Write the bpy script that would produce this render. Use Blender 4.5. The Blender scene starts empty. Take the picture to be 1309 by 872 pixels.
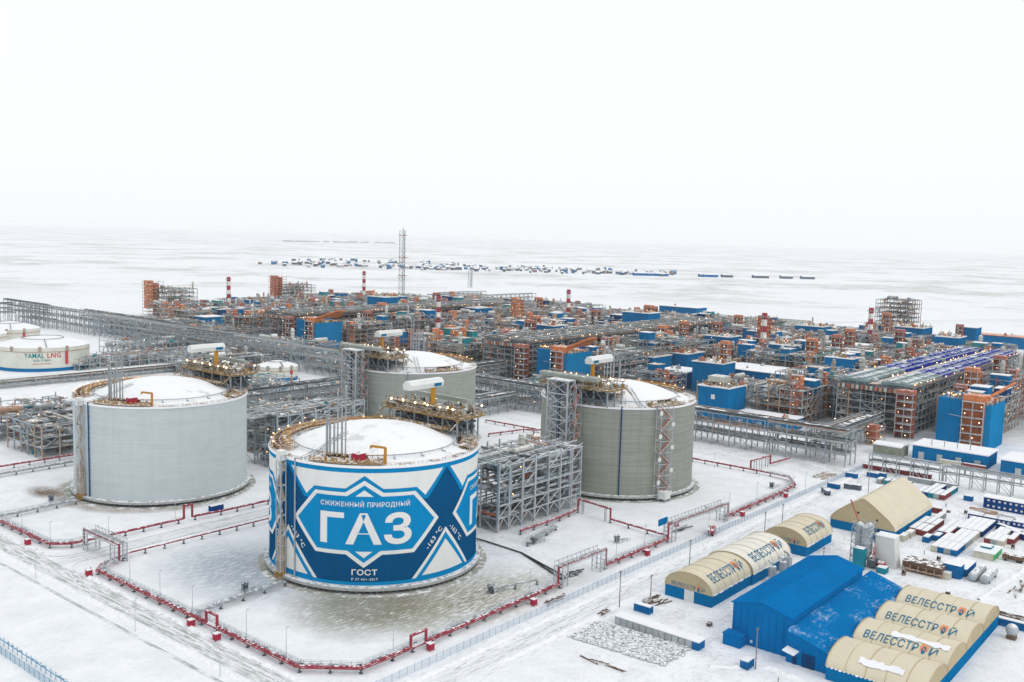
import bpy, bmesh, math, random
import numpy as np
from mathutils import Vector, Matrix
R_ = math.radians
rng = random.Random(7)
SC = bpy.context.scene
COL = SC.collection

# ------------------------------------------------------------------ camera, sky, sun, exposure
cam = bpy.data.cameras.new('camera'); co = bpy.data.objects.new('camera', cam); COL.objects.link(co)
TH, PITCH, ROLL = R_(50.615), R_(6.181), R_(1.651)
cam.sensor_width = 36.0; cam.sensor_fit = 'HORIZONTAL'
cam.lens = 36.0 * 1232.93 / 1309.0
cam.clip_start = 1.0; cam.clip_end = 120000.0
_fw0 = Vector((math.sin(TH), math.cos(TH), 0)); _r0 = Vector((math.cos(TH), -math.sin(TH), 0))
_f = (_fw0 * math.cos(PITCH) + Vector((0, 0, -math.sin(PITCH)))).normalized()
_u = (_fw0 * math.sin(PITCH) + Vector((0, 0, math.cos(PITCH)))).normalized()
_r = _r0 * math.cos(ROLL) + _u * math.sin(ROLL); _up = _u * math.cos(ROLL) - _r0 * math.sin(ROLL)
mw = Matrix.Identity(4)
for i in range(3):
    mw[i][0], mw[i][1], mw[i][2] = _r[i], _up[i], -_f[i]
mw[0][3], mw[1][3], mw[2][3] = -252.097, -274.211, 126.75
co.matrix_world = mw
SC.camera = co

SUN_EL = R_(42)
SUN_DIR = Vector((math.cos(R_(268)) * math.cos(SUN_EL), math.sin(R_(268)) * math.cos(SUN_EL), math.sin(SUN_EL)))
w = bpy.data.worlds.new('World'); SC.world = w; w.use_nodes = True
nt = w.node_tree; nt.nodes.clear()
out = nt.nodes.new('ShaderNodeOutputWorld'); bg = nt.nodes.new('ShaderNodeBackground')
sky = nt.nodes.new('ShaderNodeTexSky'); sky.sky_type = 'NISHITA'; sky.sun_disc = False
sky.sun_elevation = SUN_EL; sky.sun_rotation = math.atan2(SUN_DIR.x, SUN_DIR.y)
sky.air_density = 1.0; sky.dust_density = 4.0; sky.ozone_density = 1.0
hsv = nt.nodes.new('ShaderNodeHueSaturation'); hsv.inputs['Saturation'].default_value = 0.35
hsv.inputs['Value'].default_value = 1.0
nt.links.new(sky.outputs[0], hsv.inputs['Color'])
cl = nt.nodes.new('ShaderNodeMix'); cl.data_type = 'RGBA'          # the closed cloud cover over the clear sky
cl.inputs[0].default_value = 0.86
cl.inputs[7].default_value = (10.95, 11.15, 11.3, 1)
nt.links.new(hsv.outputs[0], cl.inputs[6]); nt.links.new(cl.outputs[2], bg.inputs[0])
bg.inputs[1].default_value = 0.1
nt.links.new(bg.outputs[0], out.inputs[0])

sl = bpy.data.lights.new('sun', 'SUN'); so = bpy.data.objects.new('sun', sl); COL.objects.link(so)
sl.energy = 0.5; sl.angle = R_(14); sl.color = (1.0, 0.97, 0.93)
so.rotation_euler = (-SUN_DIR).to_track_quat('-Z', 'Y').to_euler()
so.location = (0, 0, 400)
SC.view_settings.view_transform = 'Standard'; SC.view_settings.look = 'None'
SC.view_settings.exposure = 0.0; SC.view_settings.gamma = 1.0; SC.view_settings.use_curve_mapping = False
SC.render.engine = 'CYCLES'
SC.cycles.max_bounces = 6; SC.cycles.diffuse_bounces = 3; SC.cycles.glossy_bounces = 2
SC.cycles.transmission_bounces = 2; SC.cycles.volume_bounces = 1; SC.cycles.use_denoising = True
SC.cycles.caustics_reflective = False; SC.cycles.caustics_refractive = False

# ------------------------------------------------------------------ materials
M = {}
def N(nt, t, **kw):
    n = nt.nodes.new(t)
    for k, v in kw.items(): setattr(n, k, v)
    return n
def ramp(nt, fac, a, b, lo=0.0, hi=1.0):
    m = N(nt, 'ShaderNodeMapRange'); m.inputs[1].default_value = a; m.inputs[2].default_value = b
    m.inputs[3].default_value = lo; m.inputs[4].default_value = hi
    nt.links.new(fac, m.inputs[0]); return m.outputs[0]
def mixc(nt, f, a, b):
    m = N(nt, 'ShaderNodeMix', data_type='RGBA')
    if hasattr(f, 'is_linked') or hasattr(f, 'links'): nt.links.new(f, m.inputs[0])
    else: m.inputs[0].default_value = f
    for s, v in ((6, a), (7, b)):
        if isinstance(v, tuple): m.inputs[s].default_value = (*v, 1) if len(v) == 3 else v
        else: nt.links.new(v, m.inputs[s])
    return m.outputs[2]
def mth(nt, op, a, b=None):
    m = N(nt, 'ShaderNodeMath', operation=op)
    for i, v in enumerate((a, b)):
        if v is None: continue
        if isinstance(v, (int, float)): m.inputs[i].default_value = v
        else: nt.links.new(v, m.inputs[i])
    return m.outputs[0]
def noise(nt, vec, scale, detail=4.0, rough=0.55):
    n = N(nt, 'ShaderNodeTexNoise'); n.inputs['Scale'].default_value = scale
    n.inputs['Detail'].default_value = detail; n.inputs['Roughness'].default_value = rough
    nt.links.new(vec, n.inputs['Vector']); return n.outputs['Fac']
def start(name):
    m = bpy.data.materials.new(name); m.use_nodes = True; nt = m.node_tree
    b = nt.nodes['Principled BSDF']; g = N(nt, 'ShaderNodeNewGeometry')
    return m, nt, b, g
SNOW = (0.83, 0.845, 0.87)
def mat(name, col, rough=0.6, metal=0.0, var=0.25, scale=0.6, snow=0.0, snow_scale=0.5, streak=0.0, dirt=None):
    m, nt, b, g = start(name)
    pos = g.outputs['Position']
    n1 = noise(nt, pos, scale, 5)
    c = mixc(nt, ramp(nt, n1, 0.3, 0.7), tuple(x * (1 - var) for x in col), tuple(min(1, x * (1 + var * 0.6)) for x in col))
    if streak:
        mp = N(nt, 'ShaderNodeMapping'); mp.inputs['Scale'].default_value = (1.1, 1.1, 0.05)
        nt.links.new(pos, mp.inputs['Vector'])
        n2 = noise(nt, mp.outputs[0], 0.8, 4)
        c = mixc(nt, ramp(nt, n2, 0.5, 0.75, 0, streak), c, dirt or tuple(x * 0.55 for x in col))
    if snow:
        sx = N(nt, 'ShaderNodeSeparateXYZ'); nt.links.new(g.outputs['Normal'], sx.inputs[0])
        up = ramp(nt, sx.outputs[2], 0.55, 0.8)
        n3 = noise(nt, pos, snow_scale, 4)
        f = mth(nt, 'MULTIPLY', up, ramp(nt, n3, 0.62 - 0.5 * snow, 0.72 - 0.5 * snow))
        c = mixc(nt, f, c, SNOW)
    nt.links.new(c, b.inputs['Base Color'])
    b.inputs['Roughness'].default_value = rough; b.inputs['Metallic'].default_value = metal
    b.inputs['Specular IOR Level'].default_value = 0.0 if col[2] > 3 * col[0] else (0.12 if max(col) - min(col) > 0.15 else 0.25)
    M[name] = m; return m
mat('steel', (0.31, 0.365, 0.40), 0.5, 0, 0.3, 0.25, snow=0.34)
mat('steel_light', (0.42, 0.46, 0.49), 0.5, 0, 0.2, 0.25, snow=0.45)
mat('steel_dark', (0.10, 0.12, 0.14), 0.6, 0, 0.3, 0.2, snow=0.2)
mat('grating', (0.13, 0.14, 0.145), 0.7, 0, 0.4, 0.3, snow=0.26, snow_scale=0.2)
mat('pipe_grey', (0.31, 0.34, 0.36), 0.45, 0, 0.2, 0.5, snow=0.26)
mat('pipe_pale', (0.50, 0.50, 0.46), 0.5, 0, 0.2, 0.3, snow=0.3)
mat('pipe_tan', (0.47, 0.30, 0.21), 0.6, 0, 0.3, 0.3, snow=0.3)
mat('pipe_red', (0.31, 0.05, 0.07), 0.5, 0, 0.3, 0.5, snow=0.25, snow_scale=0.8)
mat('red_paint', (0.36, 0.025, 0.055), 0.5, 0, 0.2, 0.5, snow=0.5)
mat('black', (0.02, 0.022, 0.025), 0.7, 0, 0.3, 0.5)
mat('orange', (0.64, 0.215, 0.085), 0.6, 0, 0.3, 0.3, snow=0.25)
mat('brick_red', (0.44, 0.145, 0.095), 0.65, 0, 0.3, 0.2, snow=0.2)
mat('fireproof', (0.40, 0.33, 0.26), 0.8, 0, 0.35, 0.3, snow=0.3)
mat('yellow', (0.50, 0.24, 0.03), 0.55, 0, 0.2, 0.5, snow=0.2)
mat('ochre', (0.30, 0.185, 0.065), 0.65, 0, 0.35, 0.6, snow=0.3)
mat('blue_clad', (0.0005, 0.155, 0.37), 0.5, 0, 0.12, 0.08, streak=0.2)
mat('blue_clad_lit', (0.006, 0.20, 0.43), 0.5, 0, 0.12, 0.08)  # lighter copy of blue_clad: the cold box's brighter lit side put into the colour
mat('blue_hall', (0.0005, 0.155, 0.42), 0.6, 0, 0.1, 0.12, streak=0.1)
mat('navy', (0.01, 0.06, 0.17), 0.5, 0, 0.25, 0.3)
mat('fan_blue', (0.012, 0.045, 0.36), 0.5, 0, 0.35, 0.1, snow=0.29, snow_scale=0.16)
mat('fan_green', (0.20, 0.30, 0.31), 0.5, 0, 0.3, 0.1, snow=0.4, snow_scale=0.12)
mat('fan_grey', (0.17, 0.175, 0.17), 0.6, 0, 0.35, 0.1, snow=0.27, snow_scale=0.14)
mat('teal', (0.03, 0.26, 0.30), 0.5, 0, 0.2, 0.3, snow=0.3)
mat('cream_tent', (0.66, 0.60, 0.46), 0.6, 0, 0.06, 0.15, streak=0.12, dirt=(0.55, 0.48, 0.34))
mat('tan_tent', (0.48, 0.40, 0.255), 0.65, 0, 0.1, 0.15)
mat('white_clad', (0.66, 0.68, 0.66), 0.5, 0, 0.08, 0.2, snow=0.7)
mat('tank_white', (0.66, 0.67, 0.60), 0.55, 0, 0.1, 0.1, streak=0.2)
mat('mural_white', (0.72, 0.735, 0.72), 0.55, 0, 0.04, 0.2, streak=0.3, dirt=(0.60, 0.62, 0.58))
mat('mural_blue', (0.001, 0.225, 0.49), 0.6, 0, 0.08, 0.12, streak=0.22)
mat('mural_navy', (0.0005, 0.075, 0.20), 0.6, 0, 0.1, 0.1, streak=0.25)
mat('letter_white', (0.74, 0.75, 0.74), 0.55, 0, 0.04, 0.3)
mat('letter_blue', (0.01, 0.16, 0.30), 0.55, 0, 0.1, 0.3)
mat('letter_orange', (0.75, 0.28, 0.13), 0.55, 0, 0.1, 0.3)
mat('letter_green', (0.01, 0.22, 0.22), 0.55, 0, 0.1, 0.3)
mat('letter_red', (0.55, 0.06, 0.08), 0.55, 0, 0.1, 0.3)
mat('snow', SNOW, 0.8, 0, 0.05, 0.1)
mat('pale_tent', (0.76, 0.74, 0.66), 0.6, 0, 0.05, 0.15, streak=0.15, dirt=(0.60, 0.56, 0.46))
mat('dome_snow', (0.84, 0.855, 0.875), 0.8, 0, 0.05, 0.1)
mat('rut', (0.50, 0.51, 0.52), 0.8, 0, 0.2, 0.5, snow=0.5, snow_scale=0.35)
mat('olive', (0.24, 0.26, 0.20), 0.8, 0, 0.25, 0.3, snow=0.8)
mat('grey_roof', (0.30, 0.33, 0.30), 0.6, 0, 0.15, 0.2, snow=0.12)
mat('timber', (0.17, 0.11, 0.07), 0.8, 0, 0.4, 0.5, snow=0.35)
mat('rock', (0.46, 0.49, 0.50), 0.85, 0, 0.35, 0.8, snow=0.45, snow_scale=1.2)
mat('slab', (0.40, 0.42, 0.41), 0.75, 0, 0.2, 0.3, snow=0.4)
mat('apron', (0.40, 0.40, 0.36), 0.8, 0, 0.25, 0.25, snow=0.22, snow_scale=0.3)
mat('fence_grey', (0.36, 0.46, 0.57), 0.55, 0, 0.1, 0.5)
mat('fence_blue', (0.16, 0.34, 0.48), 0.55, 0, 0.1, 0.5, snow=0.3)
mat('pole', (0.20, 0.19, 0.18), 0.7, 0, 0.2, 0.5)
mat('pole_pale', (0.50, 0.53, 0.55), 0.6, 0, 0.1, 0.5)
mat('stack_red', (0.40, 0.04, 0.055), 0.55, 0, 0.15, 0.2)
mat('stack_white', (0.78, 0.77, 0.74), 0.55, 0, 0.1, 0.2)
for nm, c in (('cont_blue', (0.01, 0.14, 0.36)), ('cont_maroon', (0.24, 0.055, 0.06)), ('cont_cream', (0.56, 0.53, 0.44)),
              ('cont_green', (0.05, 0.38, 0.12)), ('cont_grey', (0.32, 0.36, 0.37)), ('cont_teal', (0.02, 0.22, 0.30)), ('cont_navy', (0.012, 0.06, 0.22)),
              ('hut_dark', (0.10, 0.13, 0.18)), ('hut_brown', (0.22, 0.13, 0.11)), ('hut_blue', (0.04, 0.16, 0.34)), ('hut_pale', (0.40, 0.42, 0.44))):
    mat(nm, c, 0.55, 0, 0.2, 0.3, snow=0.75, snow_scale=0.15)
mat('rim_dirt', (0.33, 0.27, 0.21), 0.8, 0, 0.4, 0.7, snow=0.42, snow_scale=0.45)
mat('glass_dark', (0.05, 0.06, 0.07), 0.15, 0, 0.1, 0.5)

def dome_mat():
    m, nt, b, g = start('dome_snow'); pos = g.outputs['Position']
    a = noise(nt, pos, 0.11, 6, 0.62); d = noise(nt, pos, 0.5, 5, 0.7); e = noise(nt, pos, 0.035, 3, 0.5)
    c = mixc(nt, ramp(nt, d, 0.4, 0.8, 0, 0.35), (0.86, 0.87, 0.885), (0.72, 0.74, 0.77))
    f = mth(nt, 'MULTIPLY', ramp(nt, a, 0.55, 0.64), ramp(nt, e, 0.46, 0.6)); c = mixc(nt, mth(nt, 'MULTIPLY', f, 0.55), c, (0.42, 0.42, 0.40))
    nt.links.new(c, b.inputs['Base Color']); b.inputs['Roughness'].default_value = 0.8; b.inputs['Specular IOR Level'].default_value = 0.1
    bp = N(nt, 'ShaderNodeBump'); bp.inputs['Strength'].default_value = 0.4; bp.inputs['Distance'].default_value = 0.5; nt.links.new(a, bp.inputs['Height']); nt.links.new(bp.outputs[0], b.inputs['Normal']); M['dome_snow'] = m
dome_mat()
def emat(name, col, st):
    m = bpy.data.materials.new(name); m.use_nodes = True; nt = m.node_tree
    b = nt.nodes['Principled BSDF']; b.inputs['Base Color'].default_value = (0.8, 0.7, 0.5, 1)
    b.inputs['Emission Color'].default_value = (*col, 1); b.inputs['Emission Strength'].default_value = st
    m.cycles.emission_sampling = 'NONE'; M[name] = m
emat('lamp_warm', (1.0, 0.52, 0.18), 3.2); emat('lamp_white', (1.0, 0.80, 0.50), 4.0); emat('lamp_rose', (1.0, 0.50, 0.36), 3.5)

def concrete(name, col, green=None, rough_=1.0):
    m, nt, b, g = start(name); pos = g.outputs['Position']
    mp = N(nt, 'ShaderNodeMapping'); mp.inputs['Scale'].default_value = (0.05, 0.05, 1.0); nt.links.new(pos, mp.inputs['Vector'])
    band = noise(nt, mp.outputs[0], 0.9, 5, 0.7)
    mp2 = N(nt, 'ShaderNodeMapping'); mp2.inputs['Scale'].default_value = (1.0, 1.0, 0.06); nt.links.new(pos, mp2.inputs['Vector'])
    st = noise(nt, mp2.outputs[0], 0.35, 5, 0.65)
    bl = noise(nt, pos, 0.12, 6, 0.65)
    c = mixc(nt, ramp(nt, band, 0.3, 0.7), tuple(x * (1 - 0.08 * rough_) for x in col), tuple(x * (1 + 0.05 * rough_) for x in col))
    c = mixc(nt, ramp(nt, st, 0.45, 0.8, 0, 0.16 + 0.10 * rough_), c, tuple(x * 0.72 for x in (green or col)))
    c = mixc(nt, ramp(nt, bl, 0.5, 0.72, 0, 0.4 * min(1.6, rough_)), c, tuple(x * 0.80 for x in col))
    sx = N(nt, 'ShaderNodeSeparateXYZ'); nt.links.new(pos, sx.inputs[0])
    fr = mth(nt, 'FRACT', mth(nt, 'MULTIPLY', sx.outputs[2], 1 / 3.8))      # pour joints every lift
    j = mth(nt, 'LESS_THAN', fr, 0.045)
    c = mixc(nt, mth(nt, 'MULTIPLY', j, 0.16 * rough_), c, tuple(x * 0.6 for x in col))
    nt.links.new(c, b.inputs['Base Color']); b.inputs['Roughness'].default_value = 0.8
    b.inputs['Specular IOR Level'].default_value = 0.2; M[name] = m
concrete('concrete_pale', (0.52, 0.575, 0.59)); concrete('concrete_green', (0.305, 0.312, 0.280), (0.25, 0.275, 0.235), 2.6)
concrete('concrete_back', (0.34, 0.365, 0.335), (0.29, 0.33, 0.30), 2.2)

def ground_mat():
    m, nt, b, g = start('snow_ground'); pos = g.outputs['Position']
    def blob(x, y, r0, r1, sx=1.0, sy=1.0):
        mp = N(nt, 'ShaderNodeMapping', vector_type='POINT'); mp.inputs['Location'].default_value = (-x * sx, -y * sy, 0)
        mp.inputs['Scale'].default_value = (sx, sy, 0); nt.links.new(pos, mp.inputs['Vector'])
        l = N(nt, 'ShaderNodeVectorMath', operation='LENGTH'); nt.links.new(mp.outputs[0], l.inputs[0])
        return ramp(nt, l.outputs['Value'], r0, r1, 1, 0)
    n_big = noise(nt, pos, 0.012, 6, 0.6); n_mid = noise(nt, pos, 0.09, 6, 0.62); n_fine = noise(nt, pos, 0.55, 6, 0.7); n_xf = noise(nt, pos, 1.7, 4, 0.7)
    c = mixc(nt, ramp(nt, n_mid, 0.35, 0.68), (0.86, 0.88, 0.905), (0.76, 0.785, 0.82))
    c = mixc(nt, ramp(nt, n_fine, 0.52, 0.76, 0, 0.36), c, (0.55, 0.57, 0.59))
    # sparse brush and clods poking through the snow
    tuft = mth(nt, 'MULTIPLY', ramp(nt, n_xf, 0.60, 0.70), ramp(nt, n_mid, 0.42, 0.62))
    c = mixc(nt, mth(nt, 'MULTIPLY', tuft, 0.6), c, (0.30, 0.29, 0.26))
    mpS = N(nt, 'ShaderNodeMapping'); mpS.inputs['Rotation'].default_value = (0, 0, R_(48)); mpS.inputs['Scale'].default_value = (0.42, 1.5, 1); nt.links.new(pos, mpS.inputs['Vector'])
    n_st = noise(nt, mpS.outputs[0], 0.62, 6, 0.72)
    c = mixc(nt, mth(nt, 'MULTIPLY', ramp(nt, n_st, 0.55, 0.66), ramp(nt, n_mid, 0.40, 0.60, 0.05, 0.40)), c, (0.50, 0.515, 0.52))
    # mud and ice round the tanks, in the yard, and the darkened ground of the plant
    for (x, y, r0, r1, sx, sy, lo, hi, col, k) in (
            
            (-46, 178, 5, 13, 1.4, 0.8, 0.3, 0.5, (0.20, 0.15, 0.12), 1.0),
            (-5, 152, 43.5, 47.5, 1, 1, 0.25, 0.6, (0.26, 0.19, 0.13), 0.75), (30, 5, 40, 46, 0.8, 1.0, 0.45, 0.65, (0.52, 0.54, 0.55), 0.6),
            (150, -165, 30, 95, 0.7, 1.0, 0.50, 0.70, (0.45, 0.44, 0.41), 0.75), (60, -132, 20, 70, 0.6, 1.6, 0.50, 0.70, (0.40, 0.39, 0.36), 0.8),
            (88, 0, 14, 24, 0.55, 0.9, 0.30, 0.6, (0.30, 0.32, 0.33), 0.85), (292, -40, 12, 40, 0.9, 0.24, 0.44, 0.66, (0.42, 0.42, 0.41), 0.75)):
        f = mth(nt, 'MULTIPLY', blob(x, y, r0, r1, sx, sy), ramp(nt, mth(nt, 'ADD', mth(nt, 'MULTIPLY', n_fine, 0.55), mth(nt, 'MULTIPLY', n_mid, 0.45)), lo, hi, 0, k))
        c = mixc(nt, f, c, col)
    for (x, y, r0, r1, sx, sy, col, k) in ((-30, -40, 6, 38, 1.0, 1.0, (0.50, 0.475, 0.385), 0.8), (10, -60, 4, 34, 0.7, 1.2, (0.60, 0.575, 0.49), 0.6), (-47, 24, 6, 34, 1.1, 0.8, (0.55, 0.60, 0.64), 0.6)):
        c = mixc(nt, mth(nt, 'MULTIPLY', mth(nt, 'MULTIPLY', blob(x, y, r0, r1, sx, sy), ramp(nt, n_mid, 0.32, 0.58)), k), c, col)
    for (x, y, r0, r1, sx, sy, lo, hi, col, k) in (
            (-35, -36, 12, 33, 1.0, 1.0, 0.34, 0.50, (0.20, 0.19, 0.14), 0.97), (-8, -55, 8, 32, 0.8, 1.1, 0.40, 0.55, (0.27, 0.25, 0.18), 0.92), (22, -62, 4, 22, 0.8, 1.2, 0.50, 0.64, (0.38, 0.35, 0.27), 0.8),
            (-46, 24, 10, 34, 1.1, 0.75, 0.34, 0.54, (0.33, 0.38, 0.43), 0.9), (-40, -30, 6, 20, 1, 1, 0.48, 0.6, (0.40, 0.42, 0.42), 0.8), (210, -110, 10, 90, 1, 1.6, 0.54, 0.66, (0.36, 0.34, 0.31), 0.5), (30, -93, 4, 12, 0.05, 1, 0.52, 0.64, (0.34, 0.33, 0.30), 0.7)):
        f = mth(nt, 'MULTIPLY', blob(x, y, r0, r1, sx, sy), ramp(nt, n_st, lo, hi, 0, k)); c = mixc(nt, f, c, col)
    plant = blob(740, 400, 380, 470, 1.0, 0.66)
    c = mixc(nt, mth(nt, 'MULTIPLY', plant, ramp(nt, n_mid, 0.30, 0.60, 0.55, 0.96)), c, (0.16, 0.16, 0.16))
    # tundra: wind-bared ridges and frozen ponds far out
    mp = N(nt, 'ShaderNodeMapping'); mp.inputs['Rotation'].default_value = (0, 0, R_(38)); mp.inputs['Scale'].default_value = (0.85, 1.0, 1)
    nt.links.new(pos, mp.inputs['Vector'])
    t1 = noise(nt, mp.outputs[0], 0.0022, 10, 0.7); t2 = noise(nt, mp.outputs[0], 0.014, 7, 0.72)
    far = mth(nt, 'SUBTRACT', 1.0, blob(200, 200, 1150, 1800))
    t = mth(nt, 'MULTIPLY', ramp(nt, t1, 0.485, 0.57), ramp(nt, t2, 0.36, 0.60, 0.15, 1.0))
    c = mixc(nt, mth(nt, 'MULTIPLY', mth(nt, 'MULTIPLY', t, far), 0.72), c, (0.42, 0.405, 0.375))
    nt.links.new(c, b.inputs['Base Color']); b.inputs['Roughness'].default_value = 0.85; b.inputs['Specular IOR Level'].default_value = 0.15
    bp = N(nt, 'ShaderNodeBump'); bp.inputs['Strength'].default_value = 0.5; bp.inputs['Distance'].default_value = 0.6
    nt.links.new(n_fine, bp.inputs['Height']); nt.links.new(bp.outputs[0], b.inputs['Normal'])
    M['ground'] = m
ground_mat()
def road_mat(name, dark, cover):
    m, nt, b, g = start(name); pos = g.outputs['Position']
    mp = N(nt, 'ShaderNodeMapping'); mp.inputs['Scale'].default_value = (1.0, 0.12, 1) if name == 'road_y' else (0.12, 1.0, 1)
    nt.links.new(pos, mp.inputs['Vector'])
    a = noise(nt, mp.outputs[0], 0.9, 5, 0.6); d = noise(nt, pos, 0.35, 5, 0.7)
    c = mixc(nt, ramp(nt, mth(nt, 'ADD', mth(nt, 'MULTIPLY', a, 0.65), mth(nt, 'MULTIPLY', d, 0.35)), cover, cover + 0.16), (0.78, 0.80, 0.83), dark)
    nt.links.new(c, b.inputs['Base Color']); b.inputs['Roughness'].default_value = 0.8; M[name] = m
road_mat('road_y', (0.36, 0.38, 0.38), 0.42); road_mat('road_x', (0.50, 0.52, 0.53), 0.45)
def roof_streak():
    m, nt, b, g = start('blue_roof_snowy'); pos = g.outputs['Position']
    mp = N(nt, 'ShaderNodeMapping'); mp.inputs['Scale'].default_value = (0.35, 1.0, 1.0); nt.links.new(pos, mp.inputs['Vector'])
    a = noise(nt, mp.outputs[0], 1.1, 8, 0.75); d = noise(nt, pos, 0.07, 3, 0.5)
    f = ramp(nt, mth(nt, 'ADD', mth(nt, 'MULTIPLY', a, 0.5), mth(nt, 'MULTIPLY', d, 0.5)), 0.515, 0.64, 0, 0.75)
    c = mixc(nt, f, mixc(nt, ramp(nt, d, 0.3, 0.7), (0.0005, 0.145, 0.40), (0.001, 0.19, 0.47)), (0.72, 0.77, 0.84))
    nt.links.new(c, b.inputs['Base Color']); b.inputs['Roughness'].default_value = 0.6; b.inputs['Specular IOR Level'].default_value = 0.0; M['blue_roof_snowy'] = m
roof_streak()

# ------------------------------------------------------------------ mesh builder
class MB:
    def __init__(s): s.v = []; s.f = []; s.m = []; s.n = 0
    def add(s, v, f, mi=0):
        s.v.extend(v); n = s.n
        s.f.extend([tuple(i + n for i in q) for q in f]); s.m.extend([mi] * len(f)); s.n += len(v); return s
    def box(s, x0, x1, y0, y1, z0, z1, mi=0):
        return s.add([(x0, y0, z0), (x1, y0, z0), (x1, y1, z0), (x0, y1, z0), (x0, y0, z1), (x1, y0, z1), (x1, y1, z1), (x0, y1, z1)],
                     [(3, 2, 1, 0), (4, 5, 6, 7), (0, 1, 5, 4), (1, 2, 6, 5), (2, 3, 7, 6), (3, 0, 4, 7)], mi)
    def beam(s, p, q, w=0.4, mi=0, h=None):
        p = Vector(p); q = Vector(q); d = q - p
        if d.length < 1e-6: return s
        d.normalize(); a = d.cross(Vector((0, 0, 1)))
        if a.length < 1e-3: a = Vector((1, 0, 0))
        a.normalize(); b = a.cross(d); a = a * (w / 2); b = b * ((h or w) / 2)
        v = [p - a - b, p + a - b, p + a + b, p - a + b, q - a - b, q + a - b, q + a + b, q - a + b]
        return s.add([tuple(x) for x in v], [(0, 1, 2, 3), (7, 6, 5, 4), (1, 0, 4, 5), (2, 1, 5, 6), (3, 2, 6, 7), (0, 3, 7, 4)], mi)
    def tube(s, p, q, r, mi=0, n=8, r2=None, cap=True):
        p = Vector(p); q = Vector(q); d = q - p
        if d.length < 1e-6: return s
        d.normalize(); a = d.cross(Vector((0, 0, 1)))
        if a.length < 1e-3: a = Vector((1, 0, 0))
        a.normalize(); b = d.cross(a); r2 = r if r2 is None else r2; v = []
        for c, rr in ((p, r), (q, r2)):
            for i in range(n):
                t = 2 * math.pi * i / n; v.append(tuple(c + (a * math.cos(t) + b * math.sin(t)) * rr))
        f = [(i, (i + 1) % n, n + (i + 1) % n, n + i) for i in range(n)]
        if cap: f += [tuple(range(n - 1, -1, -1)), tuple(range(n, 2 * n))]
        return s.add(v, f, mi)
    def path(s, pts, r, mi=0, n=8):
        for a, b in zip(pts[:-1], pts[1:]): s.tube(a, b, r, mi, n)
        for p in pts[1:-1]: s.ball(p, r * 1.04, mi, n, 4)
        return s
    def ball(s, c, r, mi=0, n=8, k=5, sz=1.0):
        v = [(c[0], c[1], c[2] - r * sz)]; f = []
        for j in range(1, k):
            ph = math.pi * j / k - math.pi / 2
            for i in range(n):
                t = 2 * math.pi * i / n; v.append((c[0] + r * math.cos(ph) * math.cos(t), c[1] + r * math.cos(ph) * math.sin(t), c[2] + r * sz * math.sin(ph)))
        v.append((c[0], c[1], c[2] + r * sz))
        for i in range(n): f.append((0, 1 + (i + 1) % n, 1 + i))
        for j in range(k - 2):
            for i in range(n):
                a = 1 + j * n + i; b2 = 1 + j * n + (i + 1) % n; f.append((a, b2, b2 + n, a + n))
        L = len(v) - 1; o = 1 + (k - 2) * n
        for i in range(n): f.append((o + i, o + (i + 1) % n, L))
        return s.add(v, f, mi)
    def lathe(s, cx, cy, prof, n=64, mi=0, a0=0.0, a1=2 * math.pi, closed=True):
        v = []; f = []; k = len(prof); st = n if closed else n + 1
        for i in range(st):
            t = a0 + (a1 - a0) * i / n
            for (r, z) in prof: v.append((cx + r * math.cos(t), cy + r * math.sin(t), z))
        for i in range(n):
            j = (i + 1) % st
            for q in range(k - 1): f.append((i * k + q, j * k + q, j * k + q + 1, i * k + q + 1))
        return s.add(v, f, mi)
    def vessel(s, p, q, r, mi=0, n=12):
        p = Vector(p); q = Vector(q); d = (q - p).normalized()
        s.tube(p, q, r, mi, n, cap=False)
        for c, sg in ((p, -1), (q, 1)):
            s.tube(c, c + d * sg * r * 0.38, r, mi, n, r2=r * 0.62, cap=False); s.tube(c + d * sg * r * 0.38, c + d * sg * r * 0.5, r * 0.62, mi, n, r2=0.05, cap=False)
        return s
    def prism(s, poly, axis, a, b, mi=0):
        """poly: list of 2-D points; extruded along axis 'x' (poly = y,z) or 'y' (poly = x,z) or 'z' (poly = x,y)"""
        def P(p, t): return (t, p[0], p[1]) if axis == 'x' else ((p[0], t, p[1]) if axis == 'y' else (p[0], p[1], t))
        n = len(poly); v = [P(p, a) for p in poly] + [P(p, b) for p in poly]
        f = [(i, (i + 1) % n, n + (i + 1) % n, n + i) for i in range(n)] + [tuple(range(n - 1, -1, -1)), tuple(range(n, 2 * n))]
        return s.add(v, f, mi)
    def rail(s, pts, h=1.1, mi=0, w=0.09, step=2.5):
        for a, b in zip(pts[:-1], pts[1:]):
            a = Vector(a); b = Vector(b); L = (b - a).length
            for hh in (h, h * 0.5): s.beam(a + Vector((0, 0, hh)), b + Vector((0, 0, hh)), w, mi)
            k = max(1, int(L / step))
            for i in range(k + 1): p = a.lerp(b, i / k); s.beam(p, p + Vector((0, 0, h)), w, mi)
        return s
    def build(s, name, mats, parent=None, smooth=False, kind=None, origin=None):
        o0 = Vector((0, 0, 0))
        if parent is not None:
            r = parent
            while r.parent is not None: r = r.parent
            o0 = r.location.copy()
        elif origin is not None: o0 = Vector(origin)
        me = bpy.data.meshes.new(name)
        me.from_pydata([(x - o0.x, y - o0.y, z - o0.z) for x, y, z in s.v], [], s.f)
        for mm in ([mats] if isinstance(mats, str) else mats): me.materials.append(M[mm])
        if len(me.materials) > 1: me.polygons.foreach_set('material_index', s.m)
        if smooth: me.polygons.foreach_set('use_smooth', [True] * len(me.polygons))
        me.update()
        o = bpy.data.objects.new(name, me); COL.objects.link(o)
        if parent is not None: o.parent = parent
        elif origin is not None: o.location = o0
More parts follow.
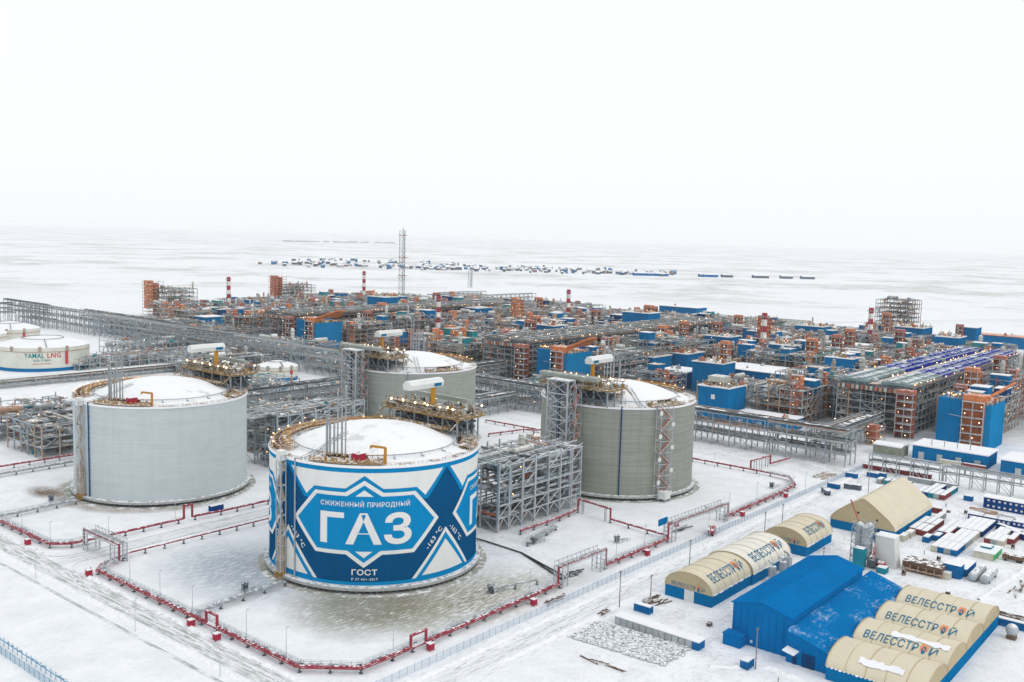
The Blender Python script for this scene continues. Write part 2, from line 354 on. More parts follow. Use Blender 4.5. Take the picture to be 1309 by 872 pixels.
        if kind: o['kind'] = kind
        return o
def thing(name, label, cat, loc=(0, 0, 0), group=None):
    o = bpy.data.objects.new(name, None); COL.objects.link(o); o.location = loc; o.empty_display_size = 1
    o['label'] = label; o['category'] = cat
    if group: o['group'] = group
    return o
def tag(o, label, cat, group=None):
    o['label'] = label; o['category'] = cat
    if group: o['group'] = group
    return o
def copy_tree(o, parent=None):
    c = o.copy(); COL.objects.link(c)
    if parent is not None: c.parent = parent
    for ch in list(o.children):
        copy_tree(ch, c)
    return c
ORD = ['first', 'second', 'third', 'fourth', 'fifth', 'sixth', 'seventh', 'eighth', 'ninth', 'tenth', 'eleventh', 'twelfth', 'thirteenth', 'fourteenth', 'fifteenth',
       'sixteenth', 'seventeenth', 'eighteenth', 'nineteenth', 'twentieth']

# lettering: outline text as a flat mesh, cut into strips so that it can lie on a curved surface
def text_bm(txt, weight=0.0, spacing=1.0):
    cu = bpy.data.curves.new('txt', 'FONT'); cu.body = txt; cu.size = 1.0; cu.offset = weight; cu.space_character = spacing; cu.resolution_u = 4
    ob = bpy.data.objects.new('txt', cu); COL.objects.link(ob)
    dg = bpy.context.evaluated_depsgraph_get(); me = bpy.data.meshes.new_from_object(ob.evaluated_get(dg))
    bm = bmesh.new(); bm.from_mesh(me)
    bpy.data.objects.remove(ob); bpy.data.curves.remove(cu); bpy.data.meshes.remove(me)
    return bm
def fit_bm(bm, x0, x1, y0, y1):
    xs = [v.co.x for v in bm.verts]; ys = [v.co.y for v in bm.verts]
    a, b, c, d = min(xs), max(xs), min(ys), max(ys)
    for v in bm.verts: v.co = Vector((x0 + (v.co.x - a) / (b - a) * (x1 - x0), y0 + (v.co.y - c) / (d - c) * (y1 - y0), 0))
def poly_bm(pts):
    bm = bmesh.new(); f = bm.faces.new([bm.verts.new((x, y, 0)) for x, y in pts]); bmesh.ops.triangulate(bm, faces=[f]); return bm
def cut_bm(bm, sx=None, sy=None):
    for ax, st in ((0, sx), (1, sy)):
        if not st: continue
        lo = min(v.co[ax] for v in bm.verts); hi = max(v.co[ax] for v in bm.verts)
        t = math.floor(lo / st) * st + st
        while t < hi:
            no = [0, 0, 0]; no[ax] = 1; p = [0, 0, 0]; p[ax] = t
            bmesh.ops.bisect_plane(bm, geom=bm.verts[:] + bm.edges[:] + bm.faces[:], plane_co=p, plane_no=no, dist=1e-5); t += st
def lay(bm, fn, name, mname, parent):
    mb = MB(); bm.verts.index_update()
    mb.add([tuple(fn(v.co.x, v.co.y)) for v in bm.verts], [tuple(v.index for v in f.verts) for f in bm.faces]); bm.free()
    return mb.build(name, mname, parent)

# ------------------------------------------------------------------ ground, roads, haze
def sheet(name, pts, z, mname, kind='structure'):
    mb = MB(); mb.add([(x, y, z) for x, y in pts], [tuple(range(len(pts)))]); o = mb.build(name, mname); o['kind'] = kind; return o
S = 45000
sheet('ground', [(-S, -S), (S, -S), (S, S), (-S, S)], 0.0, 'ground')
def rect(x0, x1, y0, y1): return [(x0, y0), (x1, y0), (x1, y1), (x0, y1)]
sheet('road', rect(-95.8, -88.2, -150, 230), 0.03, 'road_y')
sheet('road', rect(-88.2, 62, 74.5, 82.5), 0.03, 'road_x')
sheet('road', rect(-103, -101.6, -150, 200), 0.025, 'road_y')
sheet('road', rect(-60, 300, -97, -92), 0.025, 'road_x')
def kerb(name, pts, w=0.25, h=0.14):
    mb = MB()
    for a, b in zip(pts[:-1], pts[1:]): mb.beam((a[0], a[1], h / 2), (b[0], b[1], h / 2), w, 0, h)
    o = mb.build(name, 'slab'); o['kind'] = 'structure'; return o
def arc(cx, cy, r, a0, a1, n=10): return [(cx + r * math.cos(R_(a0 + (a1 - a0) * i / n)), cy + r * math.sin(R_(a0 + (a1 - a0) * i / n))) for i in range(n + 1)]
kerb('kerb', [(-87.6, 200), (-87.6, 92)] + arc(-78.6, 92, 9, 180, 270) + [(60, 83)])
kerb('kerb', [(-87.6, -60), (-87.6, 65)] + arc(-78.6, 65, 9, 180, 90) + [(60, 74)])
hz = MB(); hz.box(-S - 400, S + 400, -S - 400, S + 400, -1.0, 152.0)
hm = bpy.data.materials.new('haze_air'); hm.use_nodes = True; hn = hm.node_tree; hn.nodes.clear()
ho = N(hn, 'ShaderNodeOutputMaterial'); hv = N(hn, 'ShaderNodeVolumePrincipled')
hv.inputs['Color'].default_value = (0.97, 0.985, 1.0, 1); hv.inputs['Density'].default_value = 0.00003; hv.inputs['Anisotropy'].default_value = 0.0
hn.links.new(hv.outputs[0], ho.inputs['Volume']); M['haze_air'] = hm
hzo = hz.build('haze', 'haze_air'); hzo['kind'] = 'stuff'; hzo['label'] = 'thin pale winter haze over the whole site'; hzo['category'] = 'haze'

# ------------------------------------------------------------------ the four storage tanks
RT, ZB, ZT, RISE = 40.0, 2.55, 45.3, 9.5
RC, ZC, CAP = 31.0, 46.5, 7.1                      # the snowy cap sits inside a flatter rim
RS = (RC * RC + CAP * CAP) / (2 * CAP)
def domez(r): return ZT + (RT - r) / (RT - RC) * (ZC - ZT) if r > RC else ZC + CAP - (RS - math.sqrt(max(0, RS * RS - r * r)))
def pol(cx, cy, r, deg, z=0.0): return (cx + r * math.cos(R_(deg)), cy + r * math.sin(R_(deg)), z)

def pump_platform(t, cx, cy, sg, seed):
    rr = random.Random(seed); zd = 54.5
    def X(a): return cx + sg * a
    x0, x1 = sorted((X(24), X(40.5)))
    y0, y1 = cy - 21, cy + 22
    d = MB(); d.box(x0, x1, y0, y1, zd - 0.6, zd)
    d.box(x0 + 2, x1 - 2, y0 + 3, y1 - 3, zd + 0.01, zd + 0.5, 1)
    plat = d.build('pump_platform', ['ochre', 'fireproof'], t)
    lg = MB()
    for a in (26, 32, 38.5):
        for yy in (-19, -11, -3, 5, 13, 20):
            r = math.hypot(a, yy); z0 = domez(r) if r < 39.5 else 45.8
            if r > 43: continue
            lg.beam((X(a), cy + yy, z0), (X(a), cy + yy, zd - 0.6), 0.55, 0)
            if rr.random() < 0.6: lg.beam((X(a), cy + yy, z0), (X(a), cy + yy + 7, zd - 0.6), 0.25, 0)
    for yy in (-19, -3, 13): lg.beam((X(25), cy + yy, zd - 1), (X(40), cy + yy, zd - 1), 0.5, 0)
    for k in range(7):                                   # manifolds and headers slung under the deck
        yy = -17 + k * 6; lg.tube((X(29), cy + yy, 51.5), (X(39), cy + yy, 51.5), 0.55, 1, 8); lg.tube((X(37), cy + yy, 46.5), (X(37), cy + yy, 53), 0.5, 1, 8)
    lg.tube((X(35), cy - 20, 50.2), (X(35), cy + 21, 50.2), 0.8, 1, 8); lg.tube((X(30), cy - 18, 50), (X(30), cy + 20, 50), 0.7, 1, 8)
    lg.box(min(X(33), X(39)), max(X(33), X(39)), cy - 16, cy + 18, 47.6, 49.4, 2)
    lg.build('platform_leg_frame', ['steel', 'steel_dark', 'steel_dark'], plat)
    rl = MB(); rl.rail([(x0, y0, zd), (x1, y0, zd), (x1, y1, zd), (x0, y1, zd), (x0, y0, zd)], 1.3, 0, 0.16, 2.0)
    rl.rail([(X(24), y0 + 4, zd - 4), (X(20), y0 + 4, zd - 4), (X(20), y1 - 6, zd - 4), (X(24), y1 - 6, zd - 4)], 1.2, 0, 0.16, 2.0)
    for yy in (y0, y1): rl.beam((X(20), yy, zd - 4), (X(26), yy, zd), 0.4, 0)
    rl.rail([(X(25), y0 + 1, zd + 3.2), (X(25), y1 - 1, zd + 3.2)], 1.2, 0, 0.16, 2.2); rl.box(min(X(25), X(27.5)), max(X(25), X(27.5)), y0 + 1, y1 - 1, zd + 3.0, zd + 3.2)
    for yy in np.arange(y0 + 1.5, y1 - 1, 5.0): rl.beam((X(26), yy, zd), (X(26), yy, zd + 3.1), 0.25)
    rl.box(min(X(20), X(24)), max(X(20), X(24)), y0 + 4, y1 - 6, zd - 4.3, zd - 4.0)
    for yy in (y0 + 5, y0 + 14, y1 - 8): rl.beam((X(20.5), yy, 47), (X(20.5), yy, zd - 4), 0.3)
    rl.build('railing', ['ochre'], plat)
    pp = MB()
    for k in range(150):
        a = rr.uniform(25.5, 39.5); yy = rr.uniform(-20, 21); r = rr.uniform(0.18, 0.5); z = zd + rr.uniform(0.6, 2.6); m = rr.choice([0, 0, 1, 2, 2, 3, 4, 4])
        if rr.random() < 0.5: pp.tube((X(a), cy + yy, z), (X(a), cy + yy + rr.uniform(2, 7), z), r, m, 6)
        else: pp.tube((X(a), cy + yy, zd + 0.1), (X(a), cy + yy, zd + rr.uniform(1.5, 4.2)), r, m, 6)
        if rr.random() < 0.4: pp.box(X(a) - 0.7, X(a) + 0.7, cy + yy - 0.6, cy + yy + 0.6, zd + 0.1, zd + rr.uniform(1, 2.4), m)
    for k in range(5):
        yy = -16 + k * 7.6; pp.vessel((X(31), cy + yy, zd + 1.6), (X(36), cy + yy, zd + 1.6), 1.0, rr.choice([0, 1]), 10)
    pp.build('pump_piping', ['pipe_pale', 'pipe_grey', 'fireproof', 'black', 'ochre'], plat)['kind'] = 'stuff'
    cn = MB(); xo = X(40.9); xi = X(37.2)
    cn.prism([(xi, zd + 3.9), (xo, zd + 3.4), (xo, zd + 5.1), (xi, zd + 5.6)], 'y', cy - 14, cy + 21)
    for yy in (-13.5, -2, 9, 20): cn.beam((X(39), cy + yy, zd), (X(39), cy + yy, zd + 3.6), 0.3)
    cn.build('canopy', 'grey_roof', plat)
    jp = MB(); jx = X(28.5); jp.tube((jx, cy - 3, zd), (jx, cy - 3, zd + 10.5), 1.0, 0, 14); jp.tube((jx, cy - 3, zd), (jx, cy - 3, zd + 1), 1.5, 0, 14)
    jp.build('jib_post', 'yellow', plat)
    h = MB(); hx0, hx1 = sorted((X(32.5), X(13.5)))
    hexa = [(cy - 4.9, zd + 10.5), (cy - 1.1, zd + 10.5), (cy - 0.7, zd + 12.4), (cy - 1.9, zd + 14.0), (cy - 4.1, zd + 14.0), (cy - 5.3, zd + 12.4)]
    h.prism(hexa, 'x', hx0, hx1)
    ch = h.build('crane_housing', 'white_clad', plat)
    b = MB(); bx = X(27.0); bxx = sorted((bx, X(31)))
    if sg > 0: b.box(bxx[0], bxx[1], cy - 5.36, cy - 5.22, zd + 11.0, zd + 12.3)
    else: b.box(bxx[0], bxx[1], cy - 5.36, cy - 5.22, zd + 11.0, zd + 12.3)
    b.build('name_plate', 'letter_blue', plat)
    c2 = MB(); c2.box(X(31) - 1.4, X(31) + 1.4, y1 + 0.1, y1 + 2.2, zd - 1.5, zd + 1.6); c2.build('control_cabin', 'white_clad', plat)
    for k in range(13):
        if k < 7: px, py = X(26 if k % 2 else 39.5), cy - 20 + k * 6.4
        else: px, py = X(24.3), cy - 18 + (k - 7) * 7.0
        lm = MB(); lm.beam((px, py, zd), (px, py, zd + 3.3), 0.14, 0); lm.ball((px, py, zd + 3.6), 0.42, 1, 8, 6); lm.build('lamp', ['steel', 'lamp_white'], plat)
    return plat

def zigzag_tower(t, name, cx, cy, x, y, ux, uy, wid, dep, z0, z1, landing, frame='steel', panel=None, stair='ochre', w=0.22):
    """stair tower against a tank: ux,uy points away from the tank"""
    vx, vy = -uy, ux
    def P(a, b, z): return (x + ux * b + vx * a, y + uy * b + vy * a, z)
    f = MB()
    for a in (-wid / 2, wid / 2):
        for b in (0.6, dep): f.beam(P(a, b, z0), P(a, b, z1), w * 1.3, 0)
    k = int((z1 - z0) / landing)
    for i in range(k + 1):
        z = z0 + (z1 - z0) * i / k; zn = z0 + (z1 - z0) * (i + 1) / k
        for (p, q) in ((P(-wid / 2, 0.6, z), P(wid / 2, 0.6, z)), (P(-wid / 2, dep, z), P(wid / 2, dep, z)), (P(-wid / 2, 0.6, z), P(-wid / 2, dep, z)), (P(wid / 2, 0.6, z), P(wid / 2, dep, z))): f.beam(p, q, w, 0)
        if i < k:
            s = -1 if i % 2 else 1
            f.beam(P(-wid / 2 * s, dep, z), P(wid / 2 * s, dep, zn), w * 0.8, 0)
    o = f.build(name, frame, t)
    st = MB()
    for i in range(k):
        z = z0 + (z1 - z0) * i / k; zn = z0 + (z1 - z0) * (i + 1) / k; s = -1 if i % 2 else 1; bm_ = dep * (0.4 if i % 2 else 0.7)
        a0, a1 = -wid * 0.4 * s, wid * 0.4 * s
        st.add([P(a0, bm_ - 0.5, z), P(a0, bm_ + 0.5, z), P(a1, bm_ + 0.5, zn), P(a1, bm_ - 0.5, zn), P(a0, bm_ - 0.5, z + 0.35), P(a0, bm_ + 0.5, z + 0.35), P(a1, bm_ + 0.5, zn + 0.35), P(a1, bm_ - 0.5, zn + 0.35)],
               [(0, 1, 2, 3), (4, 7, 6, 5), (0, 4, 5, 1), (1, 5, 6, 2), (2, 6, 7, 3), (3, 7, 4, 0)])
        st.beam(P(a0, dep - 0.1, z + 1.1), P(a1, dep - 0.1, zn + 1.1), 0.14)
        st.beam(P(wid * 0.32 * s, dep * 0.5, zn - 0.1), P(wid * 0.5 * s, dep * 0.5, zn - 0.1), dep * 0.8, 0, 0.15)
    st.build('stair_flight', stair, o)
    if panel:
        for i in range(k):
            z = z0 + (z1 - z0) * (i + 0.45) / k; s = -1 if i % 2 else 1
            p = MB(); p.beam(P(wid * 0.52 * s - 0.9, dep + 0.15, z), P(wid * 0.52 * s + 0.9, dep + 0.15, z), 0.2, 0, 1.9); p.build('landing_screen', panel, o)
    return o

def tank(name_label, cx, cy, conc, sg, nozz, vents, seed, stairs=None, dn=None):
    t = thing('storage_tank', name_label, 'tank', (cx, cy, 0), 'great round gas storage tanks')
    rr = random.Random(seed)
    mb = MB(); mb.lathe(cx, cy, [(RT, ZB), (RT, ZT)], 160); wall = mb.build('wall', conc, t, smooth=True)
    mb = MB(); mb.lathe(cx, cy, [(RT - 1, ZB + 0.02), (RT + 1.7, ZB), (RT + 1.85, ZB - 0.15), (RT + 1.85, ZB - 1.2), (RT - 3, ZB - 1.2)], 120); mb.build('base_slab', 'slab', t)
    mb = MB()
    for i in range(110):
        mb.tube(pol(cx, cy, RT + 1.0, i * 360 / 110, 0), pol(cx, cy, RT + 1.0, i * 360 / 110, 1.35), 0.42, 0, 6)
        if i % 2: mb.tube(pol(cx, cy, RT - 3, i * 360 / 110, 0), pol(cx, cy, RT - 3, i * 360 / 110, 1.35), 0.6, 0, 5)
    mb.lathe(cx, cy, [(RT - 1.2, 0), (RT - 1.2, 1.35)], 60, 1); mb.build('piles_and_gap_shade', ['steel_dark', 'black'], t)['kind'] = 'stuff'  # black inner ring stands for the shade in the gap under the slab
    mb = MB(); mb.lathe(cx, cy, [(RT - 2, 0.06), (RT + 4.2, 0.06), (RT + 4.4, 0.0)], 96); mb.build('apron', 'apron', t)
    prof = [(RT - 0.2, ZT + 0.02)] + [(r, domez(r)) for r in np.concatenate((np.linspace(RT - 0.6, RC, 6)[:-1], np.linspace(RC, 0.02, 22)))]
    mb = MB(); mb.lathe(cx, cy, prof, 96); roof = mb.build('roof', 'dome_snow', t, smooth=True)
    mb = MB(); mb.lathe(cx, cy, [(RT + 0.02, ZT - 0.25), (RT + 0.45, ZT - 0.25), (RT + 0.45, ZT + 0.55), (RT - 0.35, ZT + 0.6), (RT - 0.6, ZT)], 120); mb.build('parapet', 'snow', roof)
    mb = MB(); mb.lathe(cx, cy, [(RT - 0.7, domez(RT - 0.7) + 0.12), (RT - 3.4, domez(RT - 3.4) + 0.12)], 96); mb.build('rim_deck', 'rim_dirt', roof)
    mb = MB()
    for i in range(150):
        a = i * 2.4; mb.beam(pol(cx, cy, RT + 0.1, a, ZT + 0.5), pol(cx, cy, RT + 0.1, a, ZT + 1.7), 0.09)
        for z in (1.1, 1.7): mb.beam(pol(cx, cy, RT + 0.1, a, ZT + z), pol(cx, cy, RT + 0.1, a + 2.4, ZT + z), 0.08)
    mb.build('roof_railing', 'fireproof', roof)
    mb = MB(); rz = domez(31) + 1.1
    for i in range(72):
        a = i * 5; mb.tube(pol(cx, cy, 31, a, rz), pol(cx, cy, 31, a + 5, rz), 0.22, 0, 6)
        if i % 4 == 0: mb.beam(pol(cx, cy, 31, a, domez(31) - 0.1), pol(cx, cy, 31, a, rz), 0.22); mb.beam(pol(cx, cy, 31, a, domez(31) + 0.2), pol(cx, cy, 32.5, a, domez(32.5) + 0.3), 0.5)
    mb.build('ring_main', 'steel', roof)
    # walkway climbing the dome
    a = nozz[0][0] - 6; mb = MB()
    for off in (-0.9, 0.9):
        pts = [pol(cx, cy, r, a + math.degrees(off / max(r, 4)), domez(r) + 0.9) for r in np.linspace(38, 16, 8)]
        for p, q in zip(pts[:-1], pts[1:]): mb.beam(p, q, 0.14); mb.beam((p[0], p[1], p[2] - 0.8), (q[0], q[1], q[2] - 0.8), 0.3); mb.beam(p, (p[0], p[1], p[2] - 0.9), 0.12)
    mb.build('roof_walkway', 'steel', roof)
    pump_platform(t, cx, cy, sg, seed)
    for (a0, a1, kind) in nozz:                               # nozzle platforms along the rim
        d = MB(); n = max(3, int((a1 - a0) / 3)); zz = ZT + 1.1
        d.lathe(cx, cy, [(33.6, domez(33.6) + 0.9), (39.2, zz), (39.2, zz - 0.3), (33.6, domez(33.6) + 0.6), (33.6, domez(33.6) + 0.9)], n, 0, R_(a0), R_(a1), closed=False)
        for i in range(n + 1):
            aa = a0 + (a1 - a0) * i / n
            for r in (34, 39): d.beam(pol(cx, cy, r, aa, domez(r) - 0.2), pol(cx, cy, r, aa, domez(r) + 2.6), 0.14, 1)
            d.beam(pol(cx, cy, 38.9, aa, zz + 1.1), pol(cx, cy, 38.9, aa + (a1 - a0) / n * (i < n), zz + 1.1), 0.12, 1)
            d.beam(pol(cx, cy, 34, aa, domez(34) + 2.2), pol(cx, cy, 34, aa + (a1 - a0) / n * (i < n), domez(34) + 2.2), 0.12, 1)
            for k in range(3):
                r = rr.uniform(34.5, 38.5); ab = aa + rr.uniform(-1, 1)
                d.tube(pol(cx, cy, r, ab, domez(r)), pol(cx, cy, r, ab, domez(r) + rr.uniform(1, 2.4)), rr.uniform(0.15, 0.4), rr.choice([0, 2, 3]), 6)
        pl = d.build('nozzle_platform', ['ochre', 'yellow' if kind else 'pipe_tan', 'pipe_grey', 'fireproof'], roof)
        s = MB()
        for i in range(6):
            aa = a0 + (a1 - a0) * (0.25 + 0.1 * i) if kind else a0 + (a1 - a0) * (0.4 + 0.08 * i)
            s.tube(pol(cx, cy, 32.2, aa, domez(32.2) + 0.6), pol(cx, cy, 33.4, aa, domez(33.4) + 1.3), 0.75, 0, 8)
        s.build('valve_bank', 'black', pl)
        if kind:
            c = MB(); p = pol(cx, cy, 35.2, a0 + (a1 - a0) * 0.66, domez(35.2)); c.box(p[0] - 1.9, p[0] + 1.9, p[1] - 1.6, p[1] + 1.6, p[2] + 0.8, p[2] + 3.4); c.build('red_cabinet', 'red_paint', pl)
            c = MB(); p = pol(cx, cy, 37, a0 + (a1 - a0) * 1.02, domez(37)); q = pol(cx, cy, 34, a0 + (a1 - a0) * 0.82, domez(37) + 6.0)
            c.beam(p, (p[0], p[1], p[2] + 6), 0.75); c.beam((p[0], p[1], p[2] + 6), q, 0.75); c.beam(q, (q[0], q[1], q[2] - 0.9), 0.5); c.build('davit', 'yellow', pl)
    for (a, r, zt, rad) in vents:
        v = MB(); z0 = domez(r) - 0.2; p = pol(cx, cy, r, a); v.tube((p[0], p[1], z0), (p[0], p[1], zt), rad, 0, 10); v.tube((p[0], p[1], z0), (p[0], p[1], z0 + 1.4), rad * 1.9, 1, 10)
        v.tube((p[0], p[1], zt), (p[0], p[1], zt + 0.3), rad * 1.35, 0, 8)
        v.build('vent_pipe', ['pipe_grey', 'black'], roof)
    b = MB(); va = [pol(cx, cy, r, a) for a, r, _, _ in vents]
    for z in (53.5, 57.5):
        for p, q in zip(va[:-1], va[1:]): b.beam((p[0], p[1], z), (q[0], q[1], z), 0.16)
    b.build('vent_brace', 'steel', roof)['kind'] = 'stuff'
    for i in range(13):
        lm = MB()
        aa = 22 + i * 11 if sg > 0 else 330 + i * 11.5
        p = pol(cx, cy, 39.3, aa, ZT + 0.4); lm.beam(p, (p[0], p[1], p[2] + 2.6), 0.12, 0)
        lm.ball((p[0], p[1], p[2] + 2.8), 0.33, 1, 6, 5); lm.build('rim_lamp', ['ochre', 'lamp_warm'], roof)
    mb = MB(); b0 = (20, 165) if sg > 0 else (330, 480)                 # cable trays and pipes along the far rim
    for r, z, rad in ((38.2, 1.2, 0.45), (37.2, 1.0, 0.35), (36.4, 1.6, 0.3), (38.6, 2.4, 0.3)):
        n = 30
        for i in range(n):
            q0 = b0[0] + (b0[1] - b0[0]) * i / n; q1 = b0[0] + (b0[1] - b0[0]) * (i + 1) / n
            mb.tube(pol(cx, cy, r, q0, domez(r) + z), pol(cx, cy, r, q1, domez(r) + z), rad, 0, 5)
            if r > 38: mb.beam(pol(cx, cy, r, q0, domez(r)), pol(cx, cy, r, q0, domez(r) + 2.6), 0.3, 1); mb.beam(pol(cx, cy, 36.2, q0, domez(36.2) + 1.3), pol(cx, cy, 38.8, q0, domez(38.8) + 1.9), 0.35, 1)
    mb.build('rim_pipe', ['pipe_tan', 'ochre'], roof)
    mb = MB(); n = 34; zz = ZT + 2.2
    mb.lathe(cx, cy, [(33.2, zz + 0.6), (35.4, zz + 0.6), (35.4, zz + 0.4), (33.2, zz + 0.4), (33.2, zz + 0.6)], n, 0, R_(b0[0]), R_(b0[1]), closed=False)
    for i in range(n + 1):
        q0 = b0[0] + (b0[1] - b0[0]) * i / n; q1 = b0[0] + (b0[1] - b0[0]) * min(n, i + 1) / n
        for r in (33.3, 35.3):
            mb.beam(pol(cx, cy, r, q0, domez(r)), pol(cx, cy, r, q0, zz + 1.8), 0.18, 1)
            if i < n:
                for h_ in (1.2, 1.8): mb.beam(pol(cx, cy, r, q0, zz + h_), pol(cx, cy, r, q1, zz + h_), 0.13, 1)
    mb.build('rim_walkway', ['ochre', 'yellow'], roof)
    return t, wall, roof

VENT_A = [(196, 33, 61.5, 0.42), (198.6, 33.4, 61.5, 0.42), (201.2, 33, 60.5, 0.38), (203.8, 33.3, 71, 0.30), (206.4, 33, 60.5, 0.38), (209, 33.3, 72.5, 0.28)]
VENT_B = [(38, 33, 64, 0.40), (41, 33, 64, 0.40), (44, 33, 72, 0.3), (47, 33, 72, 0.3), (32, 33, 60, 0.4)]
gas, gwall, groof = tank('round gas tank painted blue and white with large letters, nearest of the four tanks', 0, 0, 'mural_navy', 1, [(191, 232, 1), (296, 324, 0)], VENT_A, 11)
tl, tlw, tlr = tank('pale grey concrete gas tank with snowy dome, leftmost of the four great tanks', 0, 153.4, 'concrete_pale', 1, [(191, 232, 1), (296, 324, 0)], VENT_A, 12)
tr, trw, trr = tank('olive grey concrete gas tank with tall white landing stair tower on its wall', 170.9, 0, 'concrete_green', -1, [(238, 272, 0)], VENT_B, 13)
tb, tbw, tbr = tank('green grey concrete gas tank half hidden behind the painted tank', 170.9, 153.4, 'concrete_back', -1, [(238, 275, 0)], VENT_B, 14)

# wall ribs (buttress strips) of the bare tanks
for (wl, cx, cy, angs, mm) in ((tlw, 0, 153.4, (178, 206, 268, 320), 'concrete_pale'), (trw, 170.9, 0, (176, 212, 231, 255, 300), 'concrete_green'), (tbw, 170.9, 153.4, (180, 225, 270, 300), 'concrete_back')):
    for a in angs:
        mb = MB(); w_ = 1.7
        p = [pol(cx, cy, RT + 0.02, a - w_), pol(cx, cy, RT + 0.07, a - w_ * 0.9), pol(cx, cy, RT + 0.07, a + w_ * 0.9), pol(cx, cy, RT + 0.02, a + w_), pol(cx, cy, RT - 0.4, a)]
        mb.prism([(q[0], q[1]) for q in p], 'z', ZB + 0.02, ZT - 0.3); mb.build('wall_rib', mm, wl)
for (wl, cx, cy, a, m_) in ((gwall, 0, 0, 183.2, 'pipe_grey'), (tlw, 0, 153.4, 188, 'navy'), (trw, 170.9, 0, 216, 'navy'), (tbw, 170.9, 153.4, 222, 'steel')):
    mb = MB(); mb.tube(pol(cx, cy, RT + 0.5, a, 2.2), pol(cx, cy, RT + 0.5, a, 46.5), 0.3, 0, 8)
    for z in np.arange(5, 45, 5): mb.beam(pol(cx, cy, RT, a, z), pol(cx, cy, RT + 0.6, a, z), 0.3)
    mb.build('down_pipe', m_, wl)

def islands(bm):
    bm.verts.ensure_lookup_table(); seen = set(); res = []
    for f in bm.faces:
        if f in seen: continue
        st = [f]; seen.add(f); grp = []
        while st:
            q = st.pop(); grp.append(q)
            for v in q.verts:
                for n_ in v.link_faces:
                    if n_ not in seen: seen.add(n_); st.append(n_)
        b2 = bmesh.new(); mp_ = {}
        for q in grp:
            b2.faces.new([mp_.setdefault(v, None) or mp_.__setitem__(v, b2.verts.new(v.co)) or mp_[v] for v in q.verts])
        res.append(b2)
    return res
# the painted mural: emblem, lettering and triangles, each a thin painted layer on the wall
A0 = 222.3
def cylmap(base, layer):
    r = RT + 0.045 * layer
    def fn(a, z):
        t = R_(base + a); return (r * math.cos(t), r * math.sin(t), z)
    return fn
def paint(pts, base, layer, name, mname):
    bm = poly_bm(pts); cut_bm(bm, 2.5); return lay(bm, cylmap(base, layer), name, mname, gwall)
def band(z0, z1, layer, name, mname):
    mb = MB(); r = RT + 0.045 * layer; mb.lathe(0, 0, [(r, z0), (r, z1)], 160); return mb.build(name, mname, gwall, smooth=True)
def sym(half): return [(-x, z) for x, z in half] + [(x, z) for x, z in reversed(half) if x > 0]
def mirror(h):      # h runs from the centre top, round the right side, to the centre bottom
    return h + [(-x, z) for x, z in reversed(h) if x > 0]
band(43.4, 44.9, 3, 'top_stripe', 'mural_blue'); band(2.9, 4.2, 5, 'bottom_stripe', 'mural_blue'); band(2.6, 2.95, 2, 'white_edge', 'mural_white')
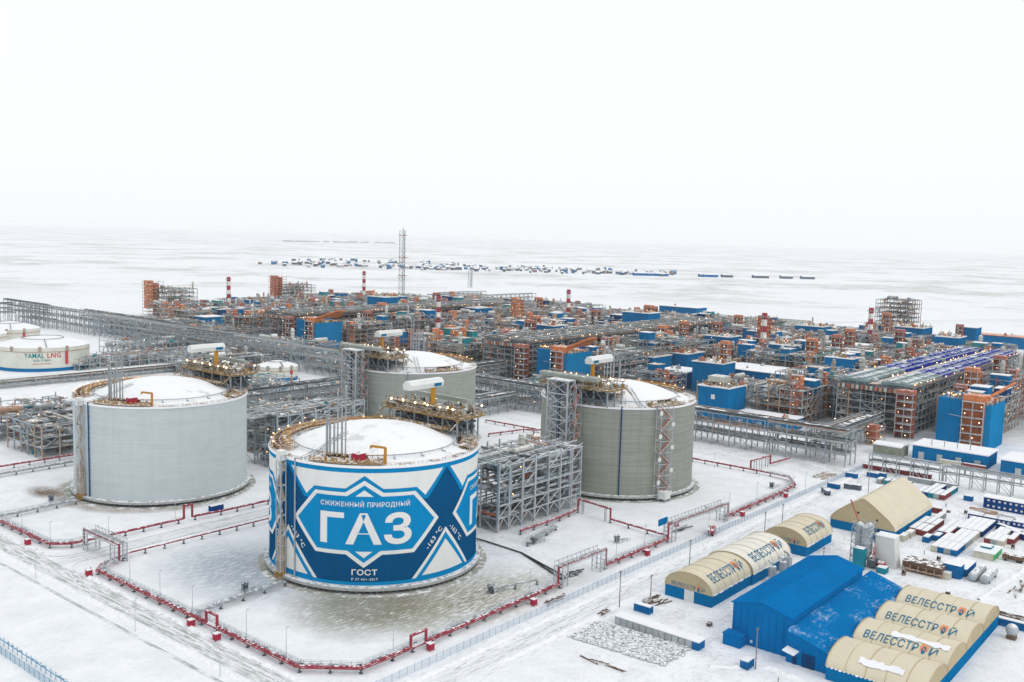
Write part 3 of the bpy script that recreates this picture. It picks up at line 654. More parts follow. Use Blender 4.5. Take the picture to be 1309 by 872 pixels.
for k in (-1, 0, 1):
    b = A0 + 90 * k
    paint([(-45, 43.5), (45, 43.5), (33.2, 33.1), (20, 33.1), (-20, 33.1), (-33.2, 33.1)], b, 1, 'mural_border', 'mural_blue')
    up = [(0, 42.4), (9.5, 37.7), (26.7, 37.7), (31.6, 34.4), (42.5, 43.4)]
    paint([(-42.5, 43.4), (-31.6, 34.4), (-26.7, 37.7), (-9.5, 37.7), (0, 42.4), (9.5, 37.7), (26.7, 37.7), (31.6, 34.4), (42.5, 43.4)][::-1], b, 2, 'white_panel', 'mural_white')
    paint(mirror([(0, 40.7), (9.6, 36.3), (26.0, 36.3), (40, 25.3), (25.8, 14.0), (9.1, 14.0), (0, 9.3)]), b, 3, 'emblem_outline', 'mural_white')
    paint(mirror([(0, 39.0), (8.7, 35.0), (25.0, 35.0), (37.2, 25.4), (24.8, 15.4), (8.3, 15.4), (0, 11.1)]), b, 4, 'emblem_field', 'mural_blue')
    paint([(0, 37.3), (4.5, 35.0), (-4.5, 35.0)][::-1], b, 5, 'emblem_point', 'mural_white')
    paint([(0, 12.9), (4.3, 15.2), (-4.3, 15.2)], b, 5, 'emblem_point', 'mural_white')
    c = b + 45
    paint([(0, 21.2), (20.3, 4.2), (-20.3, 4.2)][::-1], c, 2, 'triangle_outline', 'mural_white')
    paint([(0, 19.3), (18.0, 4.2), (-18.0, 4.2)][::-1], c, 3, 'triangle_border', 'mural_blue')
    paint([(0, 16.7), (14.6, 4.9), (-14.6, 4.9)][::-1], c, 4, 'triangle_field', 'mural_white')
    for txt, x0, x1, z0, z1, wt, nm in (('ГАЗ', -22.8, 24.2, 17.6, 29.2, 0.028, 'large_lettering'), ('СЖИЖЕННЫЙ ПРИРОДНЫЙ', -22.7, 22.9, 30.9, 33.5, 0.012, 'small_lettering'),
                                    ('ГОСТ', -6.0, 6.9, 6.65, 8.8, 0.02, 'standard_lettering'), ('Р 57 431–2017', -6.0, 7.2, 4.75, 5.65, 0.008, 'number_lettering')):
        bm = text_bm(txt, wt, 1.12 if len(txt) > 5 else 1.06); fit_bm(bm, x0, x1, z0, z1); cut_bm(bm, 2.0)
        if len(txt) > 5: lay(bm, cylmap(b, 6), nm, 'letter_white', gwall)['kind'] = 'stuff'
        else:
            for isl in islands(bm): lay(isl, cylmap(b, 6), 'letter', 'letter_white', gwall)
            bm.free()
    D = RT * math.pi / 180
    for sgn in (1, -1):
        bm = text_bm('-163 °C', 0.015, 1.1); fit_bm(bm, -4.6, 4.6, -0.85, 0.95); ang = R_(47) * sgn
        for v in bm.verts:
            x, y = v.co.x, v.co.y; x, y = x * math.cos(ang) - y * math.sin(ang), x * math.sin(ang) + y * math.cos(ang)
            v.co = Vector(((x / D) + 37.3 * sgn, y + 18.0, 0))
        cut_bm(bm, 2.0); lay(bm, cylmap(b, 6), 'temperature_lettering', 'letter_white', gwall)['kind'] = 'stuff'

# stair towers against the tank walls
def away(a): return math.cos(R_(a)), math.sin(R_(a))
for (t_, cx, cy, a) in ((gas, 0, 0, 174.0), (tl, 0, 153.4, 181.0)):
    ux, uy = away(a); p = pol(cx, cy, RT, a)
    o = zigzag_tower(t_, 'stair_tower', cx, cy, p[0], p[1], ux, uy, 2.9, 2.8, 2.3, 46.5, 5.2, 'steel_light', None, 'fireproof', 0.2)
    m_ = MB(); q = pol(cx, cy, RT + 1.7, a); m_.box(q[0] - 1.3, q[0] + 1.3, q[1] - 1.3, q[1] + 1.3, 44.6, 48.2); m_.build('stair_head', 'white_clad', o)
    m_ = MB(); m_.box(q[0] - 1.0, q[0] + 1.0, q[1] - 1.0, q[1] + 1.0, 2.3, 16.5); m_.build('lift_shaft', 'fireproof', o)
    m_ = MB(); m_.box(q[0] - 1.6, q[0] + 1.6, q[1] - 1.6, q[1] + 1.6, 0.9, 3.6); m_.build('stair_foot', 'ochre', o)
ux, uy = away(246); p = pol(170.9, 0, RT, 246)
o = zigzag_tower(tr, 'stair_tower', 170.9, 0, p[0], p[1], ux, uy, 7.0, 4.5, 1.5, 47.0, 5.1, 'steel_light', 'white_clad', 'brick_red', 0.24)
m_ = MB(); q = pol(170.9, 0, RT + 4.5, 246); m_.box(q[0] - 2.6, q[0] + 2.6, q[1] - 2.2, q[1] + 2.2, 1.6, 5.2); m_.build('stair_head', 'white_clad', o)
m_ = MB(); m_.box(q[0] - 2.4, q[0] - 2.0, q[1] - 2.0, q[1] - 1.6, 0, 1.6); m_.box(q[0] + 2.0, q[0] + 2.4, q[1] - 2.0, q[1] - 1.6, 0, 1.6); m_.box(q[0] - 2.4, q[0] - 2.0, q[1] + 1.6, q[1] + 2.0, 0, 1.6); m_.build('stair_foot', 'steel', o)
for (t_, cx, cy) in ((tr, 170.9, 0), (tb, 170.9, 153.4)):              # riser towers that carry the lines up to the pumps
    f = MB(); xs = (cx - 48.5, cx - 42.8); ys = (cy - 2.5, cy + 9.5)
    for x in xs:
        for y in ys: f.beam((x, y, 0), (x, y, 57.5), 0.75)
    nz = 9
    for i in range(1, nz + 1):
        z = 57.5 * i / nz; zp = 57.5 * (i - 1) / nz
        for x in xs:
            f.beam((x, ys[0], z), (x, ys[1], z), 0.5); s = i % 2
            f.beam((x, ys[s], zp), (x, ys[1 - s], z), 0.3)
            f.beam((x, ys[1 - s], zp), (x, ys[s], z), 0.3)
        for y in ys: f.beam((xs[0], y, z), (xs[1], y, z), 0.5); f.beam((xs[0], y, zp), (xs[1], y, z), 0.3)
    f.box(xs[0] - 0.4, xs[1] + 0.4, ys[0] - 0.4, ys[1] + 0.4, 57.5, 58.0)
    o = f.build('riser_tower', 'steel_light', t_)
    pm = MB()
    for i in range(7): pm.tube((cx - 46.8 + (i % 3) * 1.4, cy - 1.2 + i * 1.5, 3), (cx - 46.8 + (i % 3) * 1.4, cy - 1.2 + i * 1.5, 57), 0.38, i % 2, 6)
    pm.build('riser_pipe', ['pipe_grey', 'navy'], o)
    zigzag_tower(t_, 'riser_stair', cx, cy, cx - 45.6, cy - 3.2, 0, -1, 4.6, 4.0, 0.3, 56, 4.4, 'steel', None, 'brick_red', 0.2)

# ------------------------------------------------------------------ process plant
LAMPS = ['steel', 'lamp_warm', 'lamp_white', 'lamp_rose']
def lamp_part(parent, pts, r=0.42):
    m = MB(); rr = random.Random(len(pts))
    for p in pts:
        m.beam((p[0], p[1], p[2] - 1.6), p, 0.15, 0); m.ball(p, r * 0.72, rr.choice([1, 1, 1, 1, 1, 3, 2]), 6, 4)
    o = m.build('light_fittings', LAMPS, parent); o['kind'] = 'stuff'; return o
PIPES = ['pipe_grey', 'pipe_pale', 'steel_dark', 'pipe_tan', 'brick_red', 'steel', 'teal', 'pipe_red']
def module(label, x0, x1, y0, y1, h, seed, warm=0.4, dens=1.0, name='process_module', group='steel process modules of the plant', cat='process module', colmat=None):
    rr = random.Random(seed); h = h * (1.16 if name == 'process_module' else 1.0); t = thing(name, label, cat, (x0, y0, 0), group)
    nx = max(1, round((x1 - x0) / 9)); ny = max(1, round((y1 - y0) / 9)); nl = max(2, round(h / 5.6))
    xs = np.linspace(x0, x1, nx + 1); ys = np.linspace(y0, y1, ny + 1); zs = np.linspace(0, h, nl + 1)
    f = MB()
    # top is stepped: each bay has its own number of levels
    lev = [[rr.choice([nl, nl, nl - 1, max(1, nl - 2)]) for _ in ys] for _ in xs]
    cm = 1 if rr.random() < warm else 0
    for i, x in enumerate(xs):
        for j, y in enumerate(ys):
            l = max(lev[i][j], lev[i - 1][j], lev[i][j - 1]); ex = rr.choice([0, 0, 1.2, 2.5])
            if 0 < i < nx and 0 < j < ny and rr.random() < 0.3: continue
            f.beam((x, y, 0), (x, y, zs[l] + ex), 0.6, cm if rr.random() < 0.8 else 1 - cm)
            for k in range(1, l + 1):
                z = zs[k]
                if i < nx: f.beam((x, y, z), (xs[i + 1], y, z), 0.34, 0, 0.5)
                if j < ny: f.beam((x, y, z), (x, ys[j + 1], z), 0.34, 0, 0.5)
                if j < ny and i in (0, nx) and rr.random() < 0.38:
                    f.beam((x, y, zs[k - 1]), (x, ys[j + 1], z), 0.26, 0)
                    if rr.random() < 0.4: f.beam((x, ys[j + 1], zs[k - 1]), (x, y, z), 0.26, 0)
                if i < nx and j in (0, ny) and rr.random() < 0.38: f.beam((x, y, zs[k - 1]), (xs[i + 1], y, z), 0.26, 0)
    f.build('steel_frame', ['steel', colmat or rr.choice(['fireproof', 'brick_red', 'pipe_tan', 'fireproof'])], t)  # brick and tan columns: insulation tint with warm light put into the colour
    d = MB(); r_ = MB(); lp = []
    for i in range(nx):
        for j in range(ny):
            for k in range(1, lev[i][j] + 1):
                if rr.random() < (0.75 if k == lev[i][j] else 0.5):
                    d.box(xs[i] + 0.2, xs[i + 1] - 0.2, ys[j] + 0.2, ys[j + 1] - 0.2, zs[k] + 0.26, zs[k] + 0.36, 0)
                    if rr.random() < 0.6 and (i == 0 or j == 0 or k == lev[i][j]):
                        r_.rail([(xs[i], ys[j + 1], zs[k] + 0.3), (xs[i], ys[j], zs[k] + 0.3), (xs[i + 1], ys[j], zs[k] + 0.3)], 1.2, 0, 0.13, 3)
                if (i == 0 or j == 0 or k == lev[i][j]) and rr.random() < 0.19 * dens: lp.append((xs[i] + rr.uniform(0.3, 4), ys[j] + rr.uniform(0.3, 4), zs[k] + rr.uniform(1.8, 3.0)))
    d.build('deck', 'grating', t)['kind'] = 'stuff'; hr = r_.build('handrail', 'ochre' if rr.random() < 0.5 else 'steel', t) if r_.v else {}; hr['kind'] = 'stuff'
    p = MB(); L = 'x' if (x1 - x0) > (y1 - y0) else 'y'
    for k in range(1, nl + 1):
        for q in range(int(rr.randint(5, 9) * dens)):
            z = zs[k] + rr.choice([0.7, 0.9, 1.4, 2.0, -1.6]); r = rr.choice([0.2, 0.25, 0.35, 0.45, 0.7]); mi = rr.choice([0, 0, 1, 1, 2, 2, 3, 5, 5, 4, 6])
            if z > h + 1: z = h + 0.9
            if rr.random() < 0.6:
                y = rr.uniform(y0 + 0.5, y1 - 0.5); a = rr.uniform(x0, x0 + (x1 - x0) * 0.4); b = rr.uniform(x0 + (x1 - x0) * 0.5, x1); p.tube((a, y, z), (b, y, z), r, mi, 6)
                if rr.random() < 0.5: p.tube((a, y, z), (a, y, max(0.5, z - rr.uniform(3, 8))), r, mi, 6)
            else:
                x = rr.uniform(x0 + 0.5, x1 - 0.5); a = rr.uniform(y0, y0 + (y1 - y0) * 0.4); b = rr.uniform(y0 + (y1 - y0) * 0.5, y1); p.tube((x, a, z), (x, b, z), r, mi, 6)
                if rr.random() < 0.5: p.tube((x, a, z), (x, a, max(0.5, z - rr.uniform(3, 8))), r, mi, 6)
    for q in range(int((x1 - x0) * (y1 - y0) / 55 * dens)):          # small equipment: pumps, boxes, cabinets, valves
        x = rr.uniform(x0 + 1, x1 - 2); y = rr.uniform(y0 + 1, y1 - 2); i = min(nx - 1, int((x - x0) / (x1 - x0) * nx)); j = min(ny - 1, int((y - y0) / (y1 - y0) * ny))
        z = zs[rr.randint(0, lev[i][j])] + 0.36; s = rr.uniform(0.6, 1.7)
        p.box(x, x + s * rr.uniform(0.8, 2.4), y, y + s * rr.uniform(0.8, 2.4), z, z + s * rr.uniform(0.8, 2.0), rr.choice([0, 1, 2, 3, 4, 5, 3, 6]))
    o = p.build('pipework', PIPES, t); o['kind'] = 'stuff'
    for q in range(int((x1 - x0) * (y1 - y0) / 420 * dens) + 1):       # vessels and columns
        x = rr.uniform(x0 + 4, x1 - 4); y = rr.uniform(y0 + 4, y1 - 4); v = MB(); r = rr.uniform(1.1, 2.3); mm = rr.choice(['pipe_pale', 'pipe_grey', 'pipe_pale', 'white_clad', 'fireproof', 'steel_light', 'pipe_tan'])
        i = min(nx - 1, int((x - x0) / (x1 - x0) * nx)); j = min(ny - 1, int((y - y0) / (y1 - y0) * ny)); z = zs[rr.choice([lev[i][j], lev[i][j], max(0, lev[i][j] - 1)])] + 0.4
        if rr.random() < 0.62:
            l = rr.uniform(5, min(15, max(6, x1 - x0 - 4)))
            if rr.random() < 0.5: v.vessel((x - l / 2, y, z + r + 0.3), (x + l / 2, y, z + r + 0.3), r); v.box(x - l / 3 - 0.4, x - l / 3 + 0.4, y - r * 0.8, y + r * 0.8, z, z + r * 0.6); v.box(x + l / 3 - 0.4, x + l / 3 + 0.4, y - r * 0.8, y + r * 0.8, z, z + r * 0.6)
            else: v.vessel((x, y - l / 2, z + r + 0.3), (x, y + l / 2, z + r + 0.3), r); v.box(x - r * 0.8, x + r * 0.8, y - l / 3 - 0.4, y - l / 3 + 0.4, z, z + r * 0.6); v.box(x - r * 0.8, x + r * 0.8, y + l / 3 - 0.4, y + l / 3 + 0.4, z, z + r * 0.6)
        else:
            hh = rr.uniform(6, 11); v.vessel((x, y, z + r * 0.4), (x, y, z + hh), r * 0.8)
            for zz in (0.45, 0.8): v.tube((x, y, z + hh * zz), (x, y, z + hh * zz + 0.25), r * 1.25, 0, 10)
        v.build('vessel', mm, t)
    if warm > 0.3 and name == 'process_module':                        # stair shafts, enclosures and columns that stand out of the frame
        for q in range(rr.choice([1, 2, 2, 3])):
            w_ = rr.uniform(4, 7); x = rr.uniform(x0 + 1, x1 - w_ - 1) if q else x0 + 0.5; y = rr.uniform(y0 + 1, y1 - w_ - 1); hh = h + rr.uniform(3, 10); cm_ = rr.choice(['brick_red', 'orange', 'brick_red', 'orange', 'pipe_tan'])
            m = MB(); m.box(x + 1.2, x + w_, y, y + w_, 0, hh); m.box(x, x + 1.2, y, y + 0.5, 0, hh); m.box(x, x + 1.2, y + w_ - 0.5, y + w_, 0, hh)
            for z in np.arange(3.5, hh, 4.2): m.box(x - 0.5, x + 1.2, y + 0.5, y + w_ - 0.5, z, z + 0.5, 1); m.beam((x - 0.4, y, z + 1.3), (x - 0.4, y + w_, z + 1.3), 0.2, 1); m.beam((x + 0.3, y + 0.8, z - 3.5), (x + 0.3, y + w_ - 0.8, z), 0.7, 1, 0.3)
            for z in np.arange(5.6, hh, 4.2): m.box(x + 1.2, x + w_ - 0.3, y - 0.5, y, z, z + 0.5, 1)
            m.build('stair_shaft', [cm_, 'steel_light'], t); lp += [(x - 0.4, y + w_ * 0.3, z) for z in np.arange(6, hh, 8.4)]
        for q in range(rr.choice([1, 1, 2, 3])):
            a = rr.uniform(8, 15); b = rr.uniform(8, 16); x = rr.uniform(x0, x1 - a); y = rr.uniform(y0, max(y0 + 0.1, y1 - b)); z = rr.choice([zs[-2], zs[-2], max(0, zs[-1] - 8)]); hh = h - z + rr.uniform(3, 8); m = MB(); m.box(x, x + a, y, y + b, z, z + hh)
            for yy in np.arange(y + 2, y + b, 2.5): m.box(x - 0.08, x - 0.01, yy - 0.08, yy + 0.08, z, z + hh)
            o = m.build('blue_enclosure', rr.choice(['blue_clad', 'blue_clad', 'blue_clad', 'navy', 'teal']), t); m = MB(); m.box(x - 0.3, x + a + 0.3, y - 0.3, y + b + 0.3, z + hh, z + hh + 0.4); m.build('roof', rr.choice(['snow', 'fireproof', 'white_clad']), o)
        for q in range(rr.choice([0, 1, 2])):
            x = rr.uniform(x0 + 3, x1 - 3); y = rr.uniform(y0 + 3, y1 - 3); hh = h + rr.uniform(3, 13); r = rr.uniform(0.9, 1.8); m = MB(); m.vessel((x, y, 1), (x, y, hh), r, 0, 12)
            for z in np.arange(h * 0.5, hh, 4.5): m.tube((x, y, z), (x, y, z + 0.3), r + 1.2, 1, 12); m.tube((x, y, z + 1.1), (x, y, z + 1.2), r + 1.25, 1, 12, cap=False)
            m.build('process_column', [rr.choice(['pipe_pale', 'white_clad', 'pipe_tan', 'steel_light']), 'ochre'], t)
    if lp: lamp_part(t, lp)
    return t

def pipe_rack(label, x0, x1, y0, y1, z0, z1, axis, seed, levels=3, top='grating', name='pipe_rack', group='long pipe racks', bay=11.0, lamps=0.15, legs=True, brace=True, colour=None, dens=1.0):
    """elevated rack: z0 = underside of the lowest pipe deck, z1 = top"""
    rr = random.Random(seed); t = thing(name, label, 'pipe rack', (x0, y0, 0), group); f = MB(); p = MB(); d = MB(); lp = []
    L = (x1 - x0) if axis == 'x' else (y1 - y0); Wd = (y1 - y0) if axis == 'x' else (x1 - x0); n = max(1, round(L / bay))
    def Q(a, b, z): return (x0 + a, y0 + b, z) if axis == 'x' else (x0 + b, y0 + a, z)
    zs = [z0 + (z1 - z0) * i / max(1, levels - 1) for i in range(levels)]
    cols = (0, Wd) if Wd < 16 else (0, Wd / 2, Wd)
    for i in range(n + 1):
        a = L * i / n
        for b in cols: f.beam(Q(a, b, 0 if legs else z0), Q(a, b, z1 + 0.3), 0.55, 0)
        for z in zs: f.beam(Q(a, 0, z), Q(a, Wd, z), 0.36, 0, 0.5)
        if z0 > 3 and legs:
            for b, s in ((0, 1), (Wd, -1)): f.beam(Q(a, b, z0 - 2.5), Q(a, b + s * min(2.5, Wd / 3), z0), 0.22, 0)
        if i < n:
            a2 = L * (i + 1) / n
            for b in cols:
                for z in zs: f.beam(Q(a, b, z), Q(a2, b, z), 0.34, 0, 0.5)
                if brace and i % 2 == 1:
                    for z, zz in zip(([0] if legs else []) + zs[:-1], ([zs[0]] if legs else []) + zs[1:]): f.beam(Q(a, b, z), Q(a2, b, zz), 0.25, 0); 
            if rr.random() < lamps * 2: lp.append(Q(a + rr.uniform(0, 6), rr.choice([0.2, Wd - 0.2]), rr.choice(zs) + 2.2))
    f.build('steel_frame', 'steel' if not colour else colour, t)
    for k, z in enumerate(zs):
        m = int(max(3, Wd / 1.5) * dens)
        for q in range(m):
            r = rr.choice([0.18, 0.25, 0.32, 0.42, 0.55]); b = 0.6 + (Wd - 1.2) * (q + rr.uniform(-0.2, 0.2)) / max(1, m - 1)
            mi = rr.choice([0, 0, 0, 5, 5, 1, 2, 2, 3]); a0 = 0 if rr.random() < 0.7 else rr.uniform(0, L * 0.5); a1 = L if rr.random() < 0.7 else rr.uniform(L * 0.6, L)
            p.tube(Q(a0, b, z + r + 0.28), Q(a1, b, z + r + 0.28), r, mi, 6)
            if k and rr.random() < 0.5: aa = rr.uniform(0, L); p.tube(Q(aa, b, z + 0.3), Q(aa, b, zs[k - 1]), r * 0.9, mi, 6)
    o = p.build('pipe_bundle', PIPES, t); o['kind'] = 'stuff'
    if top:
        d.add([Q(0, 0.2, z1 + 1.7), Q(L, 0.2, z1 + 1.7), Q(L, Wd * 0.42, z1 + 1.7), Q(0, Wd * 0.42, z1 + 1.7)], [(0, 1, 2, 3)])
        for b in (0.2, Wd * 0.42): d.beam(Q(0, b, z1 + 1.9), Q(L, b, z1 + 1.9), 0.15, 0, 0.45)
        for i in range(n + 1):
            d.beam(Q(L * i / n, 0.4, z1), Q(L * i / n, 0.4, z1 + 1.7), 0.2); d.beam(Q(L * i / n, Wd * 0.4, z1), Q(L * i / n, Wd * 0.4, z1 + 1.7), 0.2)
        d.build('cable_tray', 'grating' if top == 'grating' else top, t)
    if lp: lamp_part(t, lp)
    return t

def stair_block(label, x0, x1, y0, y1, h, seed, group='orange stair towers', col='brick_red', name='stair_tower'):
    """enclosed escape stair: orange back walls, open front with landings"""
    rr = random.Random(seed); t = thing(name, label, 'stair tower', (x0, y0, 0), group); b = MB()
    b.box(x1 - 0.5, x1, y0, y1, 0, h); b.box(x0 + 0.6, x1 - 0.5, y1 - 0.4, y1, 0, h); b.box(x0, x1, y0, y1, h, h + 2.6); b.build('back_wall', col, t)
    f = MB(); n = max(2, round(h / 5))
    for y in (y0 + 0.2, (y0 + y1) / 2, y1 - 0.2): f.beam((x0, y, 0), (x0, y, h), 0.4)
    for i in range(1, n + 1):
        z = h * i / n; f.box(x0 - 0.3, x1 - 0.6, y0 + 0.1, y1 - 0.5, z - 0.35, z - 0.05); f.beam((x0 - 0.3, y0, z + 1.0), (x0 - 0.3, y1, z + 1.0), 0.15)
    f.build('landing_frame', 'steel_light', t)
    s = MB()
    for i in range(n):
        z = h * i / n; zz = h * (i + 1) / n; e = i % 2
        s.beam(((x0 + x1) / 2, y0 + 0.8 if e else y1 - 1, z), ((x0 + x1) / 2, y1 - 1 if e else y0 + 0.8, zz), 1.0, 0, 0.4)
    s.build('stair_flight', 'steel_dark', t)
    lamp_part(t, [(x0 - 0.2, rr.uniform(y0, y1), h * i / n + 2.8) for i in range(n)], 0.45)
    return t

def cold_box(label, d, seed):
    rr = random.Random(seed); t = thing('cold_box_building', label, 'building', (400, -128 + d, 0), 'blue cold box buildings with orange stairs')
    a, b, c, e = -128 + d, -124.5 + d, -110.5 + d, -96.5 + d; h = 31.5
    m = MB(); m.box(401, 438, c, e, 0, h); m.build('blue_block', 'blue_clad', t)
    m = MB(); m.box(402, 438, a, b, 0, h - 2); m.build('blue_block', 'blue_clad_lit', t)
    m = MB(); m.box(405.5, 436, b, c, 0, h - 1); m.box(401.5, 405.5, b, b + 0.6, 0, h); m.build('stair_core', 'orange', t)
    m = MB(); m.box(402.5, 416, b + 0.2, c - 0.2, h - 0.5, h + 3.2); core = m.build('stair_roof_house', 'orange', t)
    m = MB(); m.add([(404, b - 1, h + 2.4), (437, b - 1, h + 2.4), (437, b - 9, h + 9.5), (425, b - 9, h + 9.5), (404, b - 1, h + 4), (437, b - 1, h + 4), (437, b - 9, h + 11), (425, b - 9, h + 11)],
                    [(3, 2, 1, 0), (4, 5, 6, 7), (0, 1, 5, 4), (1, 2, 6, 5), (2, 3, 7, 6), (3, 0, 4, 7)]); m.build('roof_ramp', 'orange', t)
    m = MB()
    for i in range(7):
        z = h * i / 6.2; m.box(400.3, 405.4, b + 0.3, c - 0.2, z, z + 0.4)
    for y in (b + 0.4, c - 1.0, (b + c) / 2): m.beam((400.3, y, 0), (400.3, y, h), 0.5)
    m.beam((400.6, c, h * 0.66), (400.6, c + 7, h * 0.68), 0.3)
    m.build('landing_frame', 'steel_light', t)
    m = MB()
    for i in range(6):
        z = h * i / 6.2; zz = h * (i + 1) / 6.2; k = i % 2; m.beam((403, b + 2 if k else c - 2, z), (403, c - 2 if k else b + 2, zz), 1.1, 0, 0.35)
    m.build('stair_flight', 'brick_red', t)
    m = MB()
    for k in range(60):
        x = rr.uniform(402, 434); y = rr.choice([rr.uniform(c + 0.5, e - 2), rr.uniform(a, b - 1)]); s = rr.uniform(0.5, 1.5); z = h if y > c else h - 2
        m.box(x, x + s * 2, y, y + s, z, z + s * rr.uniform(0.8, 2.2), rr.randint(0, 3))
    m.rail([(401, e, h), (401, c, h)], 1.3, 0, 0.18, 2.5)
    m.build('roof_equipment', ['fireproof', 'pipe_pale', 'ochre', 'brick_red'], t)['kind'] = 'stuff'
    lamp_part(t, [(401.2 + rr.uniform(0, 12), c + rr.uniform(0, 14), h + 2.2) for _ in range(9)] + [(400, b + 1 + rr.uniform(0, 12), h * i / 6.2 + 3) for i in range(6)], 0.55)
    return t

def cooler_rack(label, d, x1, seed, fanmat, fan_from):
    t = module(label, 412, x1, -76 + d, -26 + d, 31, seed, warm=0.2, dens=0.45, name='air_cooler_rack', group='air cooler racks on top of the trains', cat='cooler rack')
    rr = random.Random(seed + 5); y0, y1 = -77.5 + d, -24.5 + d; zt = 33.2
    dk = MB(); dk.box(411, x1 + 1, y0, y1, zt - 0.7, zt); dk.box(411, x1 + 1, (y0 + y1) / 2 - 3, (y0 + y1) / 2 + 3, zt + 0.02, zt + 0.5, 1)
    for (yy) in (y0, y1): dk.rail([(411, yy, zt), (x1 + 1, yy, zt)], 1.6, 1, 0.2, 4)
    dk.build('cooler_deck', ['steel_dark', 'pipe_tan'], t)
    bay = MB(); bay.box(0.3, 11.2, 0.3, 20.7, 0, 2.0)
    for k in range(2):
        for j in range(2):
            bay.tube((3.0 + 5.4 * k, 5.8 + 9.6 * j, 1.95), (3.0 + 5.4 * k, 5.8 + 9.6 * j, 3.1), 2.45, 0, 14); bay.tube((3.0 + 5.4 * k, 5.8 + 9.6 * j, 3.1), (3.0 + 5.4 * k, 5.8 + 9.6 * j, 3.2), 0.7, 1, 8)
    for k in range(4): bay.beam((0.3 + 3.6 * k, 0.2, 2.2), (0.3 + 3.6 * k, 20.8, 2.2), 0.25, 1)
    bay.v = [(x + t.location.x, y + t.location.y, z) for x, y, z in bay.v]
    first = {}
    n = int((x1 - 412) / 11.6)
    for i in range(n):
        for s, yy in ((0, y0 + 1.2), (1, y1 - 22.2)):
            fm = fanmat if (i >= fan_from and (i * 7 + s * 3) % 9) or fanmat == 'fan_grey' else 'fan_green'
            if fm not in first:
                o = bay.build('cooler_bay', [fm, 'steel_light'], t); first[fm] = o
            else: o = first[fm].copy(); COL.objects.link(o); o.parent = t
            o.location = (412 + 11.6 * i - 412, yy - (-76 + d), zt + 0.5)
    lamp_part(t, [(411 + rr.uniform(0, x1 - 411), rr.choice([y0, y1, (y0 + y1) / 2]) + rr.uniform(-1, 1), zt + rr.uniform(1.5, 3)) for _ in range(int((x1 - 411) / 5))], 0.55)
    fb = MB(); fb.box(410.2, 411, y0, y1, zt - 4.4, zt - 0.8)
    for k in range(16): fb.box(409.6, 410.2, y0 + 1 + k * 3.2, y0 + 2.8 + k * 3.2, zt - 4.2, zt - 1.4, 1 + k % 3)
    fb.build('header_row', ['steel_dark', 'pipe_tan', 'brick_red', 'pipe_pale'], t)
    return t

TR_NAMES = ['near right-hand', 'middle', 'far left-hand']
for k, d in enumerate((0, 330, 660)):
    nm = TR_NAMES[k]
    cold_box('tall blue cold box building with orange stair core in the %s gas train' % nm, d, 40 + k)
    cooler_rack('long steel rack topped with rows of air coolers in the %s gas train' % nm, d, (720, 800, 760)[k], 50 + k, 'fan_blue' if k == 0 else 'fan_grey', 6)
    stair_block('brick-red escape stair at the front corner of the %s cooler rack' % nm, 403.5, 411, -80 + d, -69 + d, 30, 60 + k)
    # modules either side of the cooler rack, front to back
    mods = [(395, 440, -8, 34, 21), (442, 506, -22, 34, 23), (442, 506, 36, 100, 19), (566, 640, -20, 48, 21), (566, 640, 52, 118, 25), (645, 720, -20, 30, 22), (645, 720, 34, 118, 19), (725, 785, -20, 60, 24), (725, 785, 64, 128, 18)]
    for i, (a, b, c, e, h) in enumerate(mods):
        module('grey steel process module, %s one left of the %s cooler rack' % (ORD[i], nm), a, b, c + d, e + d, (h + (k * 37 + i * 11) % 4) if (k, i) != (0, 2) else 11, 100 + 20 * k + i, warm=0.55, dens=1.0)
    mods = [(445, 520, -140, -84), (524, 600, -140, -84), (604, 690, -140, -84)] if k else [(445, 520, -120, -84), (524, 600, -112, -84)]
    for i, (a, b, c, e) in enumerate(mods):
        module('steel module with pipes and lamps, %s behind the %s cold box' % (ORD[i], nm), a, b, c + d, e + d, 22 + (i * 5) % 9, 200 + 20 * k + i, warm=0.7)
    # ground between this train and the next
    mods = ([(448, 474, 128, 176), (596, 640, 124, 186), (645, 696, 134, 180), (735, 790, 134, 186)] if k == 0 else [(450, 500, 128, 176), (565, 640, 124, 186), (645, 730, 134, 180), (735, 790, 134, 186)]) if k < 2 else [(445, 500, 128, 186), (560, 640, 124, 186)]
    for i, (a, b, c, e) in enumerate(mods):
        module('low steel module, %s in the gap left of the %s train' % (ORD[i], nm), a, b, c + d, e + d, 13 + (i * 7) % 8, 300 + 20 * k + i, warm=0.8)
# the back of the plant
for i, (a, b, c, e, h) in enumerate([(845, 930, -30, 40, 20), (845, 930, 60, 130, 22), (800, 900, 150, 240, 18), (810, 900, 250, 330, 20), (810, 930, 340, 420, 17), (820, 940, 440, 560, 20), (800, 900, 580, 680, 18), (780, 900, 700, 800, 20), (790, 900, 820, 930, 18),
                                      (940, 1040, 140, 260, 16), (920, 1030, 280, 420, 18), (960, 1060, 440, 560, 14), (940, 1050, 600, 720, 18), (930, 1040, 740, 900, 16)]):
    module('hazy steel module at the back edge of the plant, %s counted from the right' % ORD[i], a, b, c, e, h, 400 + i, warm=0.9, dens=0.7)

for i, (a, b, c, e, h) in enumerate([(430, 505, 800, 880, 17), (520, 600, 810, 900, 18), (620, 740, 830, 920, 17), (600, 720, 940, 1020, 16), (760, 880, 950, 1050, 16), (440, 540, 890, 930, 20), (900, 1000, 950, 1040, 13)]):
    module('warm lit steel module in the far left corner of the plant, %s from the front' % ORD[i], a, b, c, e, h, 450 + i, warm=0.9, dens=0.8)
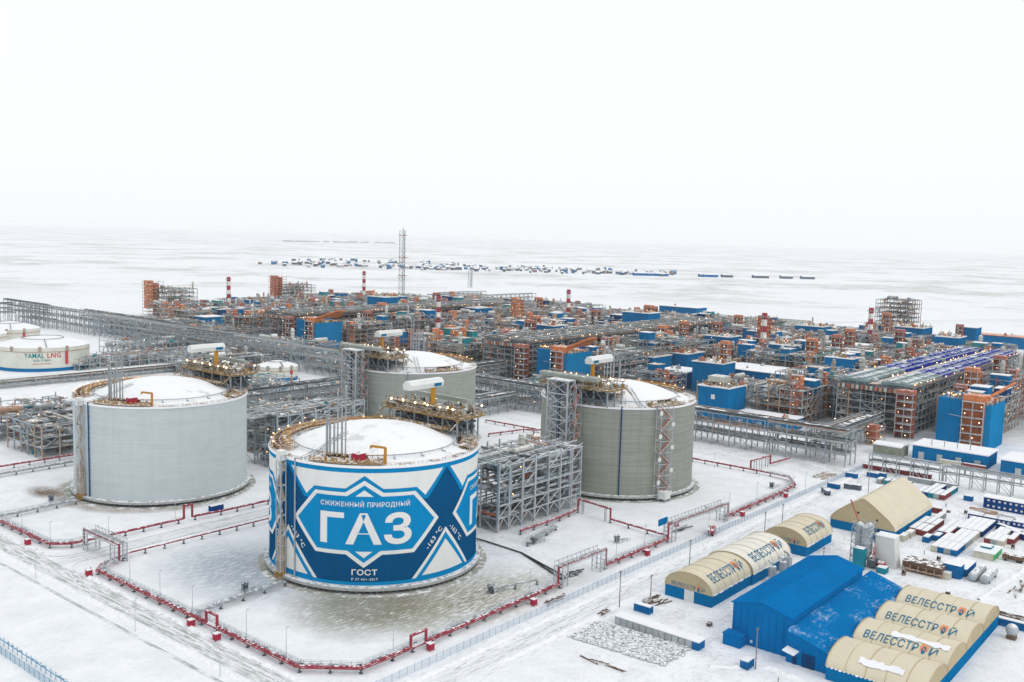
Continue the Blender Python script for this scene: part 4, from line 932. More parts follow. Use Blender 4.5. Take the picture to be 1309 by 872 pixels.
# main pipe rack that runs past all the trains, in sections
secs = [(-78, -30, 12, 20), (-28, 42, 12, 20), (44, 110, 12, 20), (112, 190, 11, 19), (192, 262, 11, 19), (264, 340, 12, 22), (342, 430, 12, 23), (432, 520, 12, 24), (522, 610, 12, 24), (612, 700, 12, 24), (702, 790, 12, 24), (792, 880, 12, 24), (882, 985, 12, 24)]
for i, (a, b, z0, z1) in enumerate(secs):
    pipe_rack('section of the long grey main pipe rack, %s counted from the right' % ORD[i], 292, 308, a, b, z0 - (5 if i < 5 else 4), z1, 'y', 500 + i, 3, lamps=0.12, dens=0.55 if i > 5 else 1.0, top='grating' if i < 6 else None)
for i, (a, b) in enumerate([(-130, -92), (-172, -132), (-214, -174)]):
    pipe_rack('light truss pipe bridge on legs above the container yard, %s span from the left' % ORD[i], 291, 296, a, b, 6.5, 10.2, 'y', 520 + i, 2, top=None, name='pipe_bridge', group='pipe bridge spans over the yard', bay=7, lamps=0, colour='steel_light', dens=0.6)
pipe_rack('steel rack branching from the main rack towards the first cooler rack', 309, 404, -62, -48, 7, 14.5, 'x', 530, 3, lamps=0.2)
pipe_rack('steel rack branching from the main rack towards the middle cooler rack', 309, 404, 270, 286, 7, 15, 'x', 531, 3, lamps=0.2)
pipe_rack('steel rack branching from the main rack towards the far cooler rack', 309, 404, 600, 616, 8, 18, 'x', 532, 3, lamps=0.2)
pipe_rack('second grey pipe rack running behind the main rack on the left', 330, 344, 690, 900, 8, 20, 'y', 533, 3, lamps=0.1)
pipe_rack('grey pipe rack crossing behind the round white tanks', 284, 292, 470, 690, 5, 13, 'y', 534, 2, lamps=0.1)
pipe_rack('low snowy pipe rack in front of the white lettered tank', 10, 290, 486, 500, 2.5, 5.5, 'x', 535, 2, top='white_clad', lamps=0.05)
pipe_rack('upper pipe rack behind the bare grey tank and the painted tank', 60, 205, 232, 244, 14, 25, 'x', 536, 3, lamps=0.2)
pipe_rack('rack leading from the tanks to the main rack behind the green grey tank', 206, 291, 226, 244, 12, 22, 'x', 537, 3, lamps=0.15)
pipe_rack('low pipe rack in the snow behind the riser tower', 250, 291, 165, 180, 5, 12, 'x', 538, 2, lamps=0.05)
pipe_rack('grey trestle on the far left skyline behind the white tanks', 285, 291, 890, 1010, 16, 28, 'y', 539, 3, lamps=0.0)
pipe_rack('wide steel loading frame on the far left edge', 180, 284, 975, 990, 14, 25, 'x', 540, 3, lamps=0.0)

for i, (a, b, c, e, h) in enumerate([(205, 284, 440, 505, 13), (150, 280, 540, 572, 10), (312, 392, 470, 560, 14), (312, 400, 640, 720, 15), (315, 400, 740, 830, 16), (225, 284, 590, 650, 12), (312, 390, 130, 210, 12), (120, 240, 264, 320, 9), (120, 230, 340, 380, 9), (312, 392, 330, 440, 13)]):
    module('pale open pipe module beside the main rack, %s of the scattered low ones' % ORD[i], a, b, c, e, h, 700 + i, warm=0.1, dens=0.75, name='pipe_module', group='low pipe modules along the main rack', cat='pipe module', colmat='steel_light')
# riser racks between the pairs of tanks
for i, (yy, lab) in enumerate(((0, 'tall steel riser rack standing between the painted tank and the olive grey tank'), (153.4, 'tall steel riser rack between the bare grey tank and the green grey tank'))):
    t = module(lab, 57, 118, yy - 15, yy + 14, 29, 560 + i, warm=0.05, dens=1.3, name='riser_rack', group='riser racks between the tanks', cat='pipe rack', colmat='steel_light')
    f = MB()
    rq = random.Random(88 + i); xf = [57, 64, 73, 82, 92, 101, 110, 118]
    for x, xn in zip(xf[:-1], xf[1:]):
        f.beam((x, yy - 15.6, 0), (x, yy - 15.6, 30.5), 0.62); lv = [6.0, 11.5, 17.0, 22.5, 28.6]
        for z, zn in zip(lv, lv[1:] + [30.4]):
            if rq.random() < 0.85: f.beam((x, yy - 15.6, z), (xn, yy - 15.6, z), 0.42)
            if rq.random() < 0.45: f.beam((x, yy - 15.6, z), (xn, yy - 15.6, zn), 0.28)
            if rq.random() < 0.4: f.tube((x, yy - 14, z + 2), (xn, yy - 14, z + 2), rq.uniform(0.3, 0.7), 1, 8)
        f.beam((x, yy - 15.6, 1.5), ((x + xn) / 2, yy - 15.6, 5.8), 0.34); f.beam((xn, yy - 15.6, 1.5), ((x + xn) / 2, yy - 15.6, 5.8), 0.34)
        f.beam((x, yy - 15.4, 29.5), (x, yy + 14, 29.5), 0.35); f.beam((x, yy - 15, 30), (x + 6, yy + 14, 30), 0.2)
    for yb in (yy - 8, yy, yy + 7): f.beam((50, yb, 29.5), (124, yb, 29.5), 0.6)
    for q in range(9): f.tube((40 if q % 2 else 46, yy - 6 + q * 1.6, 27.5), (126, yy - 6 + q * 1.6, 27.5), 0.5, 1, 8)
    f.build('front_frame', ['steel_light', 'pipe_grey'], t)
module('open steel pipe structure with brick-red pumps, left of the bare grey tank', -18, 30, 243, 285, 17.5, 570, warm=0.0, dens=1.0, name='riser_rack', group='riser racks between the tanks', cat='pipe rack')
module('steel pipe structure at the far left behind the snowy rack', -20, 40, 300, 350, 15, 571, warm=0.0, dens=0.8, name='riser_rack', group='riser racks between the tanks', cat='pipe rack')
module('steel frame behind the riser rack of the two rear tanks', 66, 120, 190, 226, 20, 572, warm=0.1, dens=1.0, name='riser_rack', group='riser racks between the tanks', cat='pipe rack')

# ------------------------------------------------------------------ blue and white process buildings
def shed(label, x0, x1, y0, y1, h, wallm='blue_clad', roofm='snow', pitch=0.0, group='blue walled buildings with snowy roofs', name='process_building', kit=0, seed=1, doors=3):
    rr = random.Random(seed); t = thing(name, label, 'building', (x0, y0, 0), group)
    m = MB(); m.box(x0, x1, y0, y1, 0, h); 
    for y in np.arange(y0 + 6, y1 - 1, 6): m.box(x0 - 0.12, x0 - 0.01, y - 0.12, y + 0.12, 0, h - 0.2)
    for x in np.arange(x0 + 6, x1 - 1, 6): m.box(x - 0.12, x + 0.12, y0 - 0.12, y0 - 0.01, 0, h - 0.2)
    m.build('wall', wallm, t)
    r = MB(); e = 0.7
    if pitch: r.prism([(x0 - e, h), ((x0 + x1) / 2, h + pitch), (x1 + e, h), (x1 + e, h + 0.5), ((x0 + x1) / 2, h + pitch + 0.5), (x0 - e, h + 0.5)], 'y', y0 - e, y1 + e)
    else: r.box(x0 - e, x1 + e, y0 - e, y1 + e, h, h + 0.7)
    ro = r.build('roof', roofm, t)
    for i in range(doors):
        dd = MB(); y = y0 + (y1 - y0) * (i + 0.5) / doors; dd.box(x0 - 0.16, x0 - 0.02, y - 1.6, y + 1.6, 0, min(4.5, h * 0.6)); dd.build('door', 'steel_light', t)
    for i in range(kit):
        k = MB(); x = rr.uniform(x0 + 2, x1 - 4); y = rr.uniform(y0 + 2, y1 - 4); s = rr.uniform(1.2, 2.6); k.box(x, x + s * 1.6, y, y + s, h + 0.7, h + 0.7 + s); k.tube((x + s, y + s / 2, h + 0.7 + s), (x + s, y + s / 2, h + 1.9 + s), s * 0.35, 0, 8)
        k.build('roof_unit', rr.choice(['pipe_pale', 'brick_red', 'fireproof', 'steel']), ro)
    return t
def tower_kit(t, x0, x1, y0, y1, z, seed, n=40):
    rr = random.Random(seed); m = MB()
    for _ in range(n):
        x = rr.uniform(x0, x1 - 2); y = rr.uniform(y0, y1 - 2); s = rr.uniform(0.4, 1.6); m.box(x, x + s * 2, y, y + s * 1.5, z, z + s * rr.uniform(0.8, 3), rr.randint(0, 4))
        if rr.random() < 0.4: m.tube((x, y, z), (x, y, z + rr.uniform(2, 6)), 0.35, rr.randint(0, 4), 6)
    m.rail([(x0, y1, z), (x0, y0, z), (x1, y0, z)], 1.3, 5, 0.16, 3)
    m.build('roof_equipment', ['pipe_pale', 'fireproof', 'brick_red', 'ochre', 'pipe_grey', 'ochre'], t)['kind'] = 'stuff'
    lamp_part(t, [(rr.uniform(x0, x1), rr.uniform(y0, y1), z + rr.uniform(1.5, 3)) for _ in range(max(4, n // 5))], 0.5)
t = shed('blue box building with a small white emblem beside the main rack', 366, 393, 34, 58, 24, seed=3, kit=0, doors=0); tower_kit(t, 366, 393, 34, 58, 24.7, 3, 50)
e_ = MB(); e_.box(365.6, 365.85, 44.5, 47.5, 15.5, 18.8); e_.build('wall_emblem', 'white_clad', t)
e_ = MB(); e_.box(372, 384, 42, 54, 27, 31); e_.build('roof_cabin', 'pipe_pale', t)
shed('low blue building with a broad snowy roof just behind the main rack', 364, 388, -12, 30, 7.5, seed=4, kit=2)
shed('long blue compressor hall with snowy roof and a striped stack beside it', 512, 558, 16, 118, 18, seed=5, kit=6, pitch=1.5)
shed('second blue compressor hall with snowy roof, behind the first', 790, 836, 28, 126, 18, seed=6, kit=6, pitch=1.5)
shed('blue compressor hall with snowy roof in the middle gas train', 590, 634, 452, 545, 16, seed=7, kit=6, pitch=1.5)
shed('blue compressor hall at the back of the middle gas train', 830, 870, 470, 560, 15, seed=8, kit=4, pitch=1.2)
shed('blue hall with snowy roof in the far left-hand gas train', 520, 560, 700, 790, 16, seed=9, kit=4, pitch=1.2)
t = shed('tall blue equipment block left of the olive tank dome, with lamps on its roof', 515, 548, 186, 224, 19, seed=10, doors=2); tower_kit(t, 515, 548, 186, 224, 19.7, 10)
t = shed('blue equipment block with flat pinkish white roof in front of the row', 478, 512, 132, 160, 14, seed=11, doors=2, kit=3)
t = shed('blue equipment block next to the brown steel columns', 556, 590, 174, 200, 20, seed=12); tower_kit(t, 556, 590, 174, 200, 20.7, 12)
t = shed('blue block behind the striped stack of the first train', 700, 730, 128, 160, 24, seed=13); tower_kit(t, 700, 730, 128, 160, 24.7, 13)
t = shed('wide blue block under the lattice tower at the right', 975, 1015, 84, 138, 29, seed=14); tower_kit(t, 975, 1015, 84, 138, 29.7, 14, 60)
t = shed('smaller blue block right of the lattice tower', 985, 1015, 56, 76, 22, seed=15)
t = shed('narrow tall blue block with brick-red stair at the right', 1010, 1035, 32, 46, 32, seed=16)
stair_block('brick-red stair against the narrow blue block at the right', 1003, 1010, 46, 54, 33, 17)
t = shed('blue block with white roof in the far left-hand train', 402, 428, 738, 760, 20, seed=17)
t = shed('long low blue and orange building at the far right edge', 1130, 1160, -40, 62, 15, roofm='orange', seed=18, kit=4)
t = shed('long blue hall on the snow at the back of the plant', 1150, 1185, 490, 560, 19, seed=19, kit=1)
t = shed('orange panelled low hall behind the middle train', 1095, 1120, 565, 620, 12, wallm='orange', seed=20)
for i, y in enumerate((570, 586, 602)):
    m = MB(); m.box(1094.6, 1094.95, y, y + 8, 0.5, 11); m.build('blue_panel', 'blue_clad', t)
t = shed('blue store building behind the third red stack', 905, 935, 575, 640, 14, seed=21)
shed('grey ribbed hangar with rounded roof at the back right', 1010, 1050, 250, 330, 16, wallm='steel', roofm='grey_roof', pitch=7, seed=22)
shed('blue walled snowy-roofed workshop at the back right', 900, 930, 270, 330, 9, seed=23, kit=3)
shed('second snowy-roofed workshop further right at the back', 1000, 1030, 160, 215, 9, seed=24, kit=3)
shed('snowy-roofed blue shed in front of the far left stack', 470, 500, 760, 800, 14, seed=25, kit=3)
shed('pale walled long shed at the back left of the plant', 900, 930, 880, 960, 9, wallm='orange', seed=26, kit=3)
for i, (x, y) in enumerate(((575, 690), (610, 702), (560, 420), (585, 405), (690, 430), (480, 470), (520, 480), (470, 430), (700, 760), (640, 770))):
    shed('small blue cabin among the pipes, %s of the scattered cabins' % ORD[i], x, x + 16, y, y + 22, 12 + i % 4, seed=30 + i, doors=1, kit=2, name='equipment_cabin')
t = shed('long low blue building with flat snowy roof behind the pipe bridge', 349, 372, -140, -98, 8, seed=40, doors=4, kit=0)
for i in range(4):
    m = MB(); m.tube((352 + i, -108 - 7 * i, 8.7), (352 + i, -108 - 7 * i, 13), 0.25, 0, 6); m.build('roof_flue', 'steel', t)
shed('blue flat-roofed building at the right edge behind the pipe bridge', 345, 372, -185, -148, 8, seed=41, doors=2, kit=3)
m = MB(); t = thing('tarpaulin_shed', 'olive canvas-covered shed with snow along its top', 'shed', (341, -94, 0))
m.prism([(341, 0), (356, 0), (356, 5.4), (348, 7), (341, 6.2)], 'y', -93.5, -77); m.build('canvas_cover', 'olive', t)
m = MB(); m.prism([(340.6, 6.25), (348, 7.05), (356.4, 5.45), (356.4, 6.2), (348, 7.9), (340.6, 6.9)], 'y', -93.8, -76.7); m.build('snow_cover', 'snow', t)

for i, (x0, x1, y0, y1, h, lab) in enumerate(((560, 590, 205, 232, 25, 'bright blue block with a pale roof among the pipes of the middle of the plant'), (645, 672, 176, 204, 25, 'bright blue block right of the brown column'), (600, 622, 88, 116, 27, 'dark blue block behind the near compressor hall'),
        (735, 765, 172, 200, 25, 'blue block far behind the olive tank dome'), (476, 500, 96, 124, 21, 'blue block in front of the near compressor hall'), (565, 585, 20, 44, 25, 'blue block between the compressor hall and the coolers'), (790, 815, 200, 232, 23, 'blue block near the back of the plant, right of its middle'),
        (690, 716, 300, 335, 36, 'tall blue block standing behind the middle coolers'), (565, 590, 340, 372, 27, 'blue block left of the middle cooler rack'), (640, 668, 400, 440, 24, 'wide blue block in the middle train, right of its stack'), (480, 505, 330, 352, 26, 'blue block close behind the left end of the middle coolers'),
        (690, 720, 560, 600, 26, 'blue block between the middle and the far train'), (600, 625, 640, 672, 36, 'blue block standing above the far coolers'), (900, 930, 180, 215, 22, 'blue block at the back right of the plant'), (850, 880, 10, 34, 26, 'blue block beyond the second compressor hall'))):
    h = h * 1.22; t = shed(lab, x0, x1, y0, y1, h, seed=800 + i, doors=0, kit=2, name='equipment_block', group='blue equipment blocks'); tower_kit(t, x0, x1, y0, y1, h + 0.7, 820 + i, 14)
for i, (x, y, w_, h, lab) in enumerate(((596, 66, 9, 33, 'orange stair tower behind the near compressor hall'), (640, 60, 8, 34, 'brick-red stair tower left of the blue coolers'), (500, 226, 9, 27, 'brick-red stair tower beside the blue blocks'), (612, 232, 9, 31, 'orange stair tower in the middle of the plant'), (655, 232, 8, 33, 'brick-red stair tower behind the orange one'),
        (720, 226, 9, 30, 'brown stair tower far behind the olive tank'), (548, 128, 8, 29, 'orange stair tower by the snowy roof'), (690, 66, 9, 36, 'orange stair tower near the striped stack'), (760, 40, 9, 34, 'brown stair tower before the second compressor hall'), (540, 350, 10, 31, 'brick-red stair tower left of the middle coolers'), (600, 390, 9, 30, 'orange stair tower in the middle train'),
        (690, 370, 9, 34, 'brick-red stair tower in the middle train, far side'), (760, 340, 10, 38, 'orange stair tower above the middle coolers'), (470, 400, 9, 26, 'orange stair tower nearest the green grey tank'), (560, 600, 10, 32, 'orange stair tower left of the far coolers'), (660, 690, 10, 34, 'brick-red stair tower in the far train'), (760, 700, 9, 33, 'brown stair tower at the back of the far train'), (500, 560, 9, 28, 'brick-red stair tower right of the far cold box'),
        (840, 260, 9, 30, 'orange stair tower at the back of the plant'), (870, 400, 10, 30, 'brown stair tower at the back, right of the middle stack'), (900, 620, 10, 28, 'orange stair tower at the back, under the flare'), (930, 110, 9, 38, 'orange stair tower under the lattice structure'), (480, -100, 9, 34, 'orange stair tower behind the near cold box'), (560, -100, 9, 36, 'brick-red stair tower beyond the near cold box'))):
    stair_block(lab, x, x + w_ * 0.8, y, y + w_, h * 1.2, 840 + i, group='orange and red stair towers', col='orange' if 'orange' in lab else 'brick_red')

# striped stacks
def stack(label, x, y, h, r=2.7):
    t = thing('striped_stack', label, 'chimney', (x, y, 0), 'red and white striped stacks'); n = 7
    for i in range(n):
        z0, z1 = h * (1 - (i + 1) / (n + 2.0)), h * (1 - i / (n + 2.0)); m = MB(); m.tube((x, y, z0), (x, y, z1), r * (1.12 - 0.12 * z0 / h), 0, 20, r2=r * (1.12 - 0.12 * z1 / h)); m.build('stripe', 'stack_red' if i % 2 == 0 else 'stack_white', t)
    m = MB(); m.tube((x, y, 0), (x, y, h * 2 / (n + 2.0) * 1.0), r * 1.2, 0, 20); m.build('plinth', 'fireproof', t)
    m = MB()
    for zz in (0.55, 0.93):
        m.tube((x, y, h * zz), (x, y, h * zz + 0.5), r + 1.6, 0, 18)
        for i in range(16): a = i * 22.5; m.beam(pol(x, y, r + 1.5, a, h * zz), pol(x, y, r + 1.5, a, h * zz + 1.5), 0.14)
    m.beam((x - r - 0.5, y, 0), (x - r - 0.5, y, h), 0.3); m.build('ladder_platform', 'steel', t)
    lamp_part(t, [(x - r - 1, y - r - 1, h * 0.57 + 2)], 0.6)
for lab, x, y, h in (('red and white striped stack beside the near snowy compressor hall', 652, 142, 58), ('striped stack beside the second snowy compressor hall on the right', 868, 111, 57), ('striped stack rising behind the green grey tank', 560, 505, 55), ('striped stack at the back of the middle train, left of open snow', 830, 515, 56),
                      ('leftmost striped stack standing against the snow field', 575, 945, 56), ('striped stack left of the tall flare mast', 872, 983, 60), ('striped stack at the far right edge of the plant', 905, -46, 57)):
    stack(lab, x, y, h)

# orange and brown columns in their scaffolds
def column_tower(label, x, y, w_, h, seed, wide=False):
    rr = random.Random(seed); t = thing('column_tower', label, 'process column', (x, y, 0), 'scaffolded process columns'); m = MB()
    m.box(x, x + w_, y, y + w_, h * 0.25, h); m.tube((x + w_ * 1.7, y + w_ / 2, 0), (x + w_ * 1.7, y + w_ / 2, h * 0.92), w_ * 0.45, 0, 12); m.build('column_shell', 'brick_red' if seed % 2 else 'orange', t)
    f = MB()
    for i in range(int(h / 4.5) + 1):
        z = i * 4.5; f.box(x - 1.4, x + w_ * 2.6, y - 1.4, y + w_ + 1.4, z, z + 0.2); f.rail([(x - 1.4, y + w_ + 1.4, z), (x - 1.4, y - 1.4, z), (x + w_ * 2.6, y - 1.4, z)], 1.2, 0, 0.15, 2.5)
    for a in (-1.4, w_ * 2.6):
        for b in (-1.4, w_ + 1.4): f.beam((x + a, y + b, 0), (x + a, y + b, h), 0.35)
    f.build('platform_frame', 'pipe_tan' if seed % 2 else 'steel', t)
    lamp_part(t, [(x - 1.6, y + rr.uniform(-1, w_ + 1), z) for z in np.arange(3, h, 4.5)] + [(x + rr.uniform(0, w_ * 2.5), y - 1.6, z) for z in np.arange(5, h, 7)], 0.5)
for i, (lab, x, y, w_, h) in enumerate((('brick-red scaffolded column at the far left skyline', 455, 960, 9, 52), ('brick-red scaffolded column behind the far left-hand train', 770, 1100, 10, 48), ('brown scaffolded column between the two striped stacks in the middle', 716, 515, 9, 48),
                                        ('orange scaffolded column hugging the near striped stack', 690, 158, 9, 52), ('brick-red column in the front of the middle train', 620, 205, 6, 30), ('brown column right of the first blue block', 600, 162, 6, 28), ('brown column by the white roof of the near hall', 610, 128, 6, 26),
                                        ('orange square column behind the second stack on the right', 958, 140, 8, 33), ('brick-red column in the left of the middle train', 448, 312, 6, 24), ('brick-red column beside the far blue cold box', 445, 650, 6, 26), ('brown column in the far left-hand train', 520, 640, 6, 28),
                                        ('brown column at the back of the middle train', 760, 640, 7, 34), ('orange column left of the middle cold box', 480, 290, 6, 22), ('small orange stair column before the first cooler rack', 368, -69, 5, 13))):
    column_tower(lab, x, y, w_, h, 600 + i)
module('tall lattice scaffold structure on the right skyline', 1040, 1085, 120, 165, 58, 650, warm=1.0, dens=1.4, name='lattice_structure', group='lattice scaffold structures')
module('lattice scaffold beside the leftmost brick-red column', 470, 520, 940, 970, 40, 651, warm=1.0, dens=1.2, name='lattice_structure', group='lattice scaffold structures')
module('lattice scaffold beside the second brick-red column', 785, 840, 1075, 1115, 32, 652, warm=1.0, dens=1.2, name='lattice_structure', group='lattice scaffold structures')

# flare mast
def flare(label, x, y, h, w_, twin=True):
    t = thing('flare_mast', label, 'mast', (x, y, 0)); m = MB(); n = int(h / 8)
    leg = [(x + w_ * math.cos(R_(a)), y + w_ * math.sin(R_(a))) for a in (20, 140, 260)]
    for i in range(n):
        z0, z1 = h * i / n, h * (i + 1) / n
        for j in range(3):
            p, q = leg[j], leg[(j + 1) % 3]; m.beam((*p, z0), (*p, z1), 0.7); m.beam((*p, z1), (*q, z1), 0.35); m.beam((*p, z0), (*q, z1), 0.3); m.beam((*q, z0), (*p, z1), 0.3)
    m.build('lattice', 'steel', t)
    r = MB(); r.tube((x, y, 0), (x, y, h + (6 if twin else 0)), 0.6, 0, 10)
    if twin: r.tube((x + 3, y + 3, 0), (x + 3, y + 3, h + 4), 0.5, 0, 10)
    r.build('flare_riser', 'steel', t)
    if twin:
        for z in (0.36, 0.62, 0.93):
            p = MB(); p.tube((x, y, h * z), (x, y, h * z + 0.8), w_ + 2.5, 0, 12); p.build('work_platform', 'brick_red', t)
flare('tall lattice flare mast rising above the plant skyline', 1016, 1037, 132, 6.5)
flare('short lattice mast standing on the snow right of the flare', 1500, 1300, 46, 6, False)
# snowy pipe frames under the flare
for i, (x0, x1, y0, y1) in enumerate(((1060, 1200, 1000, 1015), (1080, 1300, 940, 960), (1120, 1260, 1040, 1052))):
    pipe_rack('distant low grey pipe rack running right from the flare, %s of three' % ORD[i], x0, x1, y0, y1, 5, 12, 'x', 660 + i, 2, top=None, lamps=0, name='flare_pipe_rack', group='low pipe racks by the flare', bay=14)

# white storage tanks on the left
def white_tank(label, cx, cy, r, h, text=False, rise=6.5):
    t = thing('white_tank', label, 'tank', (cx, cy, 0), 'white storage tanks'); m = MB(); m.lathe(cx, cy, [(r, 1.8), (r, h)], 72); wl = m.build('wall', 'tank_white', t, smooth=True)
    m = MB(); m.lathe(cx, cy, [(r + 0.05, 0), (r + 0.05, 3.0)], 72); m.build('blue_base_band', 'blue_clad', t, smooth=True)
    m = MB(); m.lathe(cx, cy, [(r + 0.3, h - 0.1)] + [(q, h + rise * (1 - (q / r) ** 1.6)) for q in np.linspace(r, 0.05, 12)], 72); ro = m.build('roof', 'snow', t, smooth=True)
    m = MB(); m.lathe(cx, cy, [(r + 0.1, h - 3.6), (r + 0.5, h - 3.6), (r + 0.5, h - 3.2), (r + 0.1, h - 3.2)], 72); m.build('wind_girder', 'pipe_tan', t)
    m = MB(); rr_ = r * 0.45; zz = h + rise * (1 - 0.45 ** 1.6) + 0.8
    for i in range(36): m.beam(pol(cx, cy, rr_, i * 10, zz), pol(cx, cy, rr_, i * 10 + 10, zz), 0.4)
    for q in np.linspace(rr_, r, 8)[:-1]:
        q2 = q + (r - rr_) / 7; m.beam(pol(cx, cy, q, 250, h + rise * (1 - (q / r) ** 1.6) + 0.6), pol(cx, cy, q2, 250, h + rise * (1 - (q2 / r) ** 1.6) + 0.6), 0.5)
    m.build('roof_walkway', 'steel_dark', ro)
    for a in (170, 207, 242, 275):
        m = MB(); p = pol(cx, cy, r + 0.5, a, 0); m.box(p[0] - 0.9, p[0] + 0.9, p[1] - 0.9, p[1] + 0.9, h - 3, h + 1.2); m.build('foam_chamber', 'fireproof', t)
    m = MB(); p = pol(cx, cy, r + 0.6, 274, 0); m.box(p[0] - 0.9, p[0] + 0.9, p[1] - 0.9, p[1] + 0.9, 6, h - 3.4); m.build('stair_panel', 'letter_red', t)
    if text:
        Dg = r * math.pi / 180
        def fn(a, z, base=222): q = R_(base + 20 + a); return (cx + (r + 0.12) * math.cos(q), cy + (r + 0.12) * math.sin(q), z)
        for txt, a0, a1, z0, z1, mm in (('YAMAL', -19, 5, h - 8.6, h - 4.4, 'letter_green'), ('LNG', 8.5, 25, h - 8.6, h - 4.4, 'letter_red'), ('525-T-001', -8, 12, h - 11.6, h - 9.7, 'letter_green'), ('ГК КОНДЕНСАТ', -9, 13, h - 13.8, h - 12.8, 'letter_red')):
            if txt.startswith('ГК'):
                bm = poly_bm([(a0, z0), (a1, z0), (a1, z0 + 0.5), (a0, z0 + 0.5)])
            else: bm = text_bm(txt, 0.02, 1.1); fit_bm(bm, a0, a1, z0, z1)
            cut_bm(bm, 3.0); lay(bm, fn, 'lettering', mm, wl)
    return t
white_tank('white storage tank with YAMAL LNG lettering and blue base band', 141, 588, 38, 20.5, True)
white_tank('white storage tank with snowy roof cut off by the left edge', 122, 712, 38, 20.5)
white_tank('white storage tank half hidden behind the lettered one', 178, 742, 28, 20)
white_tank('low white tank with snowy dome behind the riser rack', 252, 398, 17, 12, rise=4)
white_tank('small grey white tank left of the low domed tank', 222, 420, 10, 15, rise=2)

# far settlement on the snow
rr = random.Random(99); hut = {}
for c in ('hut_dark', 'hut_brown', 'hut_blue', 'hut_pale'):
    m = MB(); m.box(-14, 14, -6, 6, 0, 7); w_ = m
    hut[c] = (m, c)
WORD = {'hut_dark': 'dark grey', 'hut_brown': 'brown', 'hut_blue': 'blue', 'hut_pale': 'pale grey'}
base_h = {}
for i in range(295):
    u = rr.random(); c = rr.choice(['hut_dark', 'hut_dark', 'hut_dark', 'hut_brown', 'hut_blue', 'hut_pale', 'hut_pale'])
    px = (1900 + (2850 - 1900) * u + rr.gauss(0, 30), 2665 + (1516 - 2665) * u + rr.gauss(0, 30)); off = (rr.gauss(80, 90) if rr.random() < 0.3 else rr.uniform(-200, 950)) * (1 - 0.72 * u)
    x, y = px[0] + off * 0.77, px[1] + off * 0.63
    if c not in base_h:
        t = thing('settlement_house', 'small %s house in the far snow-bound settlement' % WORD[c], 'house', (x, y, 0), 'houses of the far settlement')
        b = MB(); b.box(x - 13, x + 13, y - 6, y + 6, 0, 8); b.build('wall', c, t); b = MB(); b.prism([(y - 7, 8), (y, 12), (y + 7, 8)], 'x', x - 14, x + 14); b.build('roof', rr.choice(['snow', c]), t); base_h[c] = t
    else:
        t = copy_tree(base_h[c]); t.location = (x, y, 0)
    t.rotation_euler.z = rr.choice([0, 0.6, 1.57, -0.6, 1.0]); s = rr.uniform(0.32, 0.85); t.scale = (s, s * rr.uniform(0.8, 1.2), rr.uniform(0.8, 1.4))
for i, (x, y, l) in enumerate(((2760, 1560, 130), (2930, 1420, 70), (2990, 1375, 40), (3090, 1290, 60), (3170, 1225, 45), (3235, 1170, 50))):
    t = thing('warehouse', 'long blue warehouse at the right of the far settlement, %s from the left' % ORD[i], 'warehouse', (x, y, 0), 'long warehouses of the far settlement'); b = MB(); b.box(x - l / 2, x + l / 2, y - 10, y + 10, 0, 9); b.build('wall', 'cont_blue' if i < 2 else 'hut_dark', t)
    b = MB(); b.prism([(y - 11, 9), (y, 12), (y + 11, 9)], 'x', x - l / 2 - 1, x + l / 2 + 1); b.build('roof', 'hut_blue', t); t.rotation_euler.z = R_(-39)
for i in range(16):
    x, y = 6431 + (8012 - 6431) * i / 15 + rr.uniform(-40, 40), 8428 + (8552 - 8428) * i / 15 + rr.uniform(-60, 60)
    t = thing('ridge_building', 'faint dark building on the low ridge near the horizon', 'building', (x, y, 0), 'faint buildings on the horizon ridge'); b = MB(); l = rr.uniform(14, 60); hh = rr.uniform(6, 14); b.box(x - l, x + l, y - 20, y + 20, 0, hh); b.build('wall', 'hut_pale', t); t.rotation_euler.z = R_(-39)
    b = MB(); b.box(x - l, x + l, y - 20, y + 20, hh, hh + 1.5); b.build('roof', 'hut_blue', t)

